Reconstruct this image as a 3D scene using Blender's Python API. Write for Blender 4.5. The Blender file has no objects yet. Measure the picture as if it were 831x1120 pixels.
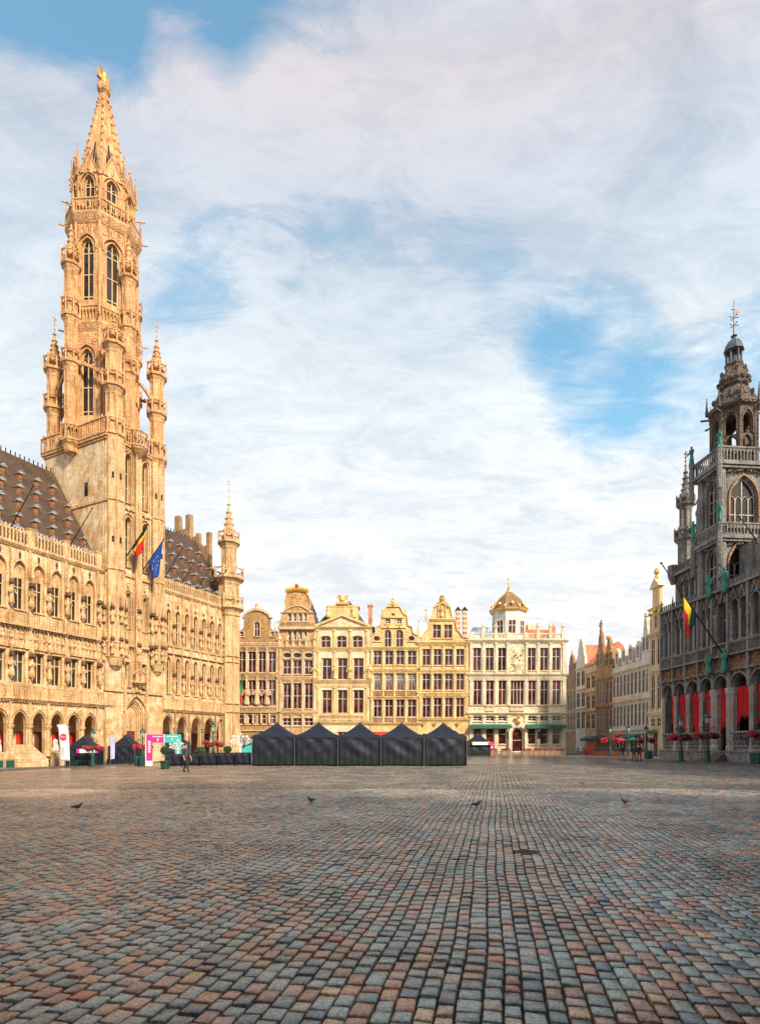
import bpy, bmesh, math, random
import numpy as np
from mathutils import Vector, Matrix
from mathutils.geometry import tessellate_polygon
random.seed(7); RNG=np.random.RandomState(11)
scene=bpy.context.scene; COL=scene.collection
PI=math.pi; H=1.6; FPX=635.0
# ------------------------------------------------------------------ materials
MATS={}
def nodes(name):
    m=bpy.data.materials.new(name); m.use_nodes=True; nt=m.node_tree
    b=nt.nodes['Principled BSDF']; return m,nt,b
def N(nt,t,**k):
    n=nt.nodes.new(t)
    for a,v in k.items(): setattr(n,a,v)
    return n
def noise(nt,vec,scale,detail=4,rough=.6,dist=0):
    n=N(nt,'ShaderNodeTexNoise'); n.inputs['Scale'].default_value=scale; n.inputs['Detail'].default_value=detail
    n.inputs['Roughness'].default_value=rough; n.inputs['Distortion'].default_value=dist
    if vec is not None: nt.links.new(vec,n.inputs['Vector'])
    return n.outputs['Fac']
def ramp(nt,fac,stops,interp='LINEAR'):
    r=N(nt,'ShaderNodeValToRGB'); r.color_ramp.interpolation=interp
    e=r.color_ramp.elements
    while len(e)<len(stops): e.new(.5)
    for i,(p,c) in enumerate(stops):
        e[i].position=p; e[i].color=(*c,1) if len(c)==3 else c
    nt.links.new(fac,r.inputs['Fac']); return r.outputs['Color']
def mix(nt,fac,a,b,mode='MIX'):
    m=N(nt,'ShaderNodeMix',data_type='RGBA',blend_type=mode)
    for v,i in ((fac,0),(a,6),(b,7)):
        if isinstance(v,(int,float)): m.inputs[i].default_value=v
        elif isinstance(v,tuple): m.inputs[i].default_value=(*v,1) if len(v)==3 else v
        else: nt.links.new(v,m.inputs[i])
    return m.outputs[2]
def math_(nt,op,a,b=None,clamp=False):
    m=N(nt,'ShaderNodeMath',operation=op,use_clamp=clamp)
    for i,v in enumerate((a,b)):
        if v is None: continue
        if isinstance(v,(int,float)): m.inputs[i].default_value=v
        else: nt.links.new(v,m.inputs[i])
    return m.outputs[0]
def bump(nt,b,h,strength,dist=.05):
    n=N(nt,'ShaderNodeBump'); n.inputs['Strength'].default_value=strength; n.inputs['Distance'].default_value=dist
    nt.links.new(h,n.inputs['Height']); nt.links.new(n.outputs[0],b.inputs['Normal'])
def sc(c,k): return tuple(min(1,x*k) for x in c)
def stone(name,c,dirt=(.06,.045,.035),carve=.5,course=.35,dirtamt=.5,rough=.85,patch=None):
    """weathered ashlar: courses, blotches, rain streaks, carved grain"""
    m,nt,b=nodes(name); tc=N(nt,'ShaderNodeTexCoord'); o=tc.outputs['Object']
    n1=noise(nt,o,.35,5,.65); n2=noise(nt,o,3.5,5,.7)
    mp=N(nt,'ShaderNodeMapping'); mp.inputs['Scale'].default_value=(1.6,1.6,.22); nt.links.new(o,mp.inputs['Vector'])
    st=noise(nt,mp.outputs[0],1.6,5,.7)
    col=mix(nt,ramp(nt,n1,[(.38,(0,0,0)),(.62,(1,1,1))]),sc(c,.80),sc(c,1.18))
    if patch: col=mix(nt,ramp(nt,noise(nt,o,.8,3,.6,.5),[(.48,(0,0,0)),(.62,(1,1,1))]),col,patch)
    col=mix(nt,ramp(nt,n2,[(.42,(1,1,1)),(.56,(0,0,0))]),mix(nt,.28,col,sc(dirt,1.4)),col)
    # ashlar joints in x-z
    sx=N(nt,'ShaderNodeSeparateXYZ'); nt.links.new(o,sx.inputs[0])
    cb=N(nt,'ShaderNodeCombineXYZ'); nt.links.new(math_(nt,'ADD',sx.outputs[0],sx.outputs[1]),cb.inputs[0]); nt.links.new(sx.outputs[2],cb.inputs[1])
    br=N(nt,'ShaderNodeTexBrick'); nt.links.new(cb.outputs[0],br.inputs['Vector'])
    br.inputs['Scale'].default_value=1; br.inputs['Brick Width'].default_value=.75; br.inputs['Row Height'].default_value=.34
    br.inputs['Mortar Size'].default_value=.018; br.inputs['Mortar Smooth'].default_value=.3
    br.inputs['Color1'].default_value=(1,1,1,1); br.inputs['Color2'].default_value=(.78,.74,.68,1); br.inputs['Mortar'].default_value=(.35,.3,.25,1)
    col=mix(nt,course,col,br.outputs['Color'],'MULTIPLY')
    dm=math_(nt,'MULTIPLY',ramp(nt,st,[(.50,(0,0,0)),(.62,(1,1,1))]),dirtamt)
    col=mix(nt,dm,col,dirt)
    nt.links.new(col,b.inputs['Base Color']); b.inputs['Roughness'].default_value=rough
    v=N(nt,'ShaderNodeTexVoronoi'); v.inputs['Scale'].default_value=5.5; nt.links.new(o,v.inputs['Vector'])
    h=math_(nt,'ADD',math_(nt,'MULTIPLY',v.outputs['Distance'],1.0),n2)
    bump(nt,b,h,carve,.12); MATS[name]=m; return m
def plain(name,c,rough=.6,metal=0,var=.25,scale=4,bmp=.15,spec=None,dist=.02):
    m,nt,b=nodes(name); tc=N(nt,'ShaderNodeTexCoord'); o=tc.outputs['Object']
    n=noise(nt,o,scale,5,.6)
    nt.links.new(mix(nt,ramp(nt,n,[(.3,(0,0,0)),(.7,(1,1,1))]),sc(c,1-var),sc(c,1+var)),b.inputs['Base Color'])
    b.inputs['Roughness'].default_value=rough; b.inputs['Metallic'].default_value=metal
    if bmp: bump(nt,b,noise(nt,o,scale*3,4,.6),bmp,dist)
    MATS[name]=m; return m
def slate(name,c,c2,sc_=1):
    m,nt,b=nodes(name); tc=N(nt,'ShaderNodeTexCoord'); o=tc.outputs['Object']
    sx=N(nt,'ShaderNodeSeparateXYZ'); nt.links.new(o,sx.inputs[0])
    cb=N(nt,'ShaderNodeCombineXYZ'); nt.links.new(math_(nt,'ADD',sx.outputs[0],math_(nt,'MULTIPLY',sx.outputs[1],.3)),cb.inputs[0]); nt.links.new(sx.outputs[2],cb.inputs[1])
    br=N(nt,'ShaderNodeTexBrick'); nt.links.new(cb.outputs[0],br.inputs['Vector']); br.inputs['Scale'].default_value=sc_
    br.inputs['Brick Width'].default_value=.3; br.inputs['Row Height'].default_value=.24; br.inputs['Mortar Size'].default_value=.02
    br.inputs['Color1'].default_value=(*c,1); br.inputs['Color2'].default_value=(*c2,1); br.inputs['Mortar'].default_value=(*sc(c,.35),1)
    col=mix(nt,ramp(nt,noise(nt,o,.6,5,.7),[(.35,(0,0,0)),(.7,(1,1,1))]),br.outputs['Color'],sc(c2,1.5))
    nt.links.new(col,b.inputs['Base Color']); b.inputs['Roughness'].default_value=.65
    bump(nt,b,br.outputs['Fac'],.6,-.03); MATS[name]=m; return m
def glass(name,c,rough=.12):
    m,nt,b=nodes(name); tc=N(nt,'ShaderNodeTexCoord'); o=tc.outputs['Object']
    n=noise(nt,o,.9,2,.5)
    nt.links.new(mix(nt,ramp(nt,n,[(.4,(0,0,0)),(.65,(1,1,1))]),sc(c,.5),sc(c,1.8)),b.inputs['Base Color'])
    b.inputs['Roughness'].default_value=rough; b.inputs['IOR'].default_value=1.5
    bump(nt,b,noise(nt,o,1.3,2,.5),.15,.05); MATS[name]=m; return m
GOLDST=stone('golden_limestone',(.70,.515,.285),dirt=(.33,.115,.028),carve=.6,course=.3,dirtamt=.7)
UPST=stone('warm_lit_limestone',(.72,.455,.225),dirt=(.30,.09,.02),carve=.6,course=.3,dirtamt=.7)  # upper belfry: warm light gradient put into the stone colour
GOLDPL=stone('golden_ashlar',(.76,.64,.44),dirt=(.42,.20,.065),carve=.25,course=.6,dirtamt=.65,patch=(.60,.37,.16))
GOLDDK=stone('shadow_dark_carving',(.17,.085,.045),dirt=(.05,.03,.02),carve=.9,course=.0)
GREYST=stone('grey_bluestone',(.30,.285,.28),dirt=(.04,.04,.042),carve=.6,course=.4,dirtamt=.6)
GREYLT=stone('pale_grey_column_stone',(.47,.45,.43),dirt=(.2,.09,.08),carve=.3,course=.4,dirtamt=.5)
BROWNC=stone('brown_carved_stone',(.42,.24,.14),dirt=(.04,.03,.025),carve=.9,course=.1,dirtamt=.5)
H_OCH=stone('ochre_brown_stone',(.47,.29,.14),dirt=(.10,.06,.04),carve=.3,course=.35)
H_WRM=stone('warm_cream_stone',(.76,.56,.34),dirt=(.2,.12,.07),carve=.3,course=.3)
H_COR=stone('honey_stone',(.66,.43,.21),dirt=(.16,.07,.03),carve=.4,course=.35)
H_CRM=stone('cream_stone',(.80,.69,.51),dirt=(.3,.22,.13),carve=.2,course=.3,dirtamt=.35)
H_YEL=stone('yellow_stone',(.80,.59,.28),dirt=(.3,.17,.07),carve=.3,course=.25,dirtamt=.4)
H_WHT=stone('white_render',(.74,.70,.63),dirt=(.35,.3,.24),carve=.1,course=.1,dirtamt=.35)
H_BRN=stone('brown_sandstone',(.44,.28,.17),dirt=(.07,.05,.04),carve=.3,course=.4)
H_TAN=stone('tan_render',(.68,.54,.38),dirt=(.2,.14,.1),carve=.15,course=.1,dirtamt=.4)
GILT=plain('gilding',(.85,.50,.12),.38,.75,.2,6,.3)
COPPER=plain('verdigris_copper',(.045,.23,.175),.7,.1,.6,5,.3)
SLATE=slate('brown_slate',(.048,.029,.021),(.080,.048,.032))
SLATEB=slate('blue_slate',(.05,.065,.09),(.09,.105,.13))
DOMES=slate('golden_brown_dome_slate',(.16,.095,.05),(.24,.14,.07))
TILE=slate('red_clay_tile',(.50,.11,.05),(.62,.17,.08))
BRICK=slate('red_brick',(.42,.15,.08),(.5,.22,.12),1.6)
GL=glass('dark_window_glass',(.018,.012,.010),.2); GLR=glass('maroon_window_glass',(.075,.018,.014)); GLG=glass('green_grey_window_glass',(.035,.045,.04))
BULB=stone('dark_bronze_stone',(.17,.125,.10),dirt=(.04,.035,.03),carve=.9,course=0,dirtamt=.5)
GLS=glass('street_window_glass',(.055,.025,.020),.45); GLS.node_tree.nodes['Principled BSDF'].inputs['IOR'].default_value=1.12
GLB=glass('pale_blue_skylight_glass',(.32,.45,.55),.25)
FRW=plain('white_window_paint',(.62,.60,.56),.5,0,.08,8,.05); FRD=plain('dark_window_paint',(.10,.085,.07),.5,0,.1,8,.05)
FRS=plain('stone_mullion',(.60,.42,.22),.8,0,.2,4,.2)
IRON=plain('black_iron',(.022,.022,.024),.45,.3,.2,8,.1); LEAD=plain('grey_lead',(.40,.41,.42),.5,.3,.2,3,.15)
ORANGE=plain('orange_dormer_board',(.27,.12,.05),.7,0,.3,4,.2)
REDP=plain('red_painted_door',(.50,.035,.02),.5,0,.25,3,.1); BROWNDOOR=plain('brown_door_wood',(.13,.05,.025),.6,0,.3,4,.2)
REDC=plain('red_curtain_cloth',(.55,.008,.010),.8,0,.15,3,.3,dist=.1)
TENTM=plain('navy_tent_canvas',(.004,.007,.022),.6,0,.15,1.4,.12,dist=.05); TENTG=plain('dark_green_tent_skirt',(.002,.010,.010),.7,0,.3,3,.2,dist=.08)
ALU=plain('brushed_aluminium',(.32,.32,.33),.35,.8,.1,5,.05)
CURT=plain('net_curtain',(.30,.25,.20),.8,0,.1,3,.1); WHITEC=plain('white_cloth',(.78,.78,.78),.7,0,.05,3,.1); PINK=plain('magenta_panel',(.78,.03,.28),.5,0,.06,3,.03); TEAL=plain('turquoise_panel',(.06,.50,.50),.5,0,.06,3,.03)
GREENP=plain('dark_green_paint',(.012,.07,.055),.4,.2,.25,5,.1); LAMPG=plain('lantern_glass',(.5,.48,.42),.2,0,.1,3,0)
AWN=plain('teal_awning_cloth',(.012,.14,.10),.7,0,.2,4,.2)
LEAF=plain('leaf_green',(.045,.10,.03),.6,0,.5,6,.1); PETALP=plain('pink_petals',(.60,.03,.11),.6,0,.4,9,.1); PETALR=plain('red_petals',(.62,.03,.02),.6,0,.3,9,.1); LEAFD=plain('dark_purple_leaves',(.055,.018,.03),.6,0,.4,9,.1)
SKIN=plain('skin',(.50,.30,.20),.6,0,.08,9,.05); HAIR=plain('brown_hair',(.05,.03,.02),.7,0,.2,9,.1)
CBLK=plain('black_cloth',(.02,.02,.025),.85,0,.2,9,.2); CBLU=plain('blue_cloth',(.03,.10,.45),.8,0,.2,9,.2); CGRY=plain('charcoal_cloth',(.05,.055,.065),.85,0,.2,9,.2); CORG=plain('orange_cloth',(.6,.12,.03),.8,0,.2,9,.2); CNAV=plain('navy_denim',(.03,.05,.12),.85,0,.2,9,.2)
PIG=plain('pigeon_grey_feathers',(.11,.12,.14),.6,0,.4,12,.2); PIGL=plain('pale_pigeon_feathers',(.22,.23,.25),.6,0,.4,12,.2)
FBLK=plain('flag_black',(.012,.012,.016),.8,0,.1,3,.1); FYEL=plain('flag_yellow',(.80,.55,.02),.8,0,.1,3,.1); FRED=plain('flag_red',(.72,.02,.02),.8,0,.1,3,.1); FBLU=plain('flag_blue',(.01,.09,.50),.8,0,.1,3,.1); FGRN=plain('flag_green',(.02,.32,.10),.8,0,.1,3,.1); FDGR=plain('flag_dark_green',(.02,.07,.055),.8,0,.1,3,.1)
KERB=stone('kerb_bluestone',(.12,.12,.12),dirt=(.03,.03,.03),carve=.2,course=.5,rough=.45)
WOODT=plain('orange_terrace_wood',(.36,.12,.05),.6,0,.3,4,.2)
# ------------------------------------------------------------------ mesh builder
class MB:
    def __init__(s,M=None): s.v=[]; s.f=[]; s.mi=[]; s.M=M; s.cur=0
    def add(s,vs,fs):
        o=len(s.v)
        if s.M is not None: vs=[tuple(s.M@Vector(p)) for p in vs]
        s.v+= [tuple(p) for p in vs]; s.f+=[tuple(i+o for i in f) for f in fs]; s.mi+=[s.cur]*len(fs)
    def box(s,x0,x1,y0,y1,z0,z1,t=0):
        if t: vs=[(x0,y0,z0),(x1,y0,z0),(x1,y1,z0),(x0,y1,z0),(x0+t,y0+t,z1),(x1-t,y0+t,z1),(x1-t,y1-t,z1),(x0+t,y1-t,z1)]
        else: vs=[(x0,y0,z0),(x1,y0,z0),(x1,y1,z0),(x0,y1,z0),(x0,y0,z1),(x1,y0,z1),(x1,y1,z1),(x0,y1,z1)]
        s.add(vs,[(3,2,1,0),(4,5,6,7),(0,1,5,4),(1,2,6,5),(2,3,7,6),(3,0,4,7)])
    def bar(s,p,q,w,h=None,up=(0,0,1)):
        p=Vector(p);q=Vector(q);h=h or w; d=(q-p)
        if d.length<1e-6: return
        d.normalize(); u=Vector(up)
        if abs(d.dot(u))>.95: u=Vector((1,0,0))
        a=d.cross(u).normalized()*w/2; b=a.cross(d).normalized()*h/2
        vs=[p-a-b,p+a-b,p+a+b,p-a+b,q-a-b,q+a-b,q+a+b,q-a+b]
        s.add(vs,[(0,1,2,3),(7,6,5,4),(0,4,5,1),(1,5,6,2),(2,6,7,3),(3,7,4,0)])
    def tube(s,p,q,r0,r1=None,n=8):
        r1=r0 if r1 is None else r1; p=Vector(p);q=Vector(q); d=(q-p).normalized(); u=Vector((0,0,1)) if abs(d.z)<.95 else Vector((1,0,0))
        a=d.cross(u).normalized(); b=a.cross(d); vs=[];
        for c,r in ((p,r0),(q,r1)):
            for i in range(n):
                t=2*PI*i/n; vs.append(c+(a*math.cos(t)+b*math.sin(t))*max(r,.001))
        s.add(vs,[(i,(i+1)%n,n+(i+1)%n,n+i) for i in range(n)]+[tuple(range(n))[::-1],tuple(range(n,2*n))])
    def lathe(s,prof,cx=0,cy=0,n=8,rot=0,sx=1,sy=1):
        vs=[];fs=[];k=len(prof)
        for r,z in prof:
            for i in range(n):
                t=rot+2*PI*i/n; vs.append((cx+max(r,.001)*sx*math.cos(t),cy+max(r,.001)*sy*math.sin(t),z))
        for j in range(k-1):
            for i in range(n): fs.append((j*n+i,j*n+(i+1)%n,(j+1)*n+(i+1)%n,(j+1)*n+i))
        fs.append(tuple(range(n))[::-1]); fs.append(tuple((k-1)*n+i for i in range(n))); s.add(vs,fs)
    def ball(s,x,y,z,r,n=6,sz=1):
        s.lathe([(r*math.sin(PI*i/4),z-r*sz*math.cos(PI*i/4)) for i in range(5)],x,y,n)
    def prism(s,poly,y0,y1):
        n=len(poly); tri=tessellate_polygon([[Vector((a,b,0)) for a,b in poly]])
        vs=[(a,y0,b) for a,b in poly]+[(a,y1,b) for a,b in poly]
        s.add(vs,[tuple(t) for t in tri]+[tuple(i+n for i in t)[::-1] for t in tri]+[(i,(i+1)%n,n+(i+1)%n,n+i) for i in range(n)])
    def wall(s,outer,holes,y0,y1,back=True):
        loops=[outer]+holes; flat=[p for l in loops for p in l]; n=len(flat)
        tri=tessellate_polygon([[Vector((a,b,0)) for a,b in l] for l in loops])
        vs=[(a,y0,b) for a,b in flat]+[(a,y1,b) for a,b in flat]
        fs=[tuple(t) for t in tri]
        if back: fs+=[tuple(i+n for i in t)[::-1] for t in tri]
        o=0
        for l in loops:
            m=len(l); fs+=[(o+i,o+(i+1)%m,n+o+(i+1)%m,n+o+i) for i in range(m)]; o+=m
        s.add(vs,fs)
    def ribbon(s,pts,w,y0,y1,closed=False):
        """moulding that follows a 2-D path in x-z, w to the left side"""
        n=len(pts); P=[Vector((a,b)) for a,b in pts]; off=[]
        for i in range(n):
            if closed: a,b=P[i-1],P[(i+1)%n]
            else: a,b=P[max(i-1,0)],P[min(i+1,n-1)]
            d=b-a; d=d.normalized() if d.length else Vector((1,0)); nr=Vector((-d.y,d.x))
            k=1.0
            if closed or 0<i<n-1:
                d1=(P[i]-P[i-1]).normalized(); c=max(.5,abs(nr.dot(Vector((-d1.y,d1.x))))); k=1/c
            off.append(P[i]+nr*w*k)
        m=n if closed else n-1; vs=[]
        for i in range(n):
            for q in (P[i],off[i]):
                vs.append((q.x,y0,q.y)); vs.append((q.x,y1,q.y))
        fs=[]
        for i in range(m):
            a=4*i;b=4*((i+1)%n)
            fs+=[(a,b,b+2,a+2),(a+2,b+2,b+3,a+3),(a+3,b+3,b+1,a+1),(a+1,b+1,b,a)]
        if not closed: fs+=[(0,2,3,1),(4*n-4,4*n-3,4*n-1,4*n-2)]
        s.add(vs,fs)
    def obj(s,name,mats,parent=None,ref=(0,0,0),smooth=False):
        me=bpy.data.meshes.new(name); R=Vector(ref)
        me.from_pydata([tuple(Vector(p)-R) for p in s.v],[],s.f)
        if not isinstance(mats,(list,tuple)): mats=[mats]
        for m in mats: me.materials.append(m)
        if len(mats)>1: me.polygons.foreach_set('material_index',s.mi)
        bm=bmesh.new(); bm.from_mesh(me); bmesh.ops.recalc_face_normals(bm,faces=bm.faces); bm.to_mesh(me); bm.free()
        if smooth: me.polygons.foreach_set('use_smooth',[True]*len(me.polygons))
        o=bpy.data.objects.new(name,me); COL.objects.link(o)
        if parent is not None: o.parent=parent
        return o
USED={}
def tag(o,label,cat,group=None):
    o['label']=label; o['category']=cat
    if group: o['group']=group
    return o
def struct(o): o['kind']='structure'; return o
def thing(name,label,cat,loc,rz=0,group=None):
    e=bpy.data.objects.new(name,None); COL.objects.link(e); e.location=loc; e.rotation_euler=(0,0,rz); e.empty_display_size=.3
    return tag(e,label,cat,group)
class Fac:
    """a facade line on the ground; x=s along it, -y outwards"""
    def __init__(s,P,u): s.P=P; l=math.hypot(*u); s.u=(u[0]/l,u[1]/l); s.rz=math.atan2(u[1],u[0])
    def s_(f,px):
        k=(px-415.5)/FPX; return (k*f.P[1]-f.P[0])/(f.u[0]-k*f.u[1])
    def Y(f,px): return f.P[1]+f.s_(px)*f.u[1]
    def z(f,px,py): return H+(816-py)/FPX*f.Y(px)
    def w(f,s,y,z=0): return (f.P[0]+s*f.u[0]-y*f.u[1], f.P[1]+s*f.u[1]+y*f.u[0], z)
    def thing(f,name,label,cat,s,z=0,y=0,group=None):
        e=thing(name,label,cat,f.w(s,y,z),f.rz,group); e['_s']=s; e['_y']=y; e['_z']=z; return e
def part(mb,name,mat,th,parent=None,smooth=False):
    r=REF[th.name]; return mb.obj(name,mat,parent if parent is not None else th,r,smooth)
REF={}
def fthing(f,name,label,cat,s,z=0,y=0,group=None):
    e=thing(name,label,cat,f.w(s,y,z),f.rz,group); REF[e.name]=(s,y,z); return e
def g(x,y=0):
    t=min(1,max(0,(-x-10)/31)); return -.9*t*t*(3-2*t)
# shapes
def shape(kind,x0,x1,z0,z1,n=7):
    w=x1-x0; c=(x0+x1)/2
    if kind=='rect': return [(x0,z0),(x1,z0),(x1,z1),(x0,z1)]
    if kind=='oval': return [(c+w/2*math.cos(2*PI*i/14),(z0+z1)/2+(z1-z0)/2*math.sin(2*PI*i/14)) for i in range(14)]
    if kind=='seg': r=min(w*.18,z1-z0)
    elif kind=='round': r=min(w/2,z1-z0)
    else: r=min(w*.8,(z1-z0)*.9)
    p=[(x0,z0),(x1,z0)]; zs=z1-r
    if kind in('round','seg'):
        for i in range(2*n+1):
            t=PI*i/(2*n); p.append((c+w/2*math.cos(t),zs+r*math.sin(t)))
    else:
        R=(r*r+w*w/4)/w; cx=x1-R; a=math.acos(max(-1,min(1,(c-cx)/R)))
        for i in range(n+1): t=a*i/n; p.append((cx+R*math.cos(t),zs+R*math.sin(t)))
        for i in range(n-1,-1,-1): t=a*i/n; p.append((2*c-cx-R*math.cos(t),zs+R*math.sin(t)))
    return p
def arch_pts(kind,x0,x1,z0,z1,n=7):
    p=shape(kind,x0,x1,z0,z1,n); return p[1:]+[p[0]]
def window(th,x0,x1,z0,z1,kind='rect',y=.3,nv=1,zh=(.6,),fw=.06,fm=None,gm=None,M=None,curtain=None,tracery=False,parent=None,fd=.09):
    fm=fm or FRW; gm=gm or GL
    pts=shape(kind,x0,x1,z0,z1); f=MB(M); f.ribbon(pts,fw,y-fd,y-.01,True)
    zt=z1 if kind in('rect','seg','oval') else z1-(x1-x0)*(.45 if kind=='round' else .7)
    if kind!='oval':
        for i in range(nv):
            x=x0+(x1-x0)*(i+1)/(nv+1); zz=z1-.02 if abs(x-(x0+x1)/2)<.01 else zt
            f.box(x-fw/2,x+fw/2,y-fd*.94,y-.012,z0+.01,zz-.02)
        for h in zh: f.box(x0+.01,x1-.01,y-fd*.9,y-.014,z0+(zt-z0)*h-fw/2,z0+(zt-z0)*h+fw/2)
        if tracery and kind!='rect':
            w=(x1-x0)/(nv+1)
            for i in range(nv+1): f.ribbon(arch_pts('pointed',x0+w*i+.02,x0+w*(i+1)-.02,zt-w*.9,zt+w*.25,4),.05,y-.08,y-.015)
    o=part(f,'window',fm,th,parent); p=MB(M); p.prism(pts,y,y+.03); part(p,'pane',gm,th,o)
    if curtain:
        c=MB(M); m=8; vs=[];
        for sgn,(a,b) in ((0,(x0+fw,x0+(x1-x0)*.42)),(1,(x1-fw,x0+(x1-x0)*.58))):
            for i in range(m):
                t=i/m;t2=(i+1)/m; zt_=z0+(zt-z0)*.97; k=.35+.65*t; k2=.35+.65*t2
                c.box(min(a,a+(b-a)*k2),max(a,a+(b-a)*k2),y-.011+.004*(i%2),y-.002,z0+(zt_-z0)*t,z0+(zt_-z0)*t2)
        part(c,'curtain',CURT,th,o)
    return pts
def cornice(mb,x0,x1,z0,z1,p,y=0):
    h=(z1-z0); mb.box(x0-p*.35,x1+p*.35,y-p*.45,y+.1,z0,z0+h*.35); mb.box(x0-p*.6,x1+p*.6,y-p*.75,y+.103,z0+h*.35,z0+h*.7); mb.box(x0-p*.8,x1+p*.8,y-p,y+.106,z0+h*.7,z1)
def dentils(mb,x0,x1,z0,z1,p,step,y=0):
    n=max(1,int((x1-x0)/step))
    for i in range(n): x=x0+(i+.5)*(x1-x0)/n; mb.box(x-step*.28,x+step*.28,y-p,y+.02,z0,z1)
def balustrade(mb,x0,x1,z0,z1,y,step=.28,w=.12,solid=False):
    h=z1-z0; mb.box(x0,x1,y-w*.8,y+w*.8,z0,z0+h*.14); mb.box(x0-.002,x1+.002,y-w,y+w,z1-h*.16,z1)
    n=max(2,int((x1-x0)/step))
    for i in range(n+1):
        x=x0+w/2+(x1-x0-w)*i/n; mb.box(x-w*.38,x+w*.38,y-w*.4,y+w*.4,z0+h*.14,z1-h*.16)
    if solid: mb.box(x0+.01,x1-.01,y+w*.35,y+w*.6,z0+.02,z1-.02)
def rail3(mb,p,q,z0,z1,step=.35,w=.14):
    p=Vector((p[0],p[1],0));q=Vector((q[0],q[1],0)); L=(q-p).length; h=z1-z0
    mb.bar(p+Vector((0,0,z0+.09)),q+Vector((0,0,z0+.09)),w*1.7,.18); mb.bar(p+Vector((0,0,z1-.08)),q+Vector((0,0,z1-.08)),w*1.5,.16)
    n=max(1,int(L/step))
    for i in range(n+1):
        c=p.lerp(q,i/n); mb.bar(c+Vector((0,0,z0+.1)),c+Vector((0,0,z1-.1)),w*.6,w*.7)
        if i<n:
            d=p.lerp(q,(i+.5)/n); mb.bar(c+Vector((0,0,z0+h*.62)),d+Vector((0,0,z1-.12)),.07,.07); e=p.lerp(q,(i+1)/n); mb.bar(e+Vector((0,0,z0+h*.62)),d+Vector((0,0,z1-.12)),.07,.07)
def figure(mb,x,y,z,h,n=7,seed=0):
    """robed stone figure"""
    r=random.Random(seed); w=h*.15; t=r.uniform(-.03,.03)*h
    mb.lathe([(w*1.05,z),(w*1.15,z+h*.08),(w*.85,z+h*.35),(w*.8,z+h*.5),(w*1.2,z+h*.68),(w*1.15,z+h*.78),(w*.45,z+h*.83),(w*.38,z+h*.85),(w*.55,z+h*.9),(w*.55,z+h*.96),(w*.25,z+h)],x,y,n,r.random(),1,.75)
    sx=1 if r.random()<.5 else -1
    mb.tube((x+sx*w*1.1,y,z+h*.74),(x+sx*w*1.5,y-w*.8,z+h*.52),w*.3,w*.22,5); mb.tube((x+sx*w*1.5,y-w*.8,z+h*.52),(x+sx*w*.5,y-w*1.3,z+h*r.uniform(.55,.7)),w*.22,w*.18,5)
    mb.tube((x-sx*w*1.1,y,z+h*.74),(x-sx*w*(1.4+r.random()*.5),y-w*.4,z+h*.48),w*.3,w*.2,5)
def pinnacle(mb,x,y,z0,z1,r,n=4,crock=True):
    mb.lathe([(r,z0),(r,z0+(z1-z0)*.18),(r*1.35,z0+(z1-z0)*.2),(r*.9,z0+(z1-z0)*.25),(r*.2,z1-(z1-z0)*.08),(r*.45,z1-(z1-z0)*.06),(r*.08,z1)],x,y,n,PI/4)
    if crock:
        for k in range(4):
            t=.32+.14*k; rr=r*(1.0-t)*1.05+.02
            for a in range(4): mb.ball(x+rr*math.cos(PI/2*a+PI/4),y+rr*math.sin(PI/2*a+PI/4),z0+(z1-z0)*t,r*.24,4)
def frieze(mb,x0,x1,z0,z1,y,step=.3,d=.12,seed=1):
    """carved relief: knots, leaves and little heads"""
    r=random.Random(seed); nx=max(1,int((x1-x0)/step)); nz=max(1,int((z1-z0)/step))
    for i in range(nx):
        for j in range(nz):
            if r.random()<.15: continue
            x=x0+(i+.5+r.uniform(-.25,.25))*(x1-x0)/nx; z=z0+(j+.5+r.uniform(-.25,.25))*(z1-z0)/nz
            k=step*r.uniform(.25,.45); q=r.random()
            if q<.5: mb.ball(x,y,z,k*.75,5,r.uniform(.7,1.4))
            elif q<.8: mb.box(x-k*.5,x+k*.5,y-d*r.uniform(.4,1),y+.03,z-k*.8,z+k*.8,k*.2)
            else: mb.bar((x-k,y-d*.4,z-k),(x+k,y-d*.6,z+k*r.choice((-1,1))),k*.4,k*.5)
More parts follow.
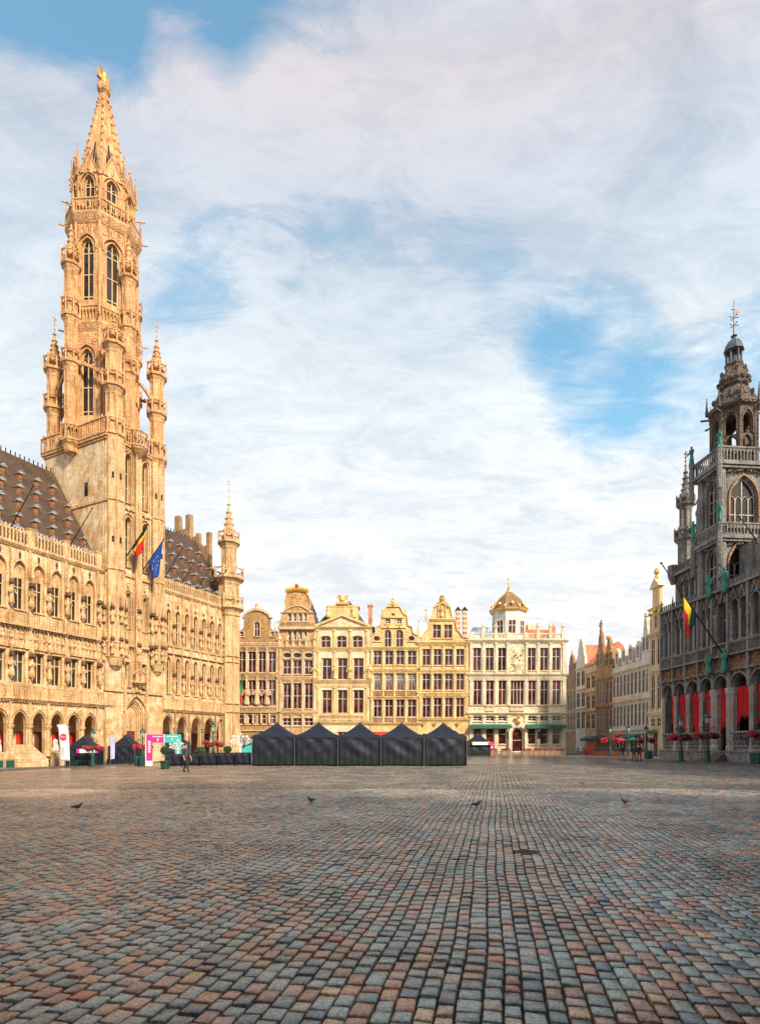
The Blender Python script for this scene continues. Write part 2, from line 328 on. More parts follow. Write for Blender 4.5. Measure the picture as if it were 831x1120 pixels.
def turret(mb,cx,cy,r,z0,z1,rings,cone=None,n=8,fin=0,rot=PI/8,base=True):
    prof=[(r,z0),(r,z1)]; mb.lathe(prof,cx,cy,n,rot)
    for i in range(n):                                     # slender corner shafts
        t=rot+2*PI*i/n; mb.tube((cx+r*math.cos(t),cy+r*math.sin(t),z0),(cx+r*math.cos(t),cy+r*math.sin(t),z1),r*.1,n=5)
    for a,b in rings:
        R=r*1.5; h=b-a
        mb.lathe([(r*1.02,a-h*.75),(r*1.12,a-h*.6),(r*1.15,a-h*.45),(R*.95,a-h*.12),(R*1.06,a-h*.1),(R*1.06,a+h*.05),(r*.9,a+h*.07)],cx,cy,n,rot)
        pts=[(cx+R*math.cos(rot+2*PI*i/n),cy+R*math.sin(rot+2*PI*i/n)) for i in range(n)]
        for i in range(n):
            rail3(mb,pts[i],pts[(i+1)%n],a,b,R*.4,.11)
            mb.lathe([(.12,a-.1),(.12,b+.08),(.17,b+.1),(.02,b+.42)],pts[i][0],pts[i][1],4)
    if cone:
        a,b=cone; mb.lathe([(r*1.05,a-.1),(r*1.1,a),(r*.85,a+.05),(r*.12,b-.2),(r*.28,b-.1),(r*.05,b)],cx,cy,n,rot)
        for k in range(5):
            t=.08+k*.17; rr=r*(.92-t*.85)+.04
            for i in range(n):
                an=rot+2*PI*i/n; mb.ball(cx+rr*math.cos(an),cy+rr*math.sin(an),a+(b-a)*t,r*.17,4)
        if fin:
            mb.tube((cx,cy,b-.1),(cx,cy,b+fin),.06,.02,5)
            for t in (.25,.5,.72): mb.ball(cx,cy,b+fin*t,.13,5)
            mb.box(cx-.3,cx+.3,cy-.02,cy+.02,b+fin*.8,b+fin*.84)
SUN_E,SUN_A,SKY_S,SKM,CLD,EXPO=4.4,5.0,.12,(1.65,2.2,1.85),6.5,0.45
# ================================================================== TOWN HALL
TH=Fac((-41.5,63.5),(.446,.895))
th=fthing(TH,'town_hall','golden gothic town hall with a very tall lacy belfry, arcades and dormered slate roofs','town hall',15,-.6)
ZB=-1.6; LW0,LW1=-13.3,12.95; RW0,RW1=22.45,38.6
# ---- left wing
cl=[13.1-2.2*k for k in range(12)]; bays=[c for c in cl if c<12.5]
holes=[]
for c in cl[1:]: holes.append(shape('pointed',c-.74,c+.74,-.4,5.5))
holes=[shape('pointed',c-.74,c+.74,.45,5.5) for c in bays]
for i,c in enumerate(bays):
    holes.append(shape('rect',c-.66,c+.66,8.75,12.25)); holes.append(shape('pointed',c-.72,c+.72,17.0,22.5))
w=MB(); w.wall([(LW0,ZB),(LW1,ZB),(LW1,24.0),(LW0,24.0)],holes,0,.55)
part(w,'wall',GOLDPL,th)
arc=MB()  # arcade interior: back wall, vault, floor
arc.box(LW0,LW1,3.3,3.6,ZB,6.9); arc.box(LW0,LW1,.56,3.3,6.0,6.3); arc.box(LW0,LW1,.56,3.3,ZB,.43)
for c in bays: arc.box(c-1.2,c-1.0,.56,3.29,5.2,5.99)
part(arc,'arcade_gallery',GOLDPL,th)
for i,c in enumerate(bays):
    d=MB(); d.box(c-.6,c+.6,3.2,3.28,.45,3.3); 
    for k in range(4): d.box(c-.56+.29*k,c-.32+.29*k,3.15,3.19,.5,3.2)
    part(d,'arcade_door',REDP if i%3 in(0,1,) else BROWNDOOR,th)
tr=MB(); dk=MB()
for i,c in enumerate(bays):
    # arcade mouldings
    ap=arch_pts('pointed',c-.74,c+.74,4.1,5.5); ap=[(a,b) for a,b in ap if b>4.05]
    tr.ribbon(ap[::-1],.10,-.10,.02); tr.ribbon([(c+(a-c)*1.2,4.0+(b-4.0)*1.17) for a,b in ap][::-1],.09,-.2,.01)
    window(th,c-.64,c+.64,8.77,12.23,y=.45,nv=1,zh=(.68,),fw=.10,fm=FRS,gm=GLG if i%3 else GL)
    window(th,c-.58,c+.58,17.0,20.6,y=.45,nv=1,zh=(.70,),fw=.10,fm=FRS,gm=GL)
    tr.prism([(a,b) for a,b in shape('pointed',c-.715,c+.715,20.6,22.49)],.34,.5)
    for sx in(-1,1): tr.box(c+sx*.65-.06,c+sx*.65+.06,.33,.5,17.0,20.6)
    tr.ribbon(arch_pts('pointed',c-.33,c+.33,20.8,21.9,4)[::-1],.07,.27,.34)
    frieze(tr,c-.4,c+.4,20.9,22.0,.33,.22,.08,i)
    tr.ribbon(arch_pts('pointed',c-.72,c+.72,20.7,22.5)[::-1],.12,-.14,.02)
    tr.box(c-.72,c+.72,-.22,.03,16.82,16.98); tr.box(c-.66,c+.66,-.16,.03,12.3,12.46)
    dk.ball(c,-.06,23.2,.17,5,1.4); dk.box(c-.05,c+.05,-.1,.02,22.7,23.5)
    # spandrel carving
    frieze(tr,c-1.05,c+1.05,5.75,6.7,0,.32,.14,i+50)
for i in range(13):
    b=12.0-2.2*i
    if b<LW0+.4: continue
    maj=i%2==0; ww=.26 if maj else .14; pj=.42 if maj else .24
    tr.lathe([(.36,.35),(.36,.6),(.27,.7),(.27,3.5),(.4,3.75),(.42,4.0)],b,-.05,8)   # arcade column
    tr.box(b-.12,b+.12,-.2,.01,4.0,6.85); 
    tr.box(b-ww*.6,b+ww*.6,-pj*.6,.01,8.5,16.9); tr.box(b-ww,b+ww,-pj*.8,.008,14.85,16.7); tr.box(b-ww*.5,b+ww*.5,-pj*.55,.012,16.9,23.9)
    if maj: tr.box(b-.5,b-.3,-.1,.014,16.6,23.9)
    for zz in (9.6,17.6):
        st=MB(); yy=-pj-.12; st.lathe([(.05,zz-.55),(.16,zz-.35),(.32,zz-.12),(.32,zz)],b,yy,7)
        figure(st,b,yy,zz+.01,1.85,7,i*7+int(zz)); 
        part(st,'statue',GOLDST,th)
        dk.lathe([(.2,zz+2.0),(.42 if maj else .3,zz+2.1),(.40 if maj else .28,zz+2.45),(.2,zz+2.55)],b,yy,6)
        pinnacle(tr,b,yy,zz+2.5,zz+(3.3 if zz<10 else 5.6),.24 if maj else .14)
# vertical blind tracery, friezes
x=LW0+.1
while x<LW1-.1: tr.box(x-.035,x+.035,-.10,.016,15.25,16.8); x+=.2
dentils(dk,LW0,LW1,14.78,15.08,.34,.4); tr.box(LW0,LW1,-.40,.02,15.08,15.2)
tr.box(LW0,LW1,-.3,.021,12.62,12.78)
x=LW0+.25
while x<LW1: figure(tr,x,-.14,12.8,1.55,6,int(x*9)); tr.box(x+.23,x+.29,-.24,.01,12.78,14.8); x+=.55
frieze(tr,LW0,LW1,14.35,14.8,0,.24,.2,5); frieze(tr,LW0,LW1,12.42,12.62,0,.2,.2,6)
cornice(tr,LW0+.3,LW1-.35,23.85,24.25,.36)
# parapet
par=MB(); x=LW0+.2
while x<LW1-.2:
    par.box(x-.08,x+.08,-.22,-.02,24.25,25.85,.0); par.lathe([(.12,25.85),(.1,26.0),(.02,26.3)],x,-.12,4)
    par.ribbon([(x+.08,25.5),(x+.2,25.78),(x+.32,25.5)],.08,-.2,-.05); x+=.40
par.box(LW0,LW1,-.26,.0,24.252,24.5)
for i in range(0,13,2):
    b=12.0-2.2*i
    if b>LW0: par.box(b-.3,b+.3,-.34,.1,24.253,26.25); par.box(b-.36,b+.36,-.4,.16,26.25,26.4)
part(par,'parapet',GOLDST,th)
# balcony
def balcony(x0,x1,z0,z1,seed):
    bb=MB(); bb.box(x0,x1,-.55,.02,z0-.28,z0); bb.box(x0,x1,-.42,.018,z0-.42,z0-.28); bb.box(x0,x1,-.52,-.30,z1-.16,z1); bb.box(x0,x1,-.46,-.34,z0,z1-.16)
    x=x0+.1
    while x<x1: bb.box(x-.05,x+.05,-.53,-.45,z0,z1-.16); x+=.3
    x=x0+1.0
    while x<x1: bb.box(x-.12,x+.12,-.58,-.28,z0,z1+.05); x+=2.2
    dentils(bb,x0,x1,z0-.6,z0-.42,.3,.34); part(bb,'balcony',GOLDST,th)
balcony(LW0,13.95,7.12,8.45,1)
# lion staircase bay
ls=MB(Matrix(((.85,0,0,.32),(0,.42,0,0),(0,0,1,0),(0,0,0,1)))); ls.box(.95,3.25,-1.7,-.05,ZB,.75); ls.box(1.0,3.2,-1.75,-1.55,.75,1.75)
for k in range(6): ls.box(1.15+.34*k,1.3+.34*k,-1.8,-1.75,.9,1.6)
ls.prism([(3.25,ZB),(5.5,ZB),(5.5,-.15),(3.25,1.45)],-1.7,-1.5); ls.prism([(3.25,1.45),(5.5,-.15),(5.5,.05),(3.25,1.65)],-1.76,-1.45)
ls.prism([(3.25,ZB),(5.5,ZB),(5.5,-.9),(3.25,.7)],-1.5,-.1)
for k in range(5): ls.ribbon(shape('oval',3.45+k*.4,3.75+k*.4,0.8-.28*k,1.1-.28*k),.06,-1.76,-1.7,True)
ls.prism([(-1.35,ZB),(.95,ZB),(.95,1.45),(-1.35,-.15)],-1.7,-1.5); ls.prism([(-1.35,-.15),(.95,1.45),(.95,1.65),(-1.35,.05)],-1.76,-1.45)
part(ls,'staircase',GOLDPL,th)
for x in (5.25,-1.2):
    q=MB(); q.box(x-.35,x+.35,-1.95,-1.25,ZB,.75); q.box(x-.42,x+.42,-2.02,-1.18,.75,.9); part(q,'pedestal',GOLDPL,th)
    q=MB(); q.lathe([(.3,.9),(.32,1.1),(.25,1.5),(.28,1.9),(.3,2.05),(.2,2.3),(.05,2.42)],x,-1.6,8); q.ball(x,-1.78,2.1,.2,6); q.tube((x-.15,-1.75,1.7),(x-.15,-1.9,.95),.09,.1,6); q.tube((x+.15,-1.75,1.7),(x+.15,-1.9,.95),.09,.1,6); q.ball(x,-1.3,1.15,.3,6)
    part(q,'lion_statue',H_WHT,th,smooth=True)
# ---- right wing
cr=[23.55+2.84*k for k in range(6)]; wr=[23.75+1.8*k for k in range(7)]
holes=[shape('pointed',c-.98,c+.98,-.2,6.05) for c in cr]
for i,c in enumerate(wr): holes+= [shape('pointed',c-.42,c+.42,9.3,14.6),shape('pointed',c-.42,c+.42,16.5,21.6)]
w=MB(); w.wall([(RW0,ZB),(RW1,ZB),(RW1,24.0),(RW0,24.0)],holes,0,.55); part(w,'wall',GOLDPL,th)
a=MB(); a.box(RW0,RW1,3.3,3.6,ZB,6.9); a.box(RW0,RW1,.56,3.3,6.3,6.6); a.box(RW0,RW1,.56,3.3,ZB,-.22); part(a,'arcade_gallery',GOLDPL,th)
for c in cr:
    d=MB(); d.box(c-.9,c+.9,3.2,3.28,-.2,3.6)
    for k in range(5): d.box(c-.86+.35*k,c-.56+.35*k,3.15,3.19,0,3.5)
    part(d,'arcade_door',BROWNDOOR,th)
    ap=[(p,q) for p,q in arch_pts('pointed',c-.98,c+.98,4.2,6.05) if q>4.15]
    tr.ribbon(ap[::-1],.12,-.12,.02); tr.ribbon([(c+(p-c)*1.2,4.1+(q-4.1)*1.15) for p,q in ap][::-1],.09,-.2,.01)
    for b in (c-1.42,c+1.42): tr.lathe([(.3,-.6),(.3,.2),(.22,.3),(.22,3.6),(.34,3.85),(.36,4.1)],b,-.08,8); tr.box(b-.1,b+.1,-.2,.01,4.1,7)
    dk.ball(c,-.1,6.5,.15,5)
for i,c in enumerate(wr):
    for z0,z1 in ((9.3,14.6),(16.5,21.6)):
        window(th,c-.42,c+.42,z0,z1,'pointed',y=.38,nv=1,zh=(.45,.75),fw=.08,fm=FRS,gm=GL)
        tr.ribbon(arch_pts('pointed',c-.42,c+.42,z1-1.4,z1)[::-1],.1,-.13,.02); tr.box(c-.5,c+.5,-.2,.03,z0-.16,z0-.01)
        dk.box(c-.12,c+.12,-.1,.02,z1+.35,z1+.75); frieze(tr,c-.45,c+.45,z1+.3,z1+1.1,0,.25,.12,i)
        b=c+.9; st=MB(); zz=z0+.6; st.lathe([(.05,zz-.5),(.15,zz-.35),(.28,zz-.1),(.28,zz)],b,-.34,7); figure(st,b,-.34,zz+.01,1.75,7,i*3+int(z0)); part(st,'statue',GOLDST,th)
        dk.lathe([(.18,zz+1.9),(.34,zz+2.0),(.3,zz+2.3),(.15,zz+2.4)],b,-.34,6); pinnacle(tr,b,-.3,zz+2.35,zz+4.3,.17)
    b=c+.9; tr.box(b-.12,b+.12,-.2,.012,8.6,23.9); tr.box(b-.2,b+.2,-.14,.011,8.6,23.9)
tr.box(RW0,RW1,-.3,.02,15.1,15.3); tr.box(RW0,RW1,-.2,.022,16.15,16.3); dentils(dk,RW0,RW1,14.95,15.1,.2,.35)
cornice(tr,RW0+.1,RW1-.35,23.85,24.25,.36); frieze(tr,RW0,RW1,22.9,23.7,0,.35,.14,9)
par=MB(); x=RW0+.2
while x<RW1-1.5:
    par.box(x-.08,x+.08,-.22,-.02,24.25,25.75); par.lathe([(.12,25.75),(.1,25.9),(.02,26.1)],x,-.12,4); par.ribbon([(x+.08,25.4),(x+.2,25.68),(x+.32,25.4)],.08,-.2,-.05); x+=.4
par.box(RW0,RW1,-.26,0,24.252,24.5); part(par,'parapet',GOLDST,th)
balcony(22.5,RW1,7.2,8.5,2)
# end walls, back walls
ew=MB(); ew.prism([(0.6,ZB),(15.5,ZB),(15.5,26),(9,38.2),(8.2,38.2),(.6,24.4)],0,.6)
ew2=MB(Matrix(((0,-1,0,RW1+.0),(1,0,0,0),(0,0,1,0),(0,0,0,1)))); ew2.v=[];
o=ew.v; e=MB(); e.v=[(RW1-.05-y,x,z) for x,y,z in o]; e.f=ew.f; e.mi=ew.mi; 
e.box(RW1-.7,RW1-.06,5.2,6.0,30,38.4); e.box(RW1-.72,RW1-.08,7.6,8.4,30,38.6); e.box(RW1-.68,RW1-.1,5.99,7.61,30,36.2)
e.box(RW1-.9,RW1-.02,9.6,10.6,30,42.2); e.box(RW1-.9,RW1-.02,12.2,13.2,30,42.4); e.box(RW1-.86,RW1-.06,10.59,12.21,30,39.8)
part(e,'chimney_gable',H_OCH,th)
e=MB(); e.box(LW0,RW1-.7,15,15.5,ZB,25); e.box(LW0-.3,LW0,0.1,15,ZB,25); part(e,'back_wall',GOLDPL,th)
# roofs
def troof(x0,x1,ridge_y,ridge_z,y0=.5,z0=24.5,hip=0,depth=None):
    r=MB(); Y2=2*ridge_y
    r.add([(x0,y0,z0),(x1,y0,z0),(x1,ridge_y,ridge_z),(x0,ridge_y,ridge_z),(x0,Y2,z0),(x1,Y2,z0)],[(0,1,2,3),(3,2,5,4),(0,3,4),(1,5,2),(0,4,5,1)])
    return part(r,'roof',SLATE,th)
r1=troof(LW0,12.95,10.0,39.0); r2=troof(22.4,RW1-.65,8.3,37.2)
def dormers(roof,x0,x1,step,ry,rz,rows,z0=24.5,y0=.5):
    sl=(ry-y0)/(rz-z0)
    for j,zz in enumerate(rows):
        x=x0+(step/2 if j%2 else 0)
        while x<x1:
            y=y0+(zz-z0)*sl; big=1 if j else 1.25; wv=.27*big; hh=.85*big
            d=MB(); yf=y-.05; d.prism([(x-wv,zz-.1),(x+wv,zz-.1),(x+wv,zz+hh),(x-wv,zz+hh)],yf-.05,yf+hh*sl+.3); d.box(x-wv*.5,x+wv*.5,yf-.15,yf-.12,zz+.15,zz+hh-.15)
            dd=part(d,'dormer',ORANGE,th,roof)
            k=MB(); t=zz+hh; k.add([(x-wv*1.25,yf-.35,t-.05),(x+wv*1.25,yf-.35,t-.05),(x,yf-.35,t+wv*.9),(x-wv*1.45,yf+hh*sl+.8,t-.05),(x+wv*1.45,yf+hh*sl+.8,t-.05),(x,yf+hh*sl+.8,t+wv*.9)],[(0,1,2),(0,2,5,3),(1,4,5,2),(0,3,4,1)])
            k.ribbon([(x-wv*1.5,t-.05),(x,t+wv*.95),(x+wv*1.5,t-.05)],.09,yf-.42,yf-.34); part(k,'dormer_roof_edge',LEAD,th,roof)
            x+=step
dormers(r1,-4.2,12.4,2.15,10,39,[25.3,27.6,30.0,32.4,34.8]); dormers(r2,24.4,37.5,2.1,8.3,37.2,[25.6,28.2,30.8,33.4])
rc=MB()
for zz in (26.6,):
    x=LW0
    while x<12.6: rc.ball(x,1.6,zz,.13,4); rc.bar((x,1.4,zz-.2),(x+.3,1.4,zz+.25),.1); rc.bar((x+.3,1.4,zz+.25),(x+.6,1.4,zz-.2),.1); x+=.6
part(rc,'roof_cresting',LEAD,th)
rc=MB(); x=LW0
while x<12.6: rc.box(x-.05,x+.05,9.95,10.05,38.95,39.5); x+=.6
x=22.6
while x<RW1-1: rc.box(x-.05,x+.05,8.25,8.35,37.15,37.6); x+=.6
part(rc,'ridge_cresting',IRON,th)
# ---- corner turret on the right
ct=MB(); CX,CY=36.9,.1
ct.lathe([(1.85,ZB),(1.85,1),(1.7,1.2),(1.7,24)],CX,CY,8,PI/8)
for i in range(8):
    t=PI/8+i*PI/4
    ct.tube((CX+1.7*math.cos(t),CY+1.7*math.sin(t),ZB),(CX+1.7*math.cos(t),CY+1.7*math.sin(t),24),.14,n=6)
for zz in (7,8.4,15.2,16.2,23.0): ct.lathe([(1.72,zz),(1.95,zz+.1),(1.95,zz+.22),(1.72,zz+.3)],CX,CY,8,PI/8)
turret(ct,CX,CY,1.62,24,30,[(24.4,26.2),(29.3,30.9)],rot=PI/8); turret(ct,CX,CY,1.2,30,36,[(35.3,36.9)],(36,41.8),fin=4.6)
part(ct,'corner_turret',GOLDST,th)
for an in (-1.18,-.39,-1.96): 
    for z0,z1 in ((9.3,10.6),(17.6,20.5),(11.5,14.2),(26.8,27.8),(32.5,33.6)):
        rr=1.55 if z1<28 else 1.08; M=Matrix.Translation((CX,CY,0))@Matrix.Rotation(an+PI/2,4,'Z')@Matrix.Translation((0,-rr-.05,0))
        window(th,-.22,.22,z0,z1,'pointed' if z1<28 else 'rect',y=.0,nv=0,zh=(),fw=.08,fm=FRS,gm=GL,M=M)
# ================================================================== BELFRY
T0,T1,TD=13.0,22.4,12.1; TC=(17.7,6.0); zt=42.0
holes=[shape('pointed',17.5-1.65,17.5+1.65,-1,8.0)]
bw=(16.35,19.15)
tw=[]
for c in bw: tw+=[(c,9.6,12.9,.42,'rect'),(c,17.4,22.2,.42,'pointed'),(c,25.7,32.4,.5,'pointed'),(c,34.3,40.9,.5,'pointed')]
for c,z0,z1,hw,k in tw: holes.append(shape(k,c-hw,c+hw,z0,z1))
b=MB(); b.wall([(T0,ZB),(T1,ZB),(T1,zt),(T0,zt)],holes,-.35,.35)
b.box(T0,T0+.4,.35,TD,ZB,zt); b.box(T1-.4,T1,.35,TD,ZB,zt); b.box(T0+.4,T1-.4,TD-.4,TD,ZB,zt)
b.box(T0,T1,.36,TD,zt-.3,zt+.05)
part(b,'belfry_shaft',GOLDPL,th)
for c,z0,z1,hw,k in tw: window(th,c-hw+.02,c+hw-.02,z0+.02,z1-.02,k,y=.2,nv=1,zh=(.35,.68) if z1-z0>4 else (.6,),fw=.09,fm=FRS,gm=GL)
bt=MB()
for c,z0,z1,hw,k in tw:
    if k!='rect':
        bt.ribbon([(p,q) for p,q in arch_pts(k,c-hw,c+hw,z0,z1)][::-1],.12,-.55,-.33); bt.ribbon([(c+(p-c)*1.55,z0+(q-z0)*1.06) for p,q in arch_pts(k,c-hw,c+hw,z0,z1)][::-1],.1,-.6,-.34)
        bt.ball(c,-.5,z1+.9,.18,5,1.6)
    dk.box(c-.5,c+.5,-.5,-.34,z0-.25,z0-.1)
for x,pw in ((17.75,.42),(15.45,.14),(20.05,.14),(16.95,.08),(18.55,.08)):
    bt.box(x-pw,x+pw,-.35-pw*1.3,-.34,8.9,41.6)
    if pw>.2:
        for dx in (-.42,0,.42): bt.tube((x+dx,-.35-pw*1.3,13),(x+dx,-.35-pw*1.3,41.6),.09,n=6)
for z0,z1 in ((8.75,9.05),(14.95,15.25),(24.3,24.75),(33.3,33.7)):
    bt.box(T0-.12,T1+.12,-.62,-.33,z0,z1); bt.box(T0-.14,T0+.02,-.6,TD,z0+.02,z1-.03)
dentils(dk,T0,T1,14.65,14.95,.30,.42,-.35)
frieze(bt,T0+2.4,T1-2,15.3,16.6,-.35,.3,.15,31); frieze(bt,T0+2.4,T1-2,13.1,14.6,-.35,.3,.2,32); frieze(bt,T0+2.4,T1-1,22.6,24.2,-.35,.35,.15,33)
x=T0+2.3
while x<T1-.2: bt.box(x-.04,x+.04,-.5,-.34,15.25,17.2); x+=.24
# canopied rows round the left turret & over facade
for zz in (13.0,17.6):
    for x in (15.45,20.05,17.75):
        st=MB(); st.lathe([(.05,zz-.5),(.3,zz-.1),(.3,zz)],x,-.95,7); figure(st,x,-.95,zz,1.9,7,int(x*zz)); part(st,'statue',GOLDST,th)
        dk.lathe([(.2,zz+2.05),(.42,zz+2.15),(.36,zz+2.5),(.2,zz+2.6)],x,-.9,6); pinnacle(bt,x,-.8,zz+2.5,zz+4.6,.22)
st=MB(); st.lathe([(.1,9.4),(.4,9.7),(.95,10.1),(.95,10.3)],17.75,-1.1,8)
for dx in (-.5,0,.5): figure(st,17.75+dx,-1.15,10.3,1.9+.3*(dx==0),7,int(dx*10)+3)
part(st,'statue_group',GOLDST,th)
# portal
pt=MB()
for k in range(5):
    ap=arch_pts('pointed',17.5-1.65+.16*k,17.5+1.65-.16*k,-1,8.0-.22*k,9); pt.ribbon(ap[::-1],-.16,-.30+.2*k,.1+.2*k)
pt.ribbon([(p,q) for p,q in arch_pts('pointed',17.5-1.85,17.5+1.85,3,8.35,9)][::-1],.2,-.75,-.33)
for k in range(9):
    ap=arch_pts('pointed',15.45,19.55,3,9.0,9)
    if k<len(ap)-2: pt.ball(ap[k*2+1][0] if k*2+1<len(ap) else 17.5,-.6,ap[min(k*2+1,len(ap)-1)][1]-.3,.16,5)
pt.prism(shape('pointed',17.5-.95,17.5+.95,3.6,7.0,9),.55,.75); frieze(pt,16.8,18.2,3.8,6.3,.55,.3,.2,77)
for k in range(10):
    r=random.Random(k); a=.2+k*.3; 
pt.box(15.6,15.85,-.8,-.34,-1,8.9); pt.box(19.15,19.4,-.8,-.34,-1,8.9); pinnacle(pt,15.7,-.7,8.9,11,.2); pinnacle(pt,19.3,-.7,8.9,11,.2)
part(pt,'portal_arch',GOLDST,th)
d=MB(); d.box(16.2,18.8,.75,.85,-1,3.6); 
for k in range(8): d.box(16.25+.32*k,16.5+.32*k,.7,.76,-1,3.5)
part(d,'portal_door',BROWNDOOR,th)
# front turrets of the shaft
for x,rr,zb in ((14.25,1.28,13.2),(21.3,1.05,13.2)):
    m=MB(); m.lathe([(.15,zb-1.7),(rr*.55,zb-1.2),(rr*.7,zb-1.1),(rr*1.0,zb-.2),(rr*1.12,zb),(rr,zb+.05)],x,-.35,8,PI/8)
    turret(m,x,-.35,rr,zb,zt,[],rot=PI/8)
    for zz in (14.9,24.4,33.4): m.lathe([(rr,zz),(rr*1.14,zz+.08),(rr*1.14,zz+.25),(rr,zz+.32)],x,-.35,8,PI/8)
    for zz in (13.3,17.4):
        for k in range(5):
            t=-PI/2+(k-2)*PI/4; px_,py_=x+(rr+.18)*math.cos(t),-.35+(rr+.18)*math.sin(t)
            figure(m,px_,py_,zz+.2,1.6,6,k+int(zz)); dk.lathe([(.15,zz+1.9),(.32,zz+1.98),(.28,zz+2.3),(.1,zz+2.4)],px_,py_,5); pinnacle(m,px_,py_,zz+2.3,zz+4.0,.15,4,False)
    part(m,'shaft_turret',GOLDST,th)
    for zz in (28,36.3):
        for k in (-1,0,1):
            t=-PI/2+k*PI/4; M=Matrix.Translation((x,-.35,0))@Matrix.Rotation(t+PI/2,4,'Z')@Matrix.Translation((0,-rr*.93-.02,0))
            s=MB(M); s.box(-.13,.13,-.04,.03,zz,zz+.75); part(s,'slit_window',GL,th)
s=MB(); s.box(T0-.03,T0+.02,3.1,3.75,34.6,36.4); s.box(T0-.03,T0+.02,5.0,5.6,29,30.2) if 0 else None; part(s,'slit_window',GL,th)
s=MB(); s.ribbon([(0,0),(1,0)],.1,0,.1)
# balcony at the foot of the octagon
cor={'a':(14.2,-.35),'b':(21.3,-.35),'c':(14.0,11.4),'d':(21.4,11.4)}
rg=MB(); z0,z1=42.0,44.1
corn=[(T0-.25,-.75),(T1+.25,-.75),(T1+.25,TD+.3),(T0-.25,TD+.3)]
for i in range(4):
    p,q=corn[i],corn[(i+1)%4]; rail3(rg,p,q,z0,z1,.42,.16)
    mx,my=(p[0]+q[0])/2,(p[1]+q[1])/2; rg.lathe([(.1,z0-1.7),(.5,z0-1),(1.2,z0-.25),(1.3,z0),(1.3,z0+.1)],mx,my,8,PI/8)
    R=1.25; pp=[(mx+R*math.cos(PI/8+k*PI/4),my+R*math.sin(PI/8+k*PI/4)) for k in range(8)]
    for k in range(8): rail3(rg,pp[k],pp[(k+1)%8],z0,z1,.42,.14)
rg.box(T0-.3,T1+.3,-.8,TD+.35,z0-.35,z0+.02); rg.box(T0-.15,T1+.15,-.6,TD+.15,z0-.65,z0-.34); dentils(rg,T0,T1,z0-.95,z0-.64,.2,.4,-.35)
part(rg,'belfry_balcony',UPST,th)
# tall corner turrets
for k,(x,y) in cor.items():
    m=MB(); rr=.9 if k!='a' else .95
    m.lathe([(.2,40.3),(.6,41),(1.35,41.9),(1.45,42.1)],x,y,8,PI/8); turret(m,x,y,rr,42,54,[(42.2,44.2),(48.5,50.2),(53.9,55.5)],(55,59.2 if k!='a' else 57.2),fin=2.6 if k!='a' else 0)
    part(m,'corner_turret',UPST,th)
# octagon storeys
def octa(R,z0,z1,win,ztop_gal,name,rot,depth=.5,gable=False):
    m=MB(); a=R*math.cos(PI/8); hw=R*math.sin(PI/8)
    for k in range(8):
        t=rot+PI/8+k*PI/4
        M=Matrix.Translation((TC[0],TC[1],0))@Matrix.Rotation(t+PI/2,4,'Z')@Matrix.Translation((0,-a,0)); m.M=M
        ww,wz0,wz1=win; m.wall([(-hw,z0),(hw,z0),(hw,z1),(-hw,z1)],[shape('pointed',-ww,ww,wz0,wz1)],0,depth,back=False)
        m.ribbon(arch_pts('pointed',-ww,ww,wz1-1.9,wz1)[::-1],.14,-.16,.02); m.ribbon([(p*1.45,wz0+(q-wz0)*1.05) for p,q in arch_pts('pointed',-ww,ww,wz1-1.9,wz1)][::-1],.13,-.3,.01)
        for sx in (-1,1): m.tube((sx*ww*1.45,-.08,z0),(sx*ww*1.45,-.08,wz1-1),.1,n=6); m.tube((sx*ww*1.05,-.02,wz0),(sx*ww*1.05,-.02,wz1-1.5),.07,n=6)
        frieze(m,-hw*.85,hw*.85,wz1+.6,z1-.1,0,.32,.14,k); m.ball(0,-.2,wz1+.75,.2,5,1.7)
        m.box(-hw,hw,-.12,.01,z0+.3,wz0-.5) if False else None
        m.M=None
        c=(TC[0]+R*math.cos(t-PI/8),TC[1]+R*math.sin(t-PI/8)); m.tube((c[0],c[1],z0),(c[0],c[1],z1),.2,n=6)
        window(th,-ww+.02,ww-.02,wz0+.02,wz1-.02,'pointed',y=depth*.7,nv=1,zh=(.08,.5,.9),fw=.13,fm=FRS,gm=GOLDDK if 0 else GL,M=M,tracery=True)
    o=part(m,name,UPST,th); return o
rot=0.0
octa(4.45,42,58.6,(.86,46.0,54.9),None,'octagon_stage',rot)
octa(4.35,58.6,73.0,(.84,61.6,69.9),None,'octagon_stage',rot)
octa(3.95,73.0,79.6,(.74,74.4,78.7),None,'octagon_stage',rot)
for R,z0,z1 in ((4.75,58.4,60.9),(4.75,73.1,75.3)):
    gl=MB(); gl.lathe([(R*.93,z0-1.2),(R*.98,z0-.8),(R*1.04,z0-.15),(R*1.04,z0+.05)],TC[0],TC[1],8,rot)
    pts=[(TC[0]+R*math.cos(rot+k*PI/4),TC[1]+R*math.sin(rot+k*PI/4)) for k in range(8)]
    for k in range(8):
        rail3(gl,pts[k],pts[(k+1)%8],z0,z1-.3,.45,.15); pinnacle(gl,pts[k][0],pts[k][1],z0,z1+1.6,.24)
        t=rot+k*PI/4; gl.bar((TC[0]+R*math.cos(t),TC[1]+R*math.sin(t),z0+.6),(TC[0]+(R+1.0)*math.cos(t),TC[1]+(R+1.0)*math.sin(t),z0+.7),.16)
    part(gl,'gallery',UPST,th)
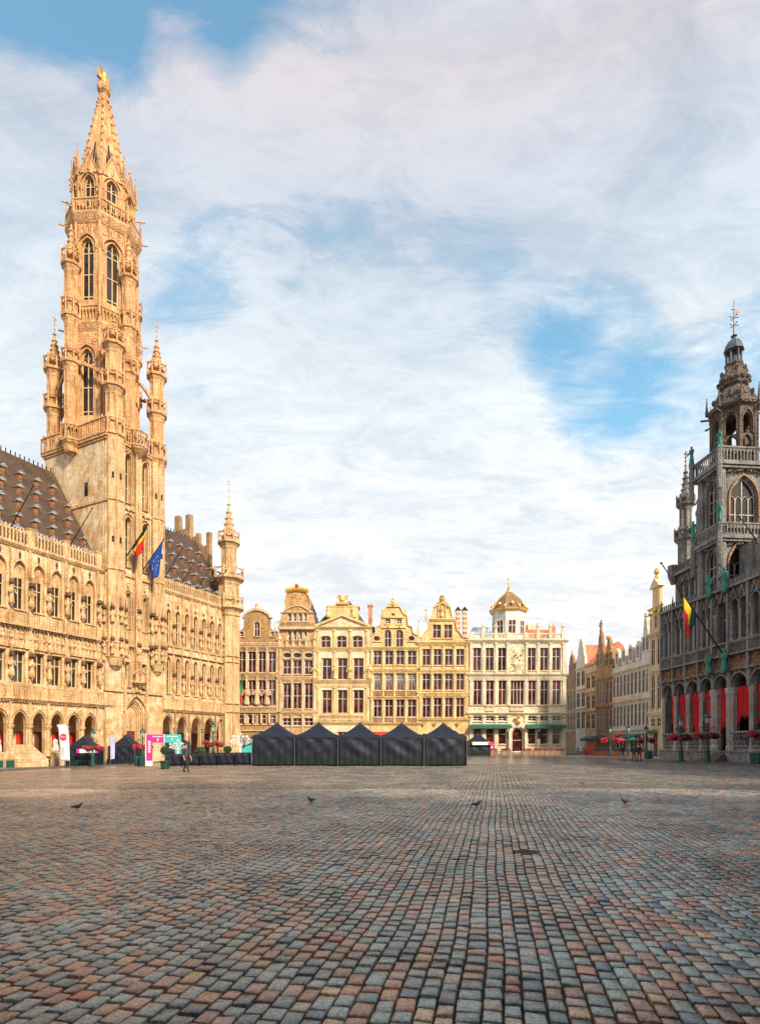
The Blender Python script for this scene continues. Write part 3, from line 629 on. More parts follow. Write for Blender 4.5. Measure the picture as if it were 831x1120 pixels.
# mid turrets attached to the octagon + flying ribs
for i,t in enumerate((rot,rot+PI/2,rot+PI,rot+3*PI/2)):
    x,y=TC[0]+5.0*math.cos(t),TC[1]+5.0*math.sin(t)
    m=MB(); turret(m,x,y,.82,42,66,[(42.2,44.2),(52.6,54.2),(58.8,60.9),(65.6,67.3)],(66.8,71.5),fin=0)
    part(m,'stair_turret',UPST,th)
fl=MB()
for (x,y) in cor.values():
    for t in (rot,rot+PI/2,rot+PI,rot+3*PI/2):
        qx,qy=TC[0]+5*math.cos(t),TC[1]+5*math.sin(t)
        if math.hypot(qx-x,qy-y)>7.6: continue
        for k in range(6):
            a,b=k/6,(k+1)/6
            f=lambda s:(x+(qx-x)*s,y+(qy-y)*s,49.5+3.2*math.sin(s*PI/2))
            fl.bar(f(a),f(b),.3,.35); fl.ball(*f(a)[:2],f(a)[2]+.3,.13,4)
part(fl,'flying_rib',UPST,th)
# gablets & spire
sp=MB()
for k in range(8):
    t=rot+PI/8+k*PI/4; a=3.95*math.cos(PI/8); sp.M=Matrix.Translation((TC[0],TC[1],0))@Matrix.Rotation(t+PI/2,4,'Z')@Matrix.Translation((0,-a,0))
    sp.prism([(-1.2,79.0),(1.2,79.0),(0,81.6)],-.18,.05); sp.ribbon([(-1.3,78.9),(0,81.8),(1.3,78.9)],.16,-.28,-.1); sp.lathe([(.12,81.5),(.12,82.1),(.24,82.25),(.05,82.7)],0,-.1,5)
    sp.M=None; t-=PI/8; pinnacle(sp,TC[0]+4.1*math.cos(t),TC[1]+4.1*math.sin(t),78.6,83.2,.26)
    sp.bar((TC[0]+4.1*math.cos(t),TC[1]+4.1*math.sin(t),76.9),(TC[0]+5.4*math.cos(t),TC[1]+5.4*math.sin(t),77.1),.15)
R0,za,zb,R1=3.35,79.5,93.4,.42
sp.lathe([(3.95,79.3),(R0,79.6),(R0,za),(R1,zb)],TC[0],TC[1],8,rot)
for k in range(8):
    t=rot+k*PI/4; 
    sp.bar((TC[0]+R0*math.cos(t),TC[1]+R0*math.sin(t),za),(TC[0]+R1*math.cos(t),TC[1]+R1*math.sin(t),zb),.24,.3)
    for j in range(11):
        s=.05+j*.087; r=R0+(R1-R0)*s+.18; sp.lathe([(.05,-.22),(.2,-.05),(.22,.12),(.08,.3)],0,0,4) if 0 else sp.ball(TC[0]+r*math.cos(t),TC[1]+r*math.sin(t),za+(zb-za)*s,.21,5,.9)
    t+=PI/8
    for w_ in (-.22,.22):
        f=lambda s,w_=w_:(TC[0]+(R0+(R1-R0)*s)*.925*math.cos(t)-w_*math.sin(t)*(1-s),TC[1]+(R0+(R1-R0)*s)*.925*math.sin(t)+w_*math.cos(t)*(1-s),za+(zb-za)*s)
        sp.bar(f(.02),f(.9),.1,.12)
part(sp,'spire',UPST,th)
sl=MB()
for k in range(8):
    t=rot+PI/8+k*PI/4
    f=lambda s,w_:(TC[0]+((R0+(R1-R0)*s)*.925+.05)*math.cos(t)-w_*math.sin(t),TC[1]+((R0+(R1-R0)*s)*.925+.05)*math.sin(t)+w_*math.cos(t),za+(zb-za)*s)
    sl.add([f(.03,-.62),f(.03,.62),f(.22,.42),f(.40,0),f(.22,-.42)],[(0,1,2,3,4)])
part(sl,'spire_opening',GL,th)
cw=MB(Matrix.Translation((0,0,-1.2))); cw.lathe([(.4,94.4),(.5,94.7),(.85,95.1),(.95,95.6),(.8,95.9),(.85,96.1),(.3,96.2)],TC[0],TC[1],8,rot); part(cw,'spire_crown',UPST,th)
x,y=TC; z=96.2; SM=Matrix.Translation((x,y,95.0))@Matrix.Scale(.82,4)@Matrix.Translation((-x,-y,-96.2)); an=MB(SM)
an.lathe([(.32,z+.4),(.34,z+.9),(.25,z+1.3),(.36,z+1.8),(.34,z+2.0),(.12,z+2.15)],x,y,8); an.ball(x,y,z+2.38,.22,6); an.tube((x-.12,y,z+.0),(x-.15,y,z+.9),.12,.15,6); an.tube((x+.2,y,z-.0),(x+.15,y,z+.9),.12,.15,6)
for sg in (-1,1):
    an.prism([(x+sg*.2,z+1.2),(x+sg*.9,z+.9),(x+sg*1.15,z+1.6),(x+sg*1.1,z+2.5),(x+sg*.75,z+2.25),(x+sg*.2,z+1.9)][::sg],y+.15,y+.28)
an.tube((x-.3,y,z+1.9),(x-.8,y-.2,z+2.5),.1,.08,5); an.tube((x-.8,y-.2,z+2.5),(x-.4,y-.3,z+3.1),.05,.02,4)
part(an,'gilded_angel',GILT,th,smooth=False)
dr=MB(SM); dr.tube((x-1.1,y,z+.35),(x+.7,y,z+.05),.16,.2,6); dr.tube((x+.7,y,z+.05),(x+1.3,y,z+.3),.18,.05,6); dr.ball(x-1.15,y,z+.42,.22,5); part(dr,'dragon',plain('dark_bronze',(.12,.05,.05),.5,.5,.2),th)
def merge(a,b,mi):
    o=len(a.v); a.v+=b.v; a.f+=[tuple(i+o for i in f) for f in b.f]; a.mi+=[mi]*len(b.f)
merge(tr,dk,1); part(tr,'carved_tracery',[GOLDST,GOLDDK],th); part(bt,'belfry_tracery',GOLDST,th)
# flagpoles on the town hall, each a thing of its own
def flagpole(name_label,f,a,b,r=.07,group=None,mat=IRON):
    """a, b: (px,py) of foot and tip; the pole leans straight out of the facade"""
    s0=f.s_(a[0]); z0=f.z(a[0],a[1]); k=(b[0]-415.5)/FPX
    # tip: point f.w(s0,-t): solve X=kY
    X0,Y0,_=f.w(s0,0); nx,ny=f.u[1],-f.u[0]   # outward
    t=(k*Y0-X0)/(nx-k*ny); Yb=Y0+t*ny; z1=H+(816-b[1])/FPX*Yb
    e=fthing(f,'flagpole',name_label,'flagpole',s0,z0,0,group)
    m=MB(); m.tube((s0,0,z0),(s0,-t,z1),r,r*.7,6); m.ball(s0,-t,z1,r*1.6,6); part(m,'pole',mat,e); m=MB(); m.box(s0-.12,s0+.12,-.1,.12,z0-.2,z0+.2); part(m,'bracket',mat,e)
    return s0,z0,t,z1
G='slanted flagpoles on the town hall'
flagpole('black bare flagpole leaning from the town hall parapet at the far left of the photo',TH,(11.6,577),(36.6,531),group=G)
flagpole('black bare flagpole leaning beside the belfry across its blank left wall',TH,(76.8,596),(101,556),group=G)
pB=flagpole('black flagpole on the belfry carrying the Belgian tricolour',TH,(136,612),(161,574),.08,group=G)
pE=flagpole('black flagpole on the belfry carrying the blue starred flag',TH,(156,624),(179,590),.08,group=G)
flagpole('bare flagpole on the right wing nearest the belfry, crossing the slate roof',TH,(179,634),(199,600),group=G)
flagpole('second bare flagpole from the belfry on the right wing parapet',TH,(198.5,639),(212,616),group=G)
flagpole('third bare flagpole from the belfry on the right wing, beside the corner turret',TH,(214,646),(230,622),group=G)
flagpole('bare flagpole crossing in front of the corner turret of the town hall',TH,(232,649),(247,624),group=G)
pP=flagpole('flagpole at the foot of the corner turret carrying a green and red flag',TH,(257,768),(266,738),.06,group=G)
def flag(f,p,label,mats,t0,drop,wid,stars=False,vertical=True):
    """cloth hanging limp from the upper part of a slanting pole: stripes = mats along the pole"""
    s0,z0,t,z1=p; e=fthing(f,'flag',label,'flag',s0,z0+(z1-z0)*t0)
    nu,nv=12,10; m=MB(); P=[]
    for j in range(nv+1):
        for i in range(nu+1):
            u=i/nu; v=j/nv
            a=t0+(1-t0)*u*.97; y=-t*a; z=z0+(z1-z0)*a-.05
            d=drop*v*(.55+.45*u); 
            fold=.16*math.sin(u*9+v*2.2)*v+.05*math.sin(u*17+j)*v
            yy=y*(1-v*wid)+(-t*(t0+(1-t0)*.5))*v*wid
            P.append((s0+fold,yy+.06*math.sin(v*7+i),z-d))
    m.v=P
    for j in range(nv):
        for i in range(nu):
            q=j*(nu+1)+i; m.f.append((q,q+1,q+nu+2,q+nu+1))
            m.mi.append(min(len(mats)-1,int((j/nv if vertical else i/nu)*len(mats))))
    o=m.obj('cloth',mats,e,REF[e.name],True); md=o.modifiers.new('t','SOLIDIFY'); md.thickness=.015
    if stars:
        st=MB(); 
        for k in range(12):
            a=2*PI*k/12; v=.5+.2*math.sin(a); u=.5+.25*math.cos(a); q=P[int(v*nv)*(nu+1)+int(u*nu)]
            st.M=Matrix.Translation((q[0],q[1],q[2])); 
            for sx in (-.05,.03):
                pts=[]
                for n_ in range(10):
                    rr=.13 if n_%2==0 else .055; pts.append((rr*math.cos(PI/2+n_*PI/5),rr*math.sin(PI/2+n_*PI/5)))
                st.add([(sx,a_,b_) for a_,b_ in pts],[tuple(range(10))])
        part(st,'star',FYEL,e,o)
    return e
flag(TH,pB,'black, yellow and red tricolour hanging from the belfry flagpole',[FBLK,FYEL,FRED,FRED,FRED],.35,3.0,.45)
flag(TH,pE,'blue flag with a ring of yellow stars hanging from the belfry',[FBLU],.28,4.6,.5,True)
flag(TH,pP,'green and red flag hanging beside the town hall corner turret',[FGRN,FRED],.25,4.2,.4)
GILT2=plain('worn_gilded_stone',(.66,.36,.09),.5,.35,.35,3,.4)
def gf(t,*a):
    t.cur=1; frieze(t,*a); t.cur=0
# ================================================================== FAR ROW OF GUILD HOUSES
FR=Fac(((512-415.5)/FPX*107,107),(1,0)); FS=FPX/107
def CX_(c): return lambda x:(c[0]+x/4.87-512)/FS
def CZ_(c): return lambda y:H+(816-(c[1]+y/4.87))/FS
KF=1.0
def house(f,label,x0,x1,ztop,wall,trim,win=(),corn=(),gable=None,depth=9,roofz=None,roofm=None,zb=-.8,pil=(),gl=None,fm=None,name='guild_house',cat='guild house',gd=.5,zh=(.62,),holes_y=.34,fw=.09,curt=(),roofside=None,group='gabled guild houses round the square'):
    h=fthing(f,name,label,cat,(x0+x1)/2,0,0,group)
    outer=[(x0,zb),(x1,zb),(x1,ztop)]+(gable or [])+[(x0,ztop)]
    holes=[shape(k[4] if len(k)>4 else 'rect',k[0],k[1],k[2],k[3]) for k in win]
    w=MB(); w.wall(outer,holes,0,gd); part(w,'wall',wall,h)
    s=MB(); s.box(x0+.02,x1-.02,gd+.01,depth,zb,ztop-.05); part(s,'side_wall',H_BRN if roofside is None else roofside,h)
    for i,k in enumerate(win):
        kind=k[4] if len(k)>4 else 'rect'; nv=k[5] if len(k)>5 else 1
        window(h,k[0],k[1],k[2],k[3],kind,y=holes_y,nv=nv,zh=zh if k[3]-k[2]>1.5 else (.5,) ,fw=fw,fm=fm or FRW,gm=gl or GLR,curtain=i in curt,fd=.09 if KF==1 else .03)
    t=MB()
    for k in win:
        kind=k[4] if len(k)>4 else 'rect'
        t.ribbon(shape(kind,k[0],k[1],k[2],k[3]),-.13,-.07*KF,.02,True); t.box(k[0]-.2,k[1]+.2,-.2*KF,.03,k[2]-.2,k[2]-.132)
    for a,b,p in corn:
        cornice(t,x0,x1,a,b,p); dentils(t,x0+.1,x1-.1,a-.18,a,.12,.38)
    for (xs,a,b,pw) in pil:
        for x in xs:
            t.box(x-pw,x+pw,-.20*KF,.016,a,b); t.box(x-pw*1.35,x+pw*1.35,-.28*KF,.02,b-.28,b-.003); t.box(x-pw*1.3,x+pw*1.3,-.26*KF,.022,a+.003,a+.3)
    h_t=t
    if roofz:
        r=MB(); xm=(x0+x1)/2
        r.add([(x0+.1,gd+.02,ztop-.1),(x1-.1,gd+.02,ztop-.1),(xm,gd+.02,roofz),(x0+.1,depth,ztop-.1),(x1-.1,depth,ztop-.1),(xm,depth,roofz)],[(0,1,2),(3,5,4),(0,2,5,3),(1,4,5,2)]); part(r,'roof',roofm or SLATEB,h)
    return h,t
def gold(h,fn,mat=None,name='gilded_ornament'):
    m=MB(); fn(m); part(m,name,mat or GILT,h)
def mids(ws,x0,x1):
    ws=sorted(set((round(a,3),round(b,3)) for a,b in ws)); r=[(x0+ws[0][0])/2+.0]
    for i in range(len(ws)-1): r.append((ws[i][1]+ws[i+1][0])/2)
    r.append((ws[-1][1]+x1)/2); return r
def rows(c,xs,ys,kind='rect',nv=1):
    X=CX_(c);Z=CZ_(c); return [(X(a),X(b),Z(ys[1]),Z(ys[0]),kind,nv) for a,b in xs]
C1=(250,620);C2=(380,620);C3=(500,620)
# --- 1 fox-like narrow house
X,Z=CX_(C1),CZ_(C1)
wx=[(49,91),(103,145),(157,199),(210,252)]
win=rows(C1,wx,(452,562))+rows(C1,wx,(604,738))+rows(C1,wx,(790,838))+rows(C1,[(136,166)],(292,370),'round')+rows(C1,[(60,80),(224,242)],(346,370),'rect',0)+rows(C1,wx,(905,1000))
x0,x1=X(36),X(266)
gb=[(X(262),Z(345)),(X(235),Z(338)),(X(222),Z(325)),(X(221),Z(275)),(X(205),Z(252)),(X(180),Z(236)),(X(150),Z(230)),(X(120),Z(236)),(X(95),Z(252)),(X(82),Z(275)),(X(80),Z(325)),(X(66),Z(338)),(X(44),Z(345))]
h,t=house(FR,'ochre guild house with a domed gable, touching the town hall corner',x0,x1,Z(380),H_OCH,H_WRM,win,[(Z(430),Z(405),.45),(Z(580),Z(565),.4),(Z(782),Z(772),.5)],gb,pil=[(mids([(X(a),X(b)) for a,b in wx],x0,x1),Z(562),Z(432),.16),(mids([(X(a),X(b)) for a,b in wx],x0,x1),Z(770),Z(582),.16)],roofz=Z(300))
t.prism([(X(82),Z(275)),(X(70),Z(273)),(X(90),Z(244)),(X(120),Z(226)),(X(150),Z(220)),(X(180),Z(226)),(X(212),Z(244)),(X(232),Z(273)),(X(221),Z(275)),(X(205),Z(254)),(X(180),Z(240)),(X(150),Z(233)),(X(120),Z(240)),(X(95),Z(254))][::-1],-.25,.7)
t.lathe([(.5,Z(235)),(.55,Z(225)),(.35,Z(215)),(.3,Z(205)),(.38,Z(200)),(.1,Z(192))],X(150),.2,8)
for x in (52,246): pinnacle(t,X(x),.1,Z(345),Z(285),.16)
gf(t,x0+.3,x1-.3,Z(402),Z(384),0,.35,.15,3); gf(t,X(90),X(130),Z(370),Z(290),0,.35,.15,4); gf(t,X(172),X(212),Z(370),Z(290),0,.35,.15,5)
balustrade(t,x0+.2,x1-.2,Z(778),Z(745),-.42,.25,.1)
for k in range(5): t.prism([(0,Z(838)),(0,Z(785)),(0,0)],0,0) if 0 else t.box(x0+.2+k*1.5,x0+.5+k*1.5,-.5,.02,Z(835),Z(784),0)
for k in range(3): figure(t,X(98+54*k),-.3,Z(735),Z(640)-Z(735),7,k)
gf(t,x0+.2,x1-.2,Z(870),Z(845),0,.4,.15,6); t.box(x0,x1,-.3,.02,Z(876),Z(870))
part(t,'carved_trim',[H_WRM,GILT2],h)
# --- 2 ship-stern gable
wx=[(288,335),(342,388),(403,450)]
win=rows(C1,wx,(497,572),'rect')+rows(C1,wx,(458,486),'oval',0)+rows(C1,wx,(620,755))+rows(C1,wx,(806,846))+rows(C1,[(316,334),(345,361),(374,391),(402,417)],(342,398),'rect',0)+rows(C1,[(316,334),(345,361),(374,391),(402,417)],(250,292),'rect',0)+rows(C1,wx,(905,1000))
x0,x1=X(266),X(460)
gb=[(X(458),Z(330)),(X(455),Z(265)),(X(448),Z(238)),(X(430),Z(226)),(X(434),Z(195)),(X(425),Z(160)),(X(408),Z(128)),(X(322),Z(128)),(X(308),Z(160)),(X(302),Z(195)),(X(306),Z(226)),(X(290),Z(240)),(X(278),Z(265)),(X(270),Z(330))]
h,t=house(FR,'golden guild house with a carved ship-stern gable and gilt crest',x0,x1,Z(428),H_COR,H_WRM,win,[(Z(440),Z(425),.45),(Z(605),Z(585),.45),(Z(785),Z(768),.5)],gb,pil=[(mids([(X(a),X(b)) for a,b in wx],x0,x1),Z(582),Z(442),.17),(mids([(X(a),X(b)) for a,b in wx],x0,x1),Z(766),Z(607),.17),(mids([(X(a),X(b)) for a,b in wx],x0,x1),Z(900),Z(787),.17)],roofz=Z(240),zh=(.5,))
balustrade(t,x0-.1,x1+.1,Z(328),Z(292),-.5,.25,.12); t.box(x0-.1,x1+.1,-.65,.02,Z(336),Z(328)); cornice(t,X(282),X(452),Z(250),Z(243),.3)
t.ribbon([(X(300+13*k),Z(238-28*math.sin(PI*k/10))) for k in range(11)],.2,-.25,.0); gf(t,X(308),X(425),Z(228),Z(140),0,.42,.22,8)
t.ribbon([(X(436),Z(225)),(X(440),Z(195)),(X(428),Z(155)),(X(410),Z(124)),(X(320),Z(124)),(X(302),Z(155)),(X(296),Z(195)),(X(300),Z(225))],.18,-.2,.3)
for k in range(4): figure(t,X(306+34*k+4),-.2,Z(425),Z(372)-Z(425),6,k+9)
gf(t,x0+.1,x1-.1,Z(424),Z(402),0,.3,.2,10); gf(t,x0+.3,x1-.3,Z(608),Z(600),0,.3,.1,11)
for k in (270,456): figure(t,X(k),-.2,Z(425),2.2,7,k)
part(t,'carved_trim',[H_WRM,GILT2],h)
sd=MB(); sd.prism([(X(432),Z(200)),(X(462),Z(250)),(X(462),Z(300)),(X(440),Z(300))][::-1],.6,5); sd.prism([(X(400),Z(132)),(X(425),Z(150)),(X(455),Z(225)),(X(430),Z(230))],.55,5); part(sd,'side_roof',SLATEB,h)
def fn(m):
    for k in range(9):
        m.ball(X(312+13*k),-.05,Z(128-8*math.sin(PI*k/8)),.42,6,1.2)
    m.ball(X(364),-.1,Z(100),.42,7,1.2)
gold(h,fn)
gold(h,lambda m:[m.ball(X(364),-.4,Z(104),.26,6,1.3)],FRED,'red_shield')
# --- 3 pediment house
wx=[(497,550),(580,633),(664,719)]
win=rows(C1,wx,(657,780))+rows(C1,wx,(487,600))+rows(C1,[(492,543),(576,628),(660,713)],(368,434),'seg')+rows(C1,wx,(880,1000))
x0,x1=X(460),X(754)
h,t=house(FR,'yellow guild house with a triangular pediment, gilded bird on top and steep slate roof behind',x0,x1,Z(322),H_CRM,H_YEL,win,[(Z(445),Z(430),.35),(Z(618),Z(602),.45),(Z(332),Z(320),.45),(Z(838),Z(822),.5)],[(X(752),Z(320)),(X(605),Z(262)),(X(462),Z(320))][0:3],pil=[(mids([(X(a),X(b)) for a,b in wx],x0,x1),Z(598),Z(447),.2),(mids([(X(a),X(b)) for a,b in wx],x0,x1),Z(820),Z(640),.2),(mids([(X(a),X(b)) for a,b in wx],x0,x1),Z(428),Z(336),.2)],depth=12)
t.prism([(X(462),Z(322)),(X(605),Z(264)),(X(752),Z(322)),(X(758),Z(312)),(X(605),Z(252)),(X(456),Z(312))][::-1],-.4,.02); gf(t,X(540),X(670),Z(318),Z(290),0,.35,.2,12)
dentils(t,x0,x1,Z(640),Z(627),.2,.45); balustrade(t,X(488),X(727),Z(818),Z(787),-.4,.22,.1)
t.box(X(525),X(690),.3,3.0,Z(300),Z(212)); t.box(X(518),X(697),.2,3.2,Z(212),Z(204)); 
for x in (530,665): t.lathe([(.45,Z(268)),(.5,Z(258)),(.35,Z(240)),(.4,Z(225)),(.15,Z(215))],X(x),.15,8)
for x in (458,568,646,750): figure(t,X(x),-.35,Z(598),2.6,7,x)
part(t,'carved_trim',[H_YEL,GILT2],h)
r=MB(); r.add([(X(468),.6,Z(300)),(X(752),.6,Z(330)),(X(640),3.2,Z(160)),(X(575),3.2,Z(175)),(X(468),10,Z(300)),(X(752),10,Z(330)),(X(640),8,Z(160)),(X(575),8,Z(175))],[(0,1,2,3),(1,5,6,2),(3,2,6,7),(0,3,7,4),(4,7,6,5)]); part(r,'roof',SLATEB,h)
def fn(m):
    m.box(X(570),X(640),-.1,.9,Z(200),Z(188)); m.lathe([(.35,Z(190)),(.5,Z(175)),(.3,Z(158)),(.12,Z(150))],X(602),.3,8); m.ball(X(590),.2,Z(152),.22,6)
    m.prism([(X(605),Z(180)),(X(632),Z(175)),(X(638),Z(148)),(X(620),Z(150))],.2,.35); m.prism([(X(578),Z(170)),(X(600),Z(178)),(X(596),Z(160)),(X(574),Z(152))],.2,.35)
gold(h,fn,name='gilded_bird')
ch=fthing(FR,'chimney','tall red brick chimney between the pediment house and the scrolled gable house','chimney',X(752),Z(330),4.5)
m=MB(); m.box(X(741),X(763),4,5,Z(360),Z(182)); m.box(X(737),X(767),3.9,5.1,Z(182),Z(172)); part(m,'stack',BRICK,ch); m=MB(); m.box(X(748),X(778),4.2,5.6,Z(420),Z(295)); part(m,'chimney_breast',SLATEB,ch)
# --- 4
X,Z=CX_(C2),CZ_(C2)
wx=[(137,182),(198,243),(258,303),(319,366)]
win=rows(C2,wx,(706,800))+rows(C2,wx,(568,658))+rows(C2,wx,(446,522))+rows(C2,[(196,233),(258,297)],(335,426),'round')+rows(C2,[(202,228),(263,289)],(278,303),'rect')+rows(C2,[(233,253)],(247,262),'oval',0)+rows(C2,[(137,175),(323,358)],(368,396),'oval',0)+rows(C2,wx,(880,1000))
x0,x1=X(118),X(378)
gb=[(X(376),Z(365)),(X(350),Z(352)),(X(345),Z(320)),(X(325),Z(312)),(X(320),Z(262)),(X(300),Z(250)),(X(282),Z(215)),(X(262),Z(198)),(X(243),Z(188)),(X(222),Z(198)),(X(203),Z(215)),(X(186),Z(250)),(X(176),Z(262)),(X(172),Z(312)),(X(152),Z(320)),(X(146),Z(352)),(X(122),Z(365))]
pm=mids([(X(a),X(b)) for a,b in wx],x0,x1)
h,t=house(FR,'golden guild house with curtained windows and a twice-scrolled gable',x0,x1,Z(428),H_YEL,H_YEL,win,[(Z(442),Z(428),.4),(Z(560),Z(545),.4),(Z(702),Z(692),.35),(Z(842),Z(832),.4)],gb,pil=[(pm,Z(543),Z(444),.15),(pm,Z(690),Z(562),.15),(pm,Z(830),Z(704),.15)],curt=(4,5,6,7),roofz=Z(230),fm=FRW)
t.ribbon(gb,.14,-.22,.1); t.box(X(182),X(312),-.28,.02,Z(328),Z(320)); t.box(X(186),X(304),-.28,.021,Z(273),Z(266)); 
t.lathe([(.35,Z(192)),(.4,Z(186)),(.2,Z(178)),(.28,Z(172)),(.05,Z(160))],X(243),.1,8); t.prism([(X(203),Z(215)),(X(283),Z(215)),(X(243),Z(196))],-.25,.0)
gf(t,x0+.2,x1-.2,Z(543),Z(528),0,.35,.2,14)
for x in (188,310): t.lathe([(.28,Z(262)),(.32,Z(250)),(.15,Z(240)),(.22,Z(232)),(.03,Z(222))],X(x),.1,8)
for x in (128,372): pinnacle(t,X(x),.1,Z(365),Z(300),.18)
gf(t,X(160),X(192),Z(420),Z(340),0,.4,.2,15); gf(t,X(300),X(335),Z(420),Z(340),0,.4,.2,16)
part(t,'carved_trim',[H_YEL,GILT2],h)
for i,(a,b) in enumerate(wx):
    for (u,v) in ((688,664),(828,803)):
        m=MB(); m.box(X(a),X(b),-.1,-.01,Z(u),Z(v)); k=X(a)+.05
        while k<X(b)-.05: m.bar((k,-.13,Z(u)+.02),(min(k+.3,X(b)),-.13,Z(v)-.02),.04,.04); k+=.15
        part(m,'sill_panel',H_BRN,h)
gold(h,lambda m:(m.ball(X(243),-.3,Z(205),.25,6),m.ball(X(215),-.3,Z(322),.2,6),m.ball(X(275),-.3,Z(322),.2,6)))
# --- 5
wx=[(397,442),(457,502),(517,561),(577,622)]
win=rows(C2,wx,(698,802))+rows(C2,wx,(567,656))+rows(C2,wx,(438,524))+rows(C2,[(453,498),(513,558)],(308,379))+rows(C2,wx,(890,1000))
x0,x1=X(378),X(646)
gb=[(X(642),Z(378)),(X(612),Z(372)),(X(600),Z(350)),(X(583),Z(335)),(X(576),Z(290)),(X(562),Z(272)),(X(556),Z(250)),(X(548),Z(212)),(X(528),Z(190)),(X(503),Z(182)),(X(478),Z(190)),(X(458),Z(212)),(X(450),Z(250)),(X(444),Z(272)),(X(430),Z(290)),(X(424),Z(335)),(X(405),Z(350)),(X(395),Z(372)),(X(382),Z(378))]
pm=mids([(X(a),X(b)) for a,b in wx],x0,x1)
h,t=house(FR,'golden guild house with statue niche and gilt crest, left of the domed house',x0,x1,Z(400),H_YEL,H_YEL,win,[(Z(416),Z(400),.45),(Z(566),Z(545),.4),(Z(690),Z(668),.45),(Z(822),Z(812),.4)],gb,pil=[(pm,Z(543),Z(418),.15),(pm,Z(666),Z(568),.15),(pm,Z(810),Z(692),.15)],roofz=Z(240),fm=FRW)
t.ribbon(gb,.14,-.22,.1); cornice(t,X(440),X(566),Z(290),Z(278),.35); t.ribbon(arch_pts('round',X(485),X(520),Z(268),Z(200)),-.12,-.25,.0); figure(t,X(502),-.18,Z(266),Z(208)-Z(266),8,5)
t.ribbon([(X(545),Z(215)),(X(503),Z(186)),(X(460),Z(215))],.18,-.35,.0)
for x,a,b in ((418,290,225),(380,378,285),(590,378,320)): pinnacle(t,X(x),.1,Z(a),Z(b),.2); t.ball(X(x),.1,Z(b)-.1,.2,6)
gf(t,x0+.2,x1-.2,Z(398),Z(384),0,.35,.12,17); gf(t,X(430),X(446),Z(370),Z(300),0,.3,.2,18); gf(t,X(564),X(580),Z(370),Z(300),0,.3,.2,19)
part(t,'carved_trim',[H_YEL,GILT2],h)
gold(h,lambda m:(m.lathe([(.5,Z(184)),(.6,Z(172)),(.4,Z(165)),(.5,Z(158)),(.2,Z(152))],X(503),0,8),[m.ball(X(412+61*k),-.35,Z(678),.18,6) for k in range(4)]))
def fn(m):
    for k in range(4): m.prism([(X(392+61*k),Z(830)),(X(420+61*k),Z(830)),(X(406+61*k),Z(850))],-.4,-.25)
gold(h,fn,None,'gilded_panel')
for nm,a in (('red and white banded chimney, left one of the pair behind the domed house',590),('red and white banded chimney, right one of the pair behind the domed house',627)):
    ch=fthing(FR,'chimney',nm,'chimney',X(a+12),Z(400),3.5,group='banded chimneys')
    m=MB(); y0=Z(420); k=0
    while y0<Z(215): m.box(X(a)+(0 if k%2 else .03),X(a+24)-(0 if k%2 else .03),3,4,y0,y0+.45); y0+=.45; m.cur=1-m.cur; k+=1
    m.cur=2; m.box(X(a)-.12,X(a+24)+.12,2.9,4.1,y0,y0+.2); m.lathe([(.35,y0+.2),(.4,y0+.4),(.1,y0+.8)],X(a+12),3.5,8); part(m,'stack',[BRICK,H_CRM,IRON],ch)
# --- 6 domed house
X,Z=CX_(C3),CZ_(C3)
up=[(83,128),(150,195),(216,262),(374,419),(440,486),(505,550)]; lo=[(85,130),(152,196),(218,262),(283,355),(377,420),(442,486),(506,551)]
gr=[(85,130),(152,196),(218,262),(377,420),(442,486),(506,551)]
win=rows(C3,up,(432,552))+[(*w[:5],3 if i==3 else 1) for i,w in enumerate(rows(C3,lo,(606,735)))]+rows(C3,gr,(796,822))+rows(C3,gr,(862,945),'rect',0)+rows(C3,[(292,349)],(862,985),'round',0)
x0,x1=X(60),X(580)
h,t=house(FR,'wide cream guild house with a gold-ribbed slate dome, roof statues and teal awnings',x0,x1,Z(388),H_CRM,H_CRM,win,[(Z(404),Z(388),.55),(Z(582),Z(570),.45),(Z(790),Z(777),.55),(Z(600),Z(592),.2)],None,depth=16,pil=[(mids([(X(a),X(b)) for a,b in lo],x0,x1)[0:3]+[X(268),X(368)]+mids([(X(a),X(b)) for a,b in lo],x0,x1)[5:],Z(568),Z(406),.22),(mids([(X(a),X(b)) for a,b in lo],x0,x1),Z(740),Z(602),.22),([X(72),X(141),X(206),X(274),X(366),X(431),X(496),X(565)],Z(985),Z(792),.28)],roofside=H_CRM,holes_y=.36)
balustrade(t,x0+.2,x1-.2,Z(386),Z(357),-.1,.26,.13); t.box(x0+.1,x1-.1,-.25,.3,Z(357),Z(354))
for x in (72,136,205,272,364,428,495,562): t.box(X(x)-.35,X(x)+.35,-.35,.35,Z(387),Z(352))
for a,b in ((152,196),(283,355),(442,486)): balustrade(t,X(a)-.1,X(b)+.1,Z(768),Z(738),-.25,.24,.1)
for a,b in ((85,130),(218,262),(377,420),(506,551)): gf(t,X(a),X(b),Z(765),Z(742),0,.25,.1,a)
t.ribbon(arch_pts('round',X(285),X(356),Z(985),Z(852)),-.5,-.55,.0); t.prism([(X(265),Z(858)),(X(375),Z(858)),(X(345),Z(830)),(X(295),Z(830))],-.45,.0)
gf(t,X(278),X(358),Z(545),Z(432),0,.5,.3,21); gf(t,X(262),X(375),Z(568),Z(535),-.1,.45,.4,22); t.lathe([(.1,Z(560)),(1.2,Z(520)),(.9,Z(470)),(.3,Z(430))],X(320),.1,9,0,1,.5)
part(t,'carved_trim',[H_CRM,GILT2],h)
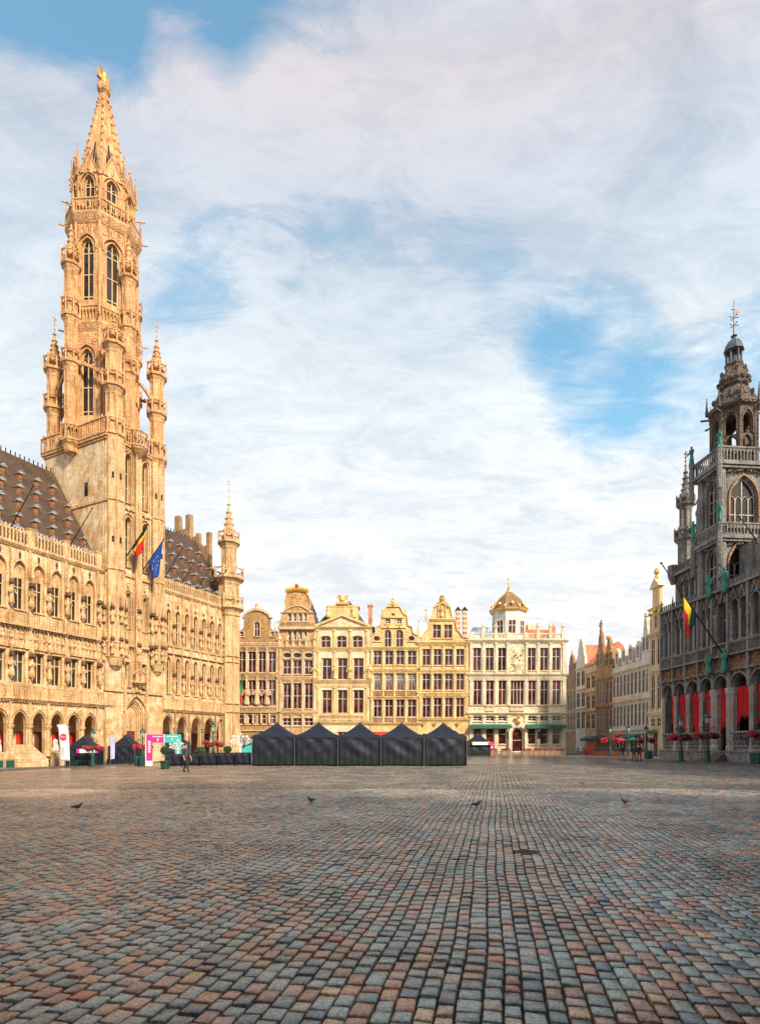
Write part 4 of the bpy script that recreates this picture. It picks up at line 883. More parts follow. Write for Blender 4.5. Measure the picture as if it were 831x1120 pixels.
gold(h,lambda m:(m.lathe([(.3,Z(838)),(.45,Z(825)),(.25,Z(812)),(.35,Z(800)),(.1,Z(790))],X(320),-.7,8),[m.ball(X(x),-.3,Z(800),.22,6) for x in (72,141,206,431,496,565)],[m.ball(X(310+10*k),-.5,Z(470+14*(k%3)),.2,5) for k in range(4)]))
for i,x in enumerate((136,205,428,495,562)):
    m=MB(); figure(m,X(x),0,Z(352),Z(298)-Z(352),8,x+2); part(m,'roof_statue',H_CRM,h)
sk=MB(); sk.prism([(X(78),Z(370)),(X(205),Z(370)),(X(190),Z(308)),(X(95),Z(308))],2.5,5); part(sk,'skylight',GLB,h)
rf=MB(); rf.prism([(X(395),Z(380)),(X(570),Z(380)),(X(540),Z(312)),(X(395),Z(312))],4,10); part(rf,'roof',TILE,h)
for a,b,u,v in ((392,416,330,275),(420,455,300,268)): 
    m=MB(); m.box(X(a),X(b),6,7.2,Z(u+60),Z(v)); part(m,'chimney',BRICK if a<400 else H_CRM,h)
m=MB(); m.box(X(518),X(540),2,3,Z(380),Z(312)); m.lathe([(.45,Z(312)),(.5,Z(306)),(.1,Z(290))],X(529),2.5,8); part(m,'chimney',BRICK,h)
# dome
dx,dy=X(305),5.0; R=3.15
dm=MB(); dm.lathe([(R,Z(400)),(R,Z(220)),(R*1.06,Z(217)),(R*1.1,Z(212))],dx,dy,8,PI/8); part(dm,'dome_drum',H_WHT,h)
for k in range(8):
    tt=-PI/2+k*PI/4; M=Matrix.Translation((dx,dy,0))@Matrix.Rotation(tt+PI/2,4,'Z')@Matrix.Translation((0,-R*math.cos(PI/8)-.07,0))
    window(h,-.78,.78,Z(345),Z(268),'rect',y=.04,nv=1,zh=(.6,),fw=.12,fm=FRW,gm=GLR,M=M)
dome=[(R*1.1,Z(212)),(R*1.12,Z(205)),(R*1.0,Z(185)),(R*.9,Z(165)),(R*.74,Z(145)),(R*.52,Z(125)),(R*.3,Z(108)),(R*.16,Z(98))]
dm=MB(); dm.lathe(dome,dx,dy,8,PI/8); part(dm,'dome',DOMES,h)
def fn(m):
    for k in range(8):
        a=PI/8+k*PI/4
        for i in range(len(dome)-1):
            (r0,z0),(r1,z1)=dome[i],dome[i+1]; m.bar((dx+r0*math.cos(a),dy+r0*math.sin(a),z0),(dx+r1*math.cos(a),dy+r1*math.sin(a),z1),.14,.12)
        m.ball(dx+R*1.13*math.cos(a),dy+R*1.13*math.sin(a),Z(195),.22,6,2)
        a+=PI/8; m.ball(dx+R*1.0*math.cos(a),dy+R*1.0*math.sin(a),Z(178),.34,7,1.1)
    m.lathe([(R*1.13,Z(214)),(R*1.16,Z(208)),(R*1.13,Z(204))],dx,dy,8,PI/8)
    m.lathe([(.55,Z(100)),(.5,Z(92)),(.25,Z(85)),(.3,Z(75)),(.08,Z(68))],dx,dy,8); m.tube((dx,dy,Z(70)),(dx,dy,Z(45)),.09,.09,6); figure(m,dx,dy,Z(46),Z(15)-Z(46),7,2); m.bar((dx-.4,dy,Z(20)),(dx+.3,dy,Z(30)),.1)
gold(h,fn)
for a,b,l in ((68,284,'left'),(361,570,'right')):
    m=MB(); n=24
    for k in range(n):
        xa=X(a)+(X(b)-X(a))*k/n; xb=X(a)+(X(b)-X(a))*(k+1)/n; m.add([(xa,-.3,Z(840)),(xb,-.3,Z(840)),(xb,-1.5,Z(853)),(xa,-1.5,Z(853)),(xa,-1.5,Z(860)),((xa+xb)/2,-1.5,Z(863)),(xb,-1.5,Z(860))],[(0,1,2,3),(3,2,6,5,4)])
    m.bar((X(a),-1.5,Z(853)),(X(b),-1.5,Z(853)),.06); part(m,'awning',AWN,h)
for x in (275,370,436):
    m=MB(); m.box(X(x)-.35,X(x)+.35,-.36,-.29,Z(915),Z(880)); m.ribbon([(X(x)-.35,Z(915)),(X(x)+.35,Z(915)),(X(x)+.35,Z(880)),(X(x)-.35,Z(880))],.06,-.4,-.35,True); part(m,'menu_board',IRON,h)
# ================================================================== RIGHT STREET ROW
RR=Fac((42.9,88),(.045,-.999))
def rrow(label,x0,x1,zt,floors,n,wall,gable=None,gl=GLS,fm=None,depth=9,roofz=None,roofm=None,trim=None,ww=.66,kinds=None,side=None,corn=.3):
    win=[]; W_=x1-x0
    for j,(a,b) in enumerate(floors):
        for i in range(n):
            c=x0+W_*(i+.5)/n; hw=W_/n*.5*ww; win.append((c-hw,c+hw,a,b,(kinds or {}).get(j,'rect'),1))
    pm=[x0+W_*i/n for i in range(n+1)]; pm[0]+=.15; pm[-1]-=.15
    pil=[(pm,a-.5,b+.35,.1) for a,b in floors if b<zt]
    corns=[(b+.45,b+.75,corn) for a,b in floors if b<zt]
    global KF; KF=.2
    h,t=house(RR,label,x0,x1,zt,wall,trim or wall,win,corns,gable,depth=depth,pil=pil,gl=gl,fm=fm,roofz=roofz,roofm=roofm,roofside=side or wall,fw=.07,holes_y=.06,group='gabled houses along the right hand street')
    KF=1.0
    return h,t
def gbl(x0,x1,z0,z1,st=.5):
    """scrolled gable outline, right to left"""
    c=(x0+x1)/2; w=(x1-x0)/2; h=z1-z0; R=[(1,0),(.86,.06),(.8,.3),(.62,.38),(.56,.62),(.42,.7),(.38,.82),(.22,.93),(0,1)]
    return [(c+w*a,z0+h*b) for a,b in R]+[(c-w*a,z0+h*b) for a,b in R[-2::-1]]
FB=[(4.6,7.6),(8.9,12.2),(13.4,15.9)]
h,t=rrow('brown stepped house at the far end of the street, just right of the domed house',-46,-39.8,15.5,[(1,3.6),(5,8),(9.5,12.6)],3,H_BRN,gbl(-46,-39.8,15.5,22),depth=8); part(t,'trim',H_BRN,h)
h,t=rrow('dark brown gabled house, second from the far end of the street',-39.8,-34.6,15.2,[(5,8),(9.3,12.9)],3,H_BRN,gbl(-39.8,-34.6,15.2,21.4),roofz=20); m=MB(); m.lathe([(.2,21.2),(.25,21.6),(.05,22.5)],-37.2,.2,6); part(m,'finial',H_TAN,h); part(t,'trim',H_TAN,h)
h,t=rrow('narrow white gabled house with a red tiled roof showing behind it',-34.6,-29.5,18.3,[(5.2,8.6),(9.6,12.6),(14,17)],2,H_WHT,gbl(-34.6,-29.5,18.3,23.9),roofz=22.5,roofm=TILE); part(t,'trim',H_WHT,h)
h,t=rrow('plain tan house under a red clay roof, right of the narrow white gable',-29.5,-24.4,17.6,[(5,7.8),(9,11.6),(13,15.4)],2,H_TAN,None,depth=9,side=H_TAN); r=MB(); r.add([(-29.6,-.3,17.9),(-24.4,-.3,17.9),(-24.4,4.5,21.9),(-29.6,4.5,21.9),(-29.6,9,17.9),(-24.4,9,17.9)],[(0,1,2,3),(3,2,5,4),(0,3,4),(1,5,2)]); part(r,'roof',TILE,h); t.box(-29.6,-24.3,-.35,9,17.55,17.9); part(t,'trim',H_TAN,h)
h,t=rrow('ornate dark brown house with a statue-topped gable and tall narrow windows',-24.4,-20.6,16.6,[(4.8,8.4),(9.6,13.6),(17.0,19.2)],3,H_BRN,gbl(-24.4,-20.6,16.6,23.4),depth=8); m=MB(); figure(m,-22.5,.2,23.2,2.4,7,3); part(m,'statue',H_OCH,h)
for x in (-24.2,-20.8): m=MB(); pinnacle(m,x,.1,16.8,20.3,.2,crock=False); part(m,'pinnacle',H_OCH,h)
part(t,'trim',H_OCH,h)
h,t=rrow('brown house with a gilded gable top, right of the statue-topped house',-20.6,-17.2,16.0,[(4.6,8.2),(9.4,13.4),(16.4,18.6)],2,H_OCH,gbl(-20.6,-17.2,16,21.6),depth=8,trim=H_BRN); part(t,'trim',H_BRN,h); [gold(h,lambda m,q=q:m.ball(*q)) for q in ((-18.9,0,21.5,.5,7),(-20.2,0,18.8,.3,6),(-17.6,0,18.8,.3,6))]
h,t=rrow('long whitish cream house with eight narrow windows per floor and maroon dormers',-17.2,-6.6,15.6,[(1.0,3.6),(5,8.6),(10.3,13.9)],8,H_WHT,None,gl=GLS,ww=.7,depth=10,side=H_WHT,corn=.35)
r=MB(); r.add([(-17.2,.3,15.7),(-6.6,.3,15.7),(-6.6,5,19.4),(-17.2,5,19.4),(-17.2,10,15.7),(-6.6,10,15.7)],[(0,1,2,3),(3,2,5,4),(0,3,4),(1,5,2)]); part(r,'roof',SLATEB,h)
for k in range(4):
    x=-15.8+2.55*k; m=MB(); m.wall([(x-.7,15.7),(x+.7,15.7),(x+.7,18.3),(x,19.0),(x-.7,18.3)],[shape('rect',x-.42,x+.42,16.2,18.1)],.1,.6); m.box(x-.7,x+.7,.61,3,15.7,18.2); d=part(m,'dormer',H_WHT,h); window(h,x-.42,x+.42,16.2,18.1,y=.4,gm=GLR,fw=.07,parent=d)
gf(t,-17,-6.8,9.0,9.9,0,.4,.12,41); part(t,'trim',[H_WHT,GILT2],h)
m=MB(); m.box(-13.2,-10.8,4,6,18,21.3); m.box(-13.4,-10.6,3.9,6.1,21.3,21.6); 
for k in range(3): m.lathe([(.2,21.6),(.2,22.2)],-12.8+.8*k,5,6)
part(m,'chimney',BRICK,h)
gold(h,lambda m:[m.ball(-16.5+1.33*k,-.3,9.4,.17,5) for k in range(8)])
h,t=rrow('slim cream house with a tall scrolled gable, left of the yellow gabled house',-6.6,-4.2,16.4,[(1,3.6),(5,8.6),(10.3,13.9),(17,19.2)],2,H_WHT,gbl(-6.6,-4.2,16.4,22.6),gl=GLS,ww=.7,depth=8,roofz=20); m=MB(); m.lathe([(.4,22.4),(.3,22.9),(.1,23.2)],-5.4,.2,8); part(m,'finial',H_WHT,h); part(t,'trim',[H_WHT,GILT2],h)
# yellow gabled house
KF=.25
win=[]
for a,b in ((4.6,5.9),(7.4,12.6),(14.2,18.2)): 
    for x in (-3.0,-1.2): win.append((x-.55,x+.55,a,b,'rect',1))
win+=[(-2.55,-1.65,19.8,22.0,'round',1),(-.85,-.45,20,21.5,'rect',0),(-3.75,-3.35,20,21.5,'rect',0),(-2.9,-1.6,-.2,3.6,'rect',1)]
gb=[(-.2,19.2),(-.3,22.0),(-.8,22.4),(-1.0,23.3),(-1.1,26.2),(-.8,26.3),(-2.1,27.4),(-3.4,26.3),(-3.1,26.2),(-3.2,23.3),(-3.4,22.4),(-3.9,22.0),(-4.0,19.2)]
h,t=house(RR,'tall yellow and cream gabled house with a gilded finial, next to the grey gothic building',-4.2,0.0,19.0,H_YEL,H_CRM,win,[(13.0,13.4,.35),(18.7,19.2,.4),(6.3,6.9,.4),(22.9,23.2,.25)],gb,depth=14,pil=[([-3.9,-2.1,-.3],6.9,12.9,.16),([-3.9,-2.1,-.3],13.4,18.6,.16),([-3.9,-.3],0,6.2,.2)],roofside=H_YEL,holes_y=.08,gl=GLS,group='gabled houses along the right hand street')
m=MB(); m.prism([(-1.05,26.15),(-.6,26.2),(-2.1,27.7),(-3.6,26.2),(-3.15,26.15)],-.3,.6); part(m,'gable_cap',H_CRM,h); part(t,'trim',[H_CRM,GILT2],h)
r=MB(); r.add([(-4.2,1,19),(0.8,1,19),(-.3,4,24.2),(-3,4,24.2),(-4.2,13,19),(.8,13,19),(-.3,11,24.2),(-3,11,24.2)],[(0,1,2,3),(1,5,6,2),(3,2,6,7),(0,3,7,4),(4,7,6,5)]); part(r,'roof',SLATE,h)
r=MB(); r.box(0.0,5.5,2.0,12,-.5,19.5); r.add([(0,1.6,19.5),(5.5,1.6,19.5),(5.5,7,24.6),(0,7,24.6),(0,12.4,19.5),(5.5,12.4,19.5)],[(0,1,2,3),(3,2,5,4),(0,3,4),(1,5,2)]); part(r,'rear_wing',SLATE,h)
gold(h,lambda m:(m.lathe([(.35,27.6),(.3,27.9),(.15,28.1),(.42,28.5),(.4,28.9),(.1,29.2)],-2.1,.1,8),m.ball(-2.1,-.2,22.6,.4,6),m.ball(-.6,-.2,22.3,.3,6),m.ball(-3.6,-.2,22.3,.3,6)))
KF=1.0
# ================================================================== GREY GOTHIC BUILDING (right)
MR=Fac((31.4,64.5),(.0893,-.996))
mh=fthing(MR,'gothic_hall','dark grey gothic building with arcades, red curtains and a stepped onion-topped tower','gothic building',10,0)
PX=[.2,2.35,4.5,6.65,8.75,10.95,13.55,16.15,18.75,21.3]; ME=21.6
ar=[((PX[i]+PX[i+1])/2,(PX[i+1]-PX[i])/2-.24) for i in range(9)]
holes=[]
for i,(c,hw) in enumerate(ar):
    holes+=[shape('round',c-hw,c+hw,1.55 if i!=4 else .9,8.2)]
    if i!=4: holes+=[shape('round',c-hw+.02+s,c-hw+s+hw-.1,11.3,15.0) for s in (0,hw+.06)]
    else: holes+=[shape('round',c-hw+.1,c+hw-.1,11.3,15.2)]
w=MB(); w.wall([(0,-.3),(ME,-.3),(ME,16.3),(0,16.3)],holes,0,.7)
w.box(0,ME,3.2,3.5,-.3,16.2); w.box(0,ME,.71,3.19,8.5,8.9); w.box(0,.4,.71,12,-.3,16.3); w.box(.4,ME,.71,3.19,-.3,.9); w.box(0,ME,.2,12,16.0,16.28); w.box(ME-.3,ME,3.5,12,-.3,16.3); w.box(0.4,ME-.3,11.6,12,-.3,16.0)
part(w,'wall',GREYST,mh)
cc_=MB(); bc=MB(); gt=MB()
for i,x in enumerate(PX):
    r=.23 if i not in(4,5) else .42
    cc_.lathe([(r*1.25,.3),(r*1.25,1.5),(r*1.1,1.65),(r,1.8),(r,6.2),(r*1.25,6.4),(r*1.35,6.8),(r*1.35,6.95)],x,.1,8,PI/8)
    for k in range(8): t=PI/8+k*PI/4; cc_.tube((x+r*math.cos(t),.1+r*math.sin(t),1.8),(x+r*math.cos(t),.1+r*math.sin(t),6.2),r*.13,n=5)
    gt.box(x-.13,x+.13,-.42,.01,8.4,16.2); pinnacle(gt,x,-.3,16.2,17.6,.15); gt.box(x-.2,x+.2,-.3,.012,6.95,8.4)
    cc_.lathe([(.26,11.15),(.26,11.4),(.17,11.5),(.17,13.7),(.28,13.9),(.28,14.1)],x,-.05,8)
for i,(c,hw) in enumerate(ar):
    gt.ribbon([(a,b) for a,b in arch_pts('round',c-hw,c+hw,6.95,8.2)][::-1],.16,-.25,.02); gt.ribbon([(c+(a-c)*.9,7.3+(b-7.3)*.9) for a,b in arch_pts('round',c-hw,c+hw,6.95,8.2)][::-1],.1,.1,.5)
    if i!=4:
        gt.box(c-hw-.1,c+hw+.1,-.25,.02,2.75,2.95); gt.box(c-hw-.1,c+hw+.1,-.15,.021,1.5,1.7)
        k=c-hw
        while k<c+hw-.15: gt.bar((k,-.08,1.7),(k+.35,-.08,2.75),.07); gt.bar((k+.35,-.08,1.7),(k,-.08,2.75),.07); k+=.35
        for s in (0,hw+.06):
            gt.ribbon(arch_pts('round',c-hw+.02+s,c-hw+s+hw-.1,13.9,15.0)[::-1],.12,-.22,.02)
            window(mh,c-hw+.02+s,c-hw+s+hw-.1,11.3,15.0,'round',y=.62,nv=0,zh=(.7,),fw=.07,fm=GREYLT,gm=GL)
        cc_.lathe([(.16,11.2),(.11,11.4),(.11,13.8),(.2,14.0)],c,-.05,8)
        balustrade(gt,c-hw-.3,c+hw+.3,9.95,11.1,-.3,.2,.08)
    else: window(mh,c-hw+.1,c+hw-.1,11.3,15.2,'round',y=.62,nv=1,zh=(.7,),fw=.08,fm=GREYLT,gm=GL)
    frieze(bc,c-hw-.2,c+hw+.2,8.75,9.9,-.05,.26,.2,i); frieze(bc,c-hw-.2,c+hw+.2,15.1,16.1,-.12,.26,.2,i+20)
    for s in (-.5,.5): gt.ribbon([(c+s*hw-.35,15.0),(c+s*hw,15.75),(c+s*hw+.35,15.0)],.1,-.35,-.05); gt.ball(c+s*hw,-.3,15.9,.12,5,1.6)
    for s in (-.33,.33): bc.ball(c+s*hw,-.35,8.6,.17,5,1.4)
bc.box(.1,ME-.1,-.06,-.003,8.75,9.9); bc.box(.1,ME-.1,-.13,-.004,15.05,16.1)
gt.box(0,ME,-.5,.02,9.9,10.05) ; gt.box(0,ME,-.45,.022,11.05,11.2); gt.box(0,ME,-.5,.024,16.1,16.35); gt.box(0,ME,-.32,.02,8.5,8.7); gt.box(-.1,ME,-.35,.01,-.3,1.0); gt.box(-.12,ME,-.42,.012,1.0,1.15)
x=.2
while x<ME: gt.box(x-.05,x+.05,-.42,-.3,16.35,16.75); gt.bar((x-.12,-.36,16.7),(x+.12,-.36,16.85),.08); x+=.36
# third storey, set back on the left wing
Y3=1.6
holes=[]; x=1.0; a3=[]
while x<6.8: a3.append(x); holes.append(shape('round',x-.36,x+.36,17.2,19.6)); x+=1.0
w=MB(); w.wall([(-.2,16.3),(7.4,16.3),(7.4,20.4),(-.2,20.4)],holes,Y3,Y3+.5); w.box(-.2,.3,Y3+.51,11,16.3,20.4); w.box(-.2,7.4,Y3+.1,11,20.2,20.42); part(w,'upper_wall',GREYST,mh)
for x in a3:
    window(mh,x-.36,x+.36,17.2,19.6,'round',y=Y3+.4,nv=0,zh=(.6,),fw=.06,fm=GREYLT,gm=GL); gt.ribbon(arch_pts('pointed',x-.45,x+.45,18.6,20.0)[::-1],.1,Y3-.15,Y3+.02); cc_.lathe([(.12,17.2),(.08,17.4),(.08,18.9),(.14,19)],x+.5,Y3-.1,6)
gt.box(-.3,7.4,Y3-.5,Y3+.5,20.4,20.65); balustrade(gt,-.3,7.4,20.65,21.5,Y3-.35,.25,.1); frieze(gt,.3,8.6,19.9,20.35,Y3,.25,.2,61)
for x in (-.2,): gt.lathe([(.2,19.6),(.5,20.4),(.55,20.7),(.55,21.7)],x,Y3-.3,8)
# steep roof with ridge
r=MB(); r.add([(.2,2.4,20.5),(ME,2.4,20.5),(ME,6.5,25),(2.5,6.5,25),(.6,10.6,20.5),(ME,10.6,20.5)],[(0,1,2,3),(3,2,5,4),(0,3,4),(1,5,2)]); part(r,'roof',SLATE,mh)
# right wing third storey
w=MB(); w.wall([(9.9,16.3),(ME,16.3),(ME,20.4),(9.9,20.4)],[],Y3,Y3+.5); part(w,'upper_wall',GREYST,mh)
# left turret
lt=MB(); turret(lt,.75,Y3+.6,.72,20.4,25.6,[(24.3,25.3)],rot=PI/8); turret(lt,.75,Y3+.6,.58,25,29.2,[(28.1,28.9)],(28.9,32.6),fin=1.6,rot=PI/8); part(lt,'corner_turret',GREYST,mh)
gb_=MB()
for k,x in enumerate((2.4,3.1,4.2)): zq=(24.3,26.5,25.0)[k]; gb_.lathe([(.28,20.6),(.22,zq-.5),(.3,zq-.4),(.3,zq)],x,Y3+.5,8); 
gb_.prism([(1.7,20.6),(6.8,20.6),(6.4,23.8),(4.6,24.6),(2.6,22.8)],Y3+.5,Y3+1.2); frieze(gb_,2.2,6.5,21,22.6,Y3+.5,.35,.2,71); part(gb_,'dormer_gable',GREYST,mh)
gr=[]
def green(x,y,z,h,label=None):
    m=MB(); figure(m,x,y,z,h*.88,8,int(x*10+z)); m.box(x-.18,x+.18,y-.18,y+.18,z-.15,z); part(m,'green_statue',COPPER,mh)
for x,y,z,hh in ((8.75,-.65,8.5,2.3),(10.95,-.65,8.5,2.3),(8.75,-.6,15.9,2.5),(10.95,-.6,15.9,2.5),(2.4,Y3+.5,24.4,1.2),(3.1,Y3+.5,26.6,1.6),(4.2,Y3+.5,25.1,1.6)): green(x,y,z,hh)
# tower: square block, near corner towards the square
t0,t1,ty0,ty1=7.0,9.9,-.15,4.1
def cam_face(mb_fn):  # faces that look along +s (towards the photographer)
    pass
tw_=MB(); zc=[16.3,21.3,28.1]
holes=[shape('pointed',t0+.75,t1-.75,17.2,20.6)]
h2=[shape('pointed',t0+.7,t1-.7,22.9,27.2)]
tw_.wall([(t0,16.3),(t1,16.3),(t1,28.1),(t0,28.1)],holes+h2,ty0,ty0+.4)
MF=Matrix(((0,-1,0,t1+.0),(1,0,0,0),(0,0,1,0),(0,0,0,1)))   # local x->+y, local -y -> +s
tw_.M=MF; tw_.wall([(ty0+.4,16.3),(ty1,16.3),(ty1,28.1),(ty0+.4,28.1)],[shape('pointed',.6,3.5,17.0,20.9),shape('pointed',.65,3.35,22.6,27.0)],0,.4); tw_.M=None
tw_.box(t0,t0+.3,ty0+.4,ty1,16.3,28.1); tw_.box(t0+.3,t1,ty1-.01,ty1+.3,16.3,28.1); tw_.box(t0,t1,ty0+.3,ty1,27.8,28.15)
part(tw_,'tower_wall',GREYST,mh)
window(mh,t0+.77,t1-.77,17.22,20.58,'pointed',y=ty0+.33,nv=1,zh=(.3,.65),fw=.08,fm=GREYLT,gm=GL); window(mh,t0+.72,t1-.72,22.92,27.18,'pointed',y=ty0+.33,nv=1,zh=(.4,.7),fw=.1,fm=GREYLT,gm=GL,tracery=True)
window(mh,.62,3.48,17.02,20.88,'pointed',y=.33,nv=3,zh=(.4,),fw=.1,fm=GREYST,gm=GL,M=MF,tracery=True); window(mh,.67,3.33,22.62,26.98,'pointed',y=.3,nv=3,zh=(.35,),fw=.12,fm=GREYLT,gm=GL,M=MF,tracery=True)
tb=MB(MF); frieze(tb,.1,4.1,27.1,28.0,-.02,.28,.2,81); tb.M=None; frieze(tb,t0+.1,t1-.1,26.8,28.0,ty0,.28,.2,82)
tb.M=MF; tb.ribbon(arch_pts('pointed',.6,3.4,22.6,27.1,9)[::-1],.16,-.2,.02); tb.ribbon(arch_pts('pointed',.5,3.6,17,21.1,9)[::-1],.16,-.2,.02); tb.M=None
for zb_,zt_ in ((21.2,22.5),(28.1,29.6)):
    e=.5 if zb_<25 else .5
    gt.box(t0-e,t1+e,ty0-e,ty1+.3,zb_-.45,zb_-.2); gt.box(t0-e-.15,t1+e+.15,ty0-e-.15,ty1+.45,zb_-.2,zb_)
    for p,q in (((t0-e,ty0-e),(t1+e,ty0-e)),((t1+e,ty0-e),(t1+e,ty1+.3)),((t0-e,ty0-e),(t0-e,ty1))):
        rail3(gt,p,q,zb_,zt_,.32,.14)
    gt.M=MF; frieze(gt,ty0,ty1,zb_-.9,zb_-.45,-.3,.25,.25,91); gt.M=None; frieze(gt,t0,t1,zb_-.9,zb_-.45,ty0-.3,.25,.25,92)
for (x,y) in ((t0,ty0),(t1,ty0),(t1,ty1)):
    gt.lathe([(.42,16.3),(.42,21),(.36,21.2),(.36,28)],x,y,8,PI/8); 
for (x,y,z,hh) in ((t1+.75,ty0-.75,22.4,2.0),(t0-.55,ty0-.55,22.4,1.9),(t0-.65,ty0-.65,29.9,1.9),(t1+.6,ty0-.65,29.6,1.6)):
    gt.lathe([(.2,z-4),(.26,z-1),(.2,z-.8),(.28,z-.15)],x,y,6); green(x,y,z,hh)
# lantern, bulbs, cap
LX,LY=(t0+t1)/2,2.15; R=1.95; lan=MB()
a=R*math.cos(PI/8); hw=R*math.sin(PI/8)
for k in range(8):
    t=k*PI/4; M=Matrix.Translation((LX,LY,0))@Matrix.Rotation(t+PI/2,4,'Z')@Matrix.Translation((0,-a,0)); lan.M=M
    lan.wall([(-hw,28.1),(hw,28.1),(hw,33.6),(-hw,33.6)],[shape('pointed',-.44,.44,29.2,30.9),shape('pointed',-.44,.44,31.0,33.0)],0,.35); lan.ribbon(arch_pts('pointed',-.5,.5,31,33.2)[::-1],.1,-.12,.02); frieze(lan,-hw,hw,33.2,33.7,0,.25,.12,k); lan.M=None
    tt=t+PI/8; lan.tube((LX+R*math.cos(tt),LY+R*math.sin(tt),28.1),(LX+R*math.cos(tt),LY+R*math.sin(tt),33.7),.18,n=6); pinnacle(lan,LX+2.35*math.cos(tt),LY+2.35*math.sin(tt),33.9,35.7,.14); lan.bar((LX+R*math.cos(tt),LY+R*math.sin(tt),33.5),(LX+2.9*math.cos(tt),LY+2.9*math.sin(tt),33.55),.14)
lan.lathe([(R,33.6),(2.25,33.8),(2.35,34.0),(2.3,34.25)],LX,LY,8,PI/8)
part(lan,'tower_lantern',BULB,mh)
ZS=Matrix.Translation((0,0,33.95))@Matrix.Diagonal((1,1,.83,1))@Matrix.Translation((0,0,-34.2))
cp=MB(ZS); cp.lathe([(2.2,34.2),(1.85,34.8),(1.7,35.7),(1.4,36.4),(1.05,36.7),(.98,36.9),(1.25,37.1),(1.35,37.6),(1.25,38.3),(1.0,38.7),(.75,39.0),(.75,39.4),(.85,39.6),(.85,39.75)],LX,LY,8,PI/8)
for k in range(8):
    t=k*PI/4+PI/8; cp.lathe([(.2,-.5),(.25,0),(.15,.3),(.02,.8)],0,0,4) if 0 else None
    cp.ball(LX+1.35*math.cos(t),LY+1.35*math.sin(t),37.6,.2,5); cp.ball(LX+1.05*math.cos(t),LY+1.05*math.sin(t),38.8,.2,5,1.6); cp.ball(LX+1.75*math.cos(t),LY+1.75*math.sin(t),35.6,.2,5,1.8)
    t+=PI/8; cp.ball(LX+1.2*math.cos(t),LY+1.2*math.sin(t),37.7,.27,6,1.2)
    cp.bar((LX+1.55*math.cos(t),LY+1.55*math.sin(t),35.3),(LX+1.3*math.cos(t),LY+1.3*math.sin(t),36.2),.35,.3)
part(cp,'bulbous_roof',BULB,mh)
cp=MB(ZS)
for k in range(6): t=k*PI/3; cp.tube((LX+.62*math.cos(t),LY+.62*math.sin(t),39.7),(LX+.62*math.cos(t),LY+.62*math.sin(t),41.2),.11,n=5)
for k in range(6): t=k*PI/3; cp.ribbon([(0,0),(1,0)],.1,0,.1) if 0 else None
cp.lathe([(.7,41.2),(.9,41.3),(.9,41.4),(.74,42.0),(.5,42.5),(.2,42.75),(.12,43.0),(.3,43.1),(.1,43.3)],LX,LY,8,PI/8); cp.lathe([(.25,39.7),(.25,41.3)],LX,LY,6); part(cp,'cupola',SLATEB,mh)
cp=MB(ZS); cp.tube((LX,LY,43.2),(LX,LY,47.4),.07,.03,6)
for z in (44.3,45.2): 
    for k in range(4): cp.tube((LX,LY,z),(LX+.35*math.cos(k*PI/2),LY+.35*math.sin(k*PI/2),z+.12),.03,n=4); cp.ball(LX+.38*math.cos(k*PI/2),LY+.38*math.sin(k*PI/2),z+.14,.07,5)
cp.bar((LX-.1,LY+.45,46.3),(LX+.1,LY-.35,46.1),.06,.06); part(cp,'finial',IRON,mh)
m=MB(ZS); m.bar((LX,LY-.05,46.1),(LX,LY+.62,46.0),.03,.32); part(m,'weather_vane',plain('vane_red',(.45,.06,.06),.5,0,.1),mh)
merge(gt,bc,1); merge(gt,tb,1); merge(gt,cc_,2); part(gt,'carved_tracery',[GREYST,BROWNC,GREYLT],mh)
dd=MB()
for c,hw in [ar[4]]:
    dd.box(c-hw,c+hw,2.9,3.1,.9,5); 
part(dd,'door',IRON,mh)
stp=MB()
for k in range(5): stp.box(ar[4][0]-ar[4][1]-.1*(5-k),ar[4][0]+ar[4][1]+.1*(5-k),-.43-.32*(5-k),.05,-.3,.18*k+.12)
part(stp,'steps',KERB,mh)
for i,(c,hw) in enumerate(ar):
    # dark windows behind and red curtains in the arches
    m=MB(); m.box(c-hw,c+hw,3.1,3.18,1.0,7.6); part(m,'rear_window',GL,mh) if i!=4 else None
    m=MB(); nu,nv=14,8; P=[]; drop=(3.6,3.3,3.1,3.2,3.4,3.8,3.5,3.4,3.6)[i]
    half= i in (0,)
    for j in range(nv+1):
        for k in range(nu+1):
            u=k/nu; v=j/nv; xx=c-hw+(2*hw)*(.45+.55*u if half else u); gath=1-.28*math.sin(PI*min(1,v*1.0))*(.5 if half else .6)
            xx=(c+hw)-((c+hw)-xx)*gath if half else c+(xx-c)*gath
            zt_=7.0-.05*math.cos(u*20); zb_=drop+.5*math.sin(u*5+i)-.25*math.cos(u*11)
            P.append((xx,.30+.10*math.sin(u*26+v*2)+.03*math.sin(u*41),zt_+(zb_-zt_)*v))
    m.v=P
    for j in range(nv):
        for k in range(nu): q=j*(nu+1)+k; m.f.append((q,q+1,q+nu+2,q+nu+1)); m.mi.append(0)
    e=fthing(MR,'curtain','x','curtain',c,3.4,.5,group='red curtains in the grey arcade')
    e['label']=['red curtain in the leftmost arch of the grey arcade','red curtain in the second arch from the left of the grey arcade','red curtain in the third arch from the left of the grey arcade','red curtain in the arch just left of the stepped entrance','red curtain in the entrance arch above the steps','red curtain in the first wide arch right of the entrance steps','red curtain in the second wide arch right of the entrance steps','red curtain in the third wide arch right of the entrance steps','red curtain in the last arch of the grey arcade'][i]
    o=part(m,'cloth',REDC,e,None,True); o.modifiers.new('t','SOLIDIFY').thickness=.03
    m=MB(); m.tube((c-hw,.3,7.05),(c+hw,.3,7.05),.03,n=6); part(m,'rod',IRON,e)
GM='slanted flagpoles on the grey building'
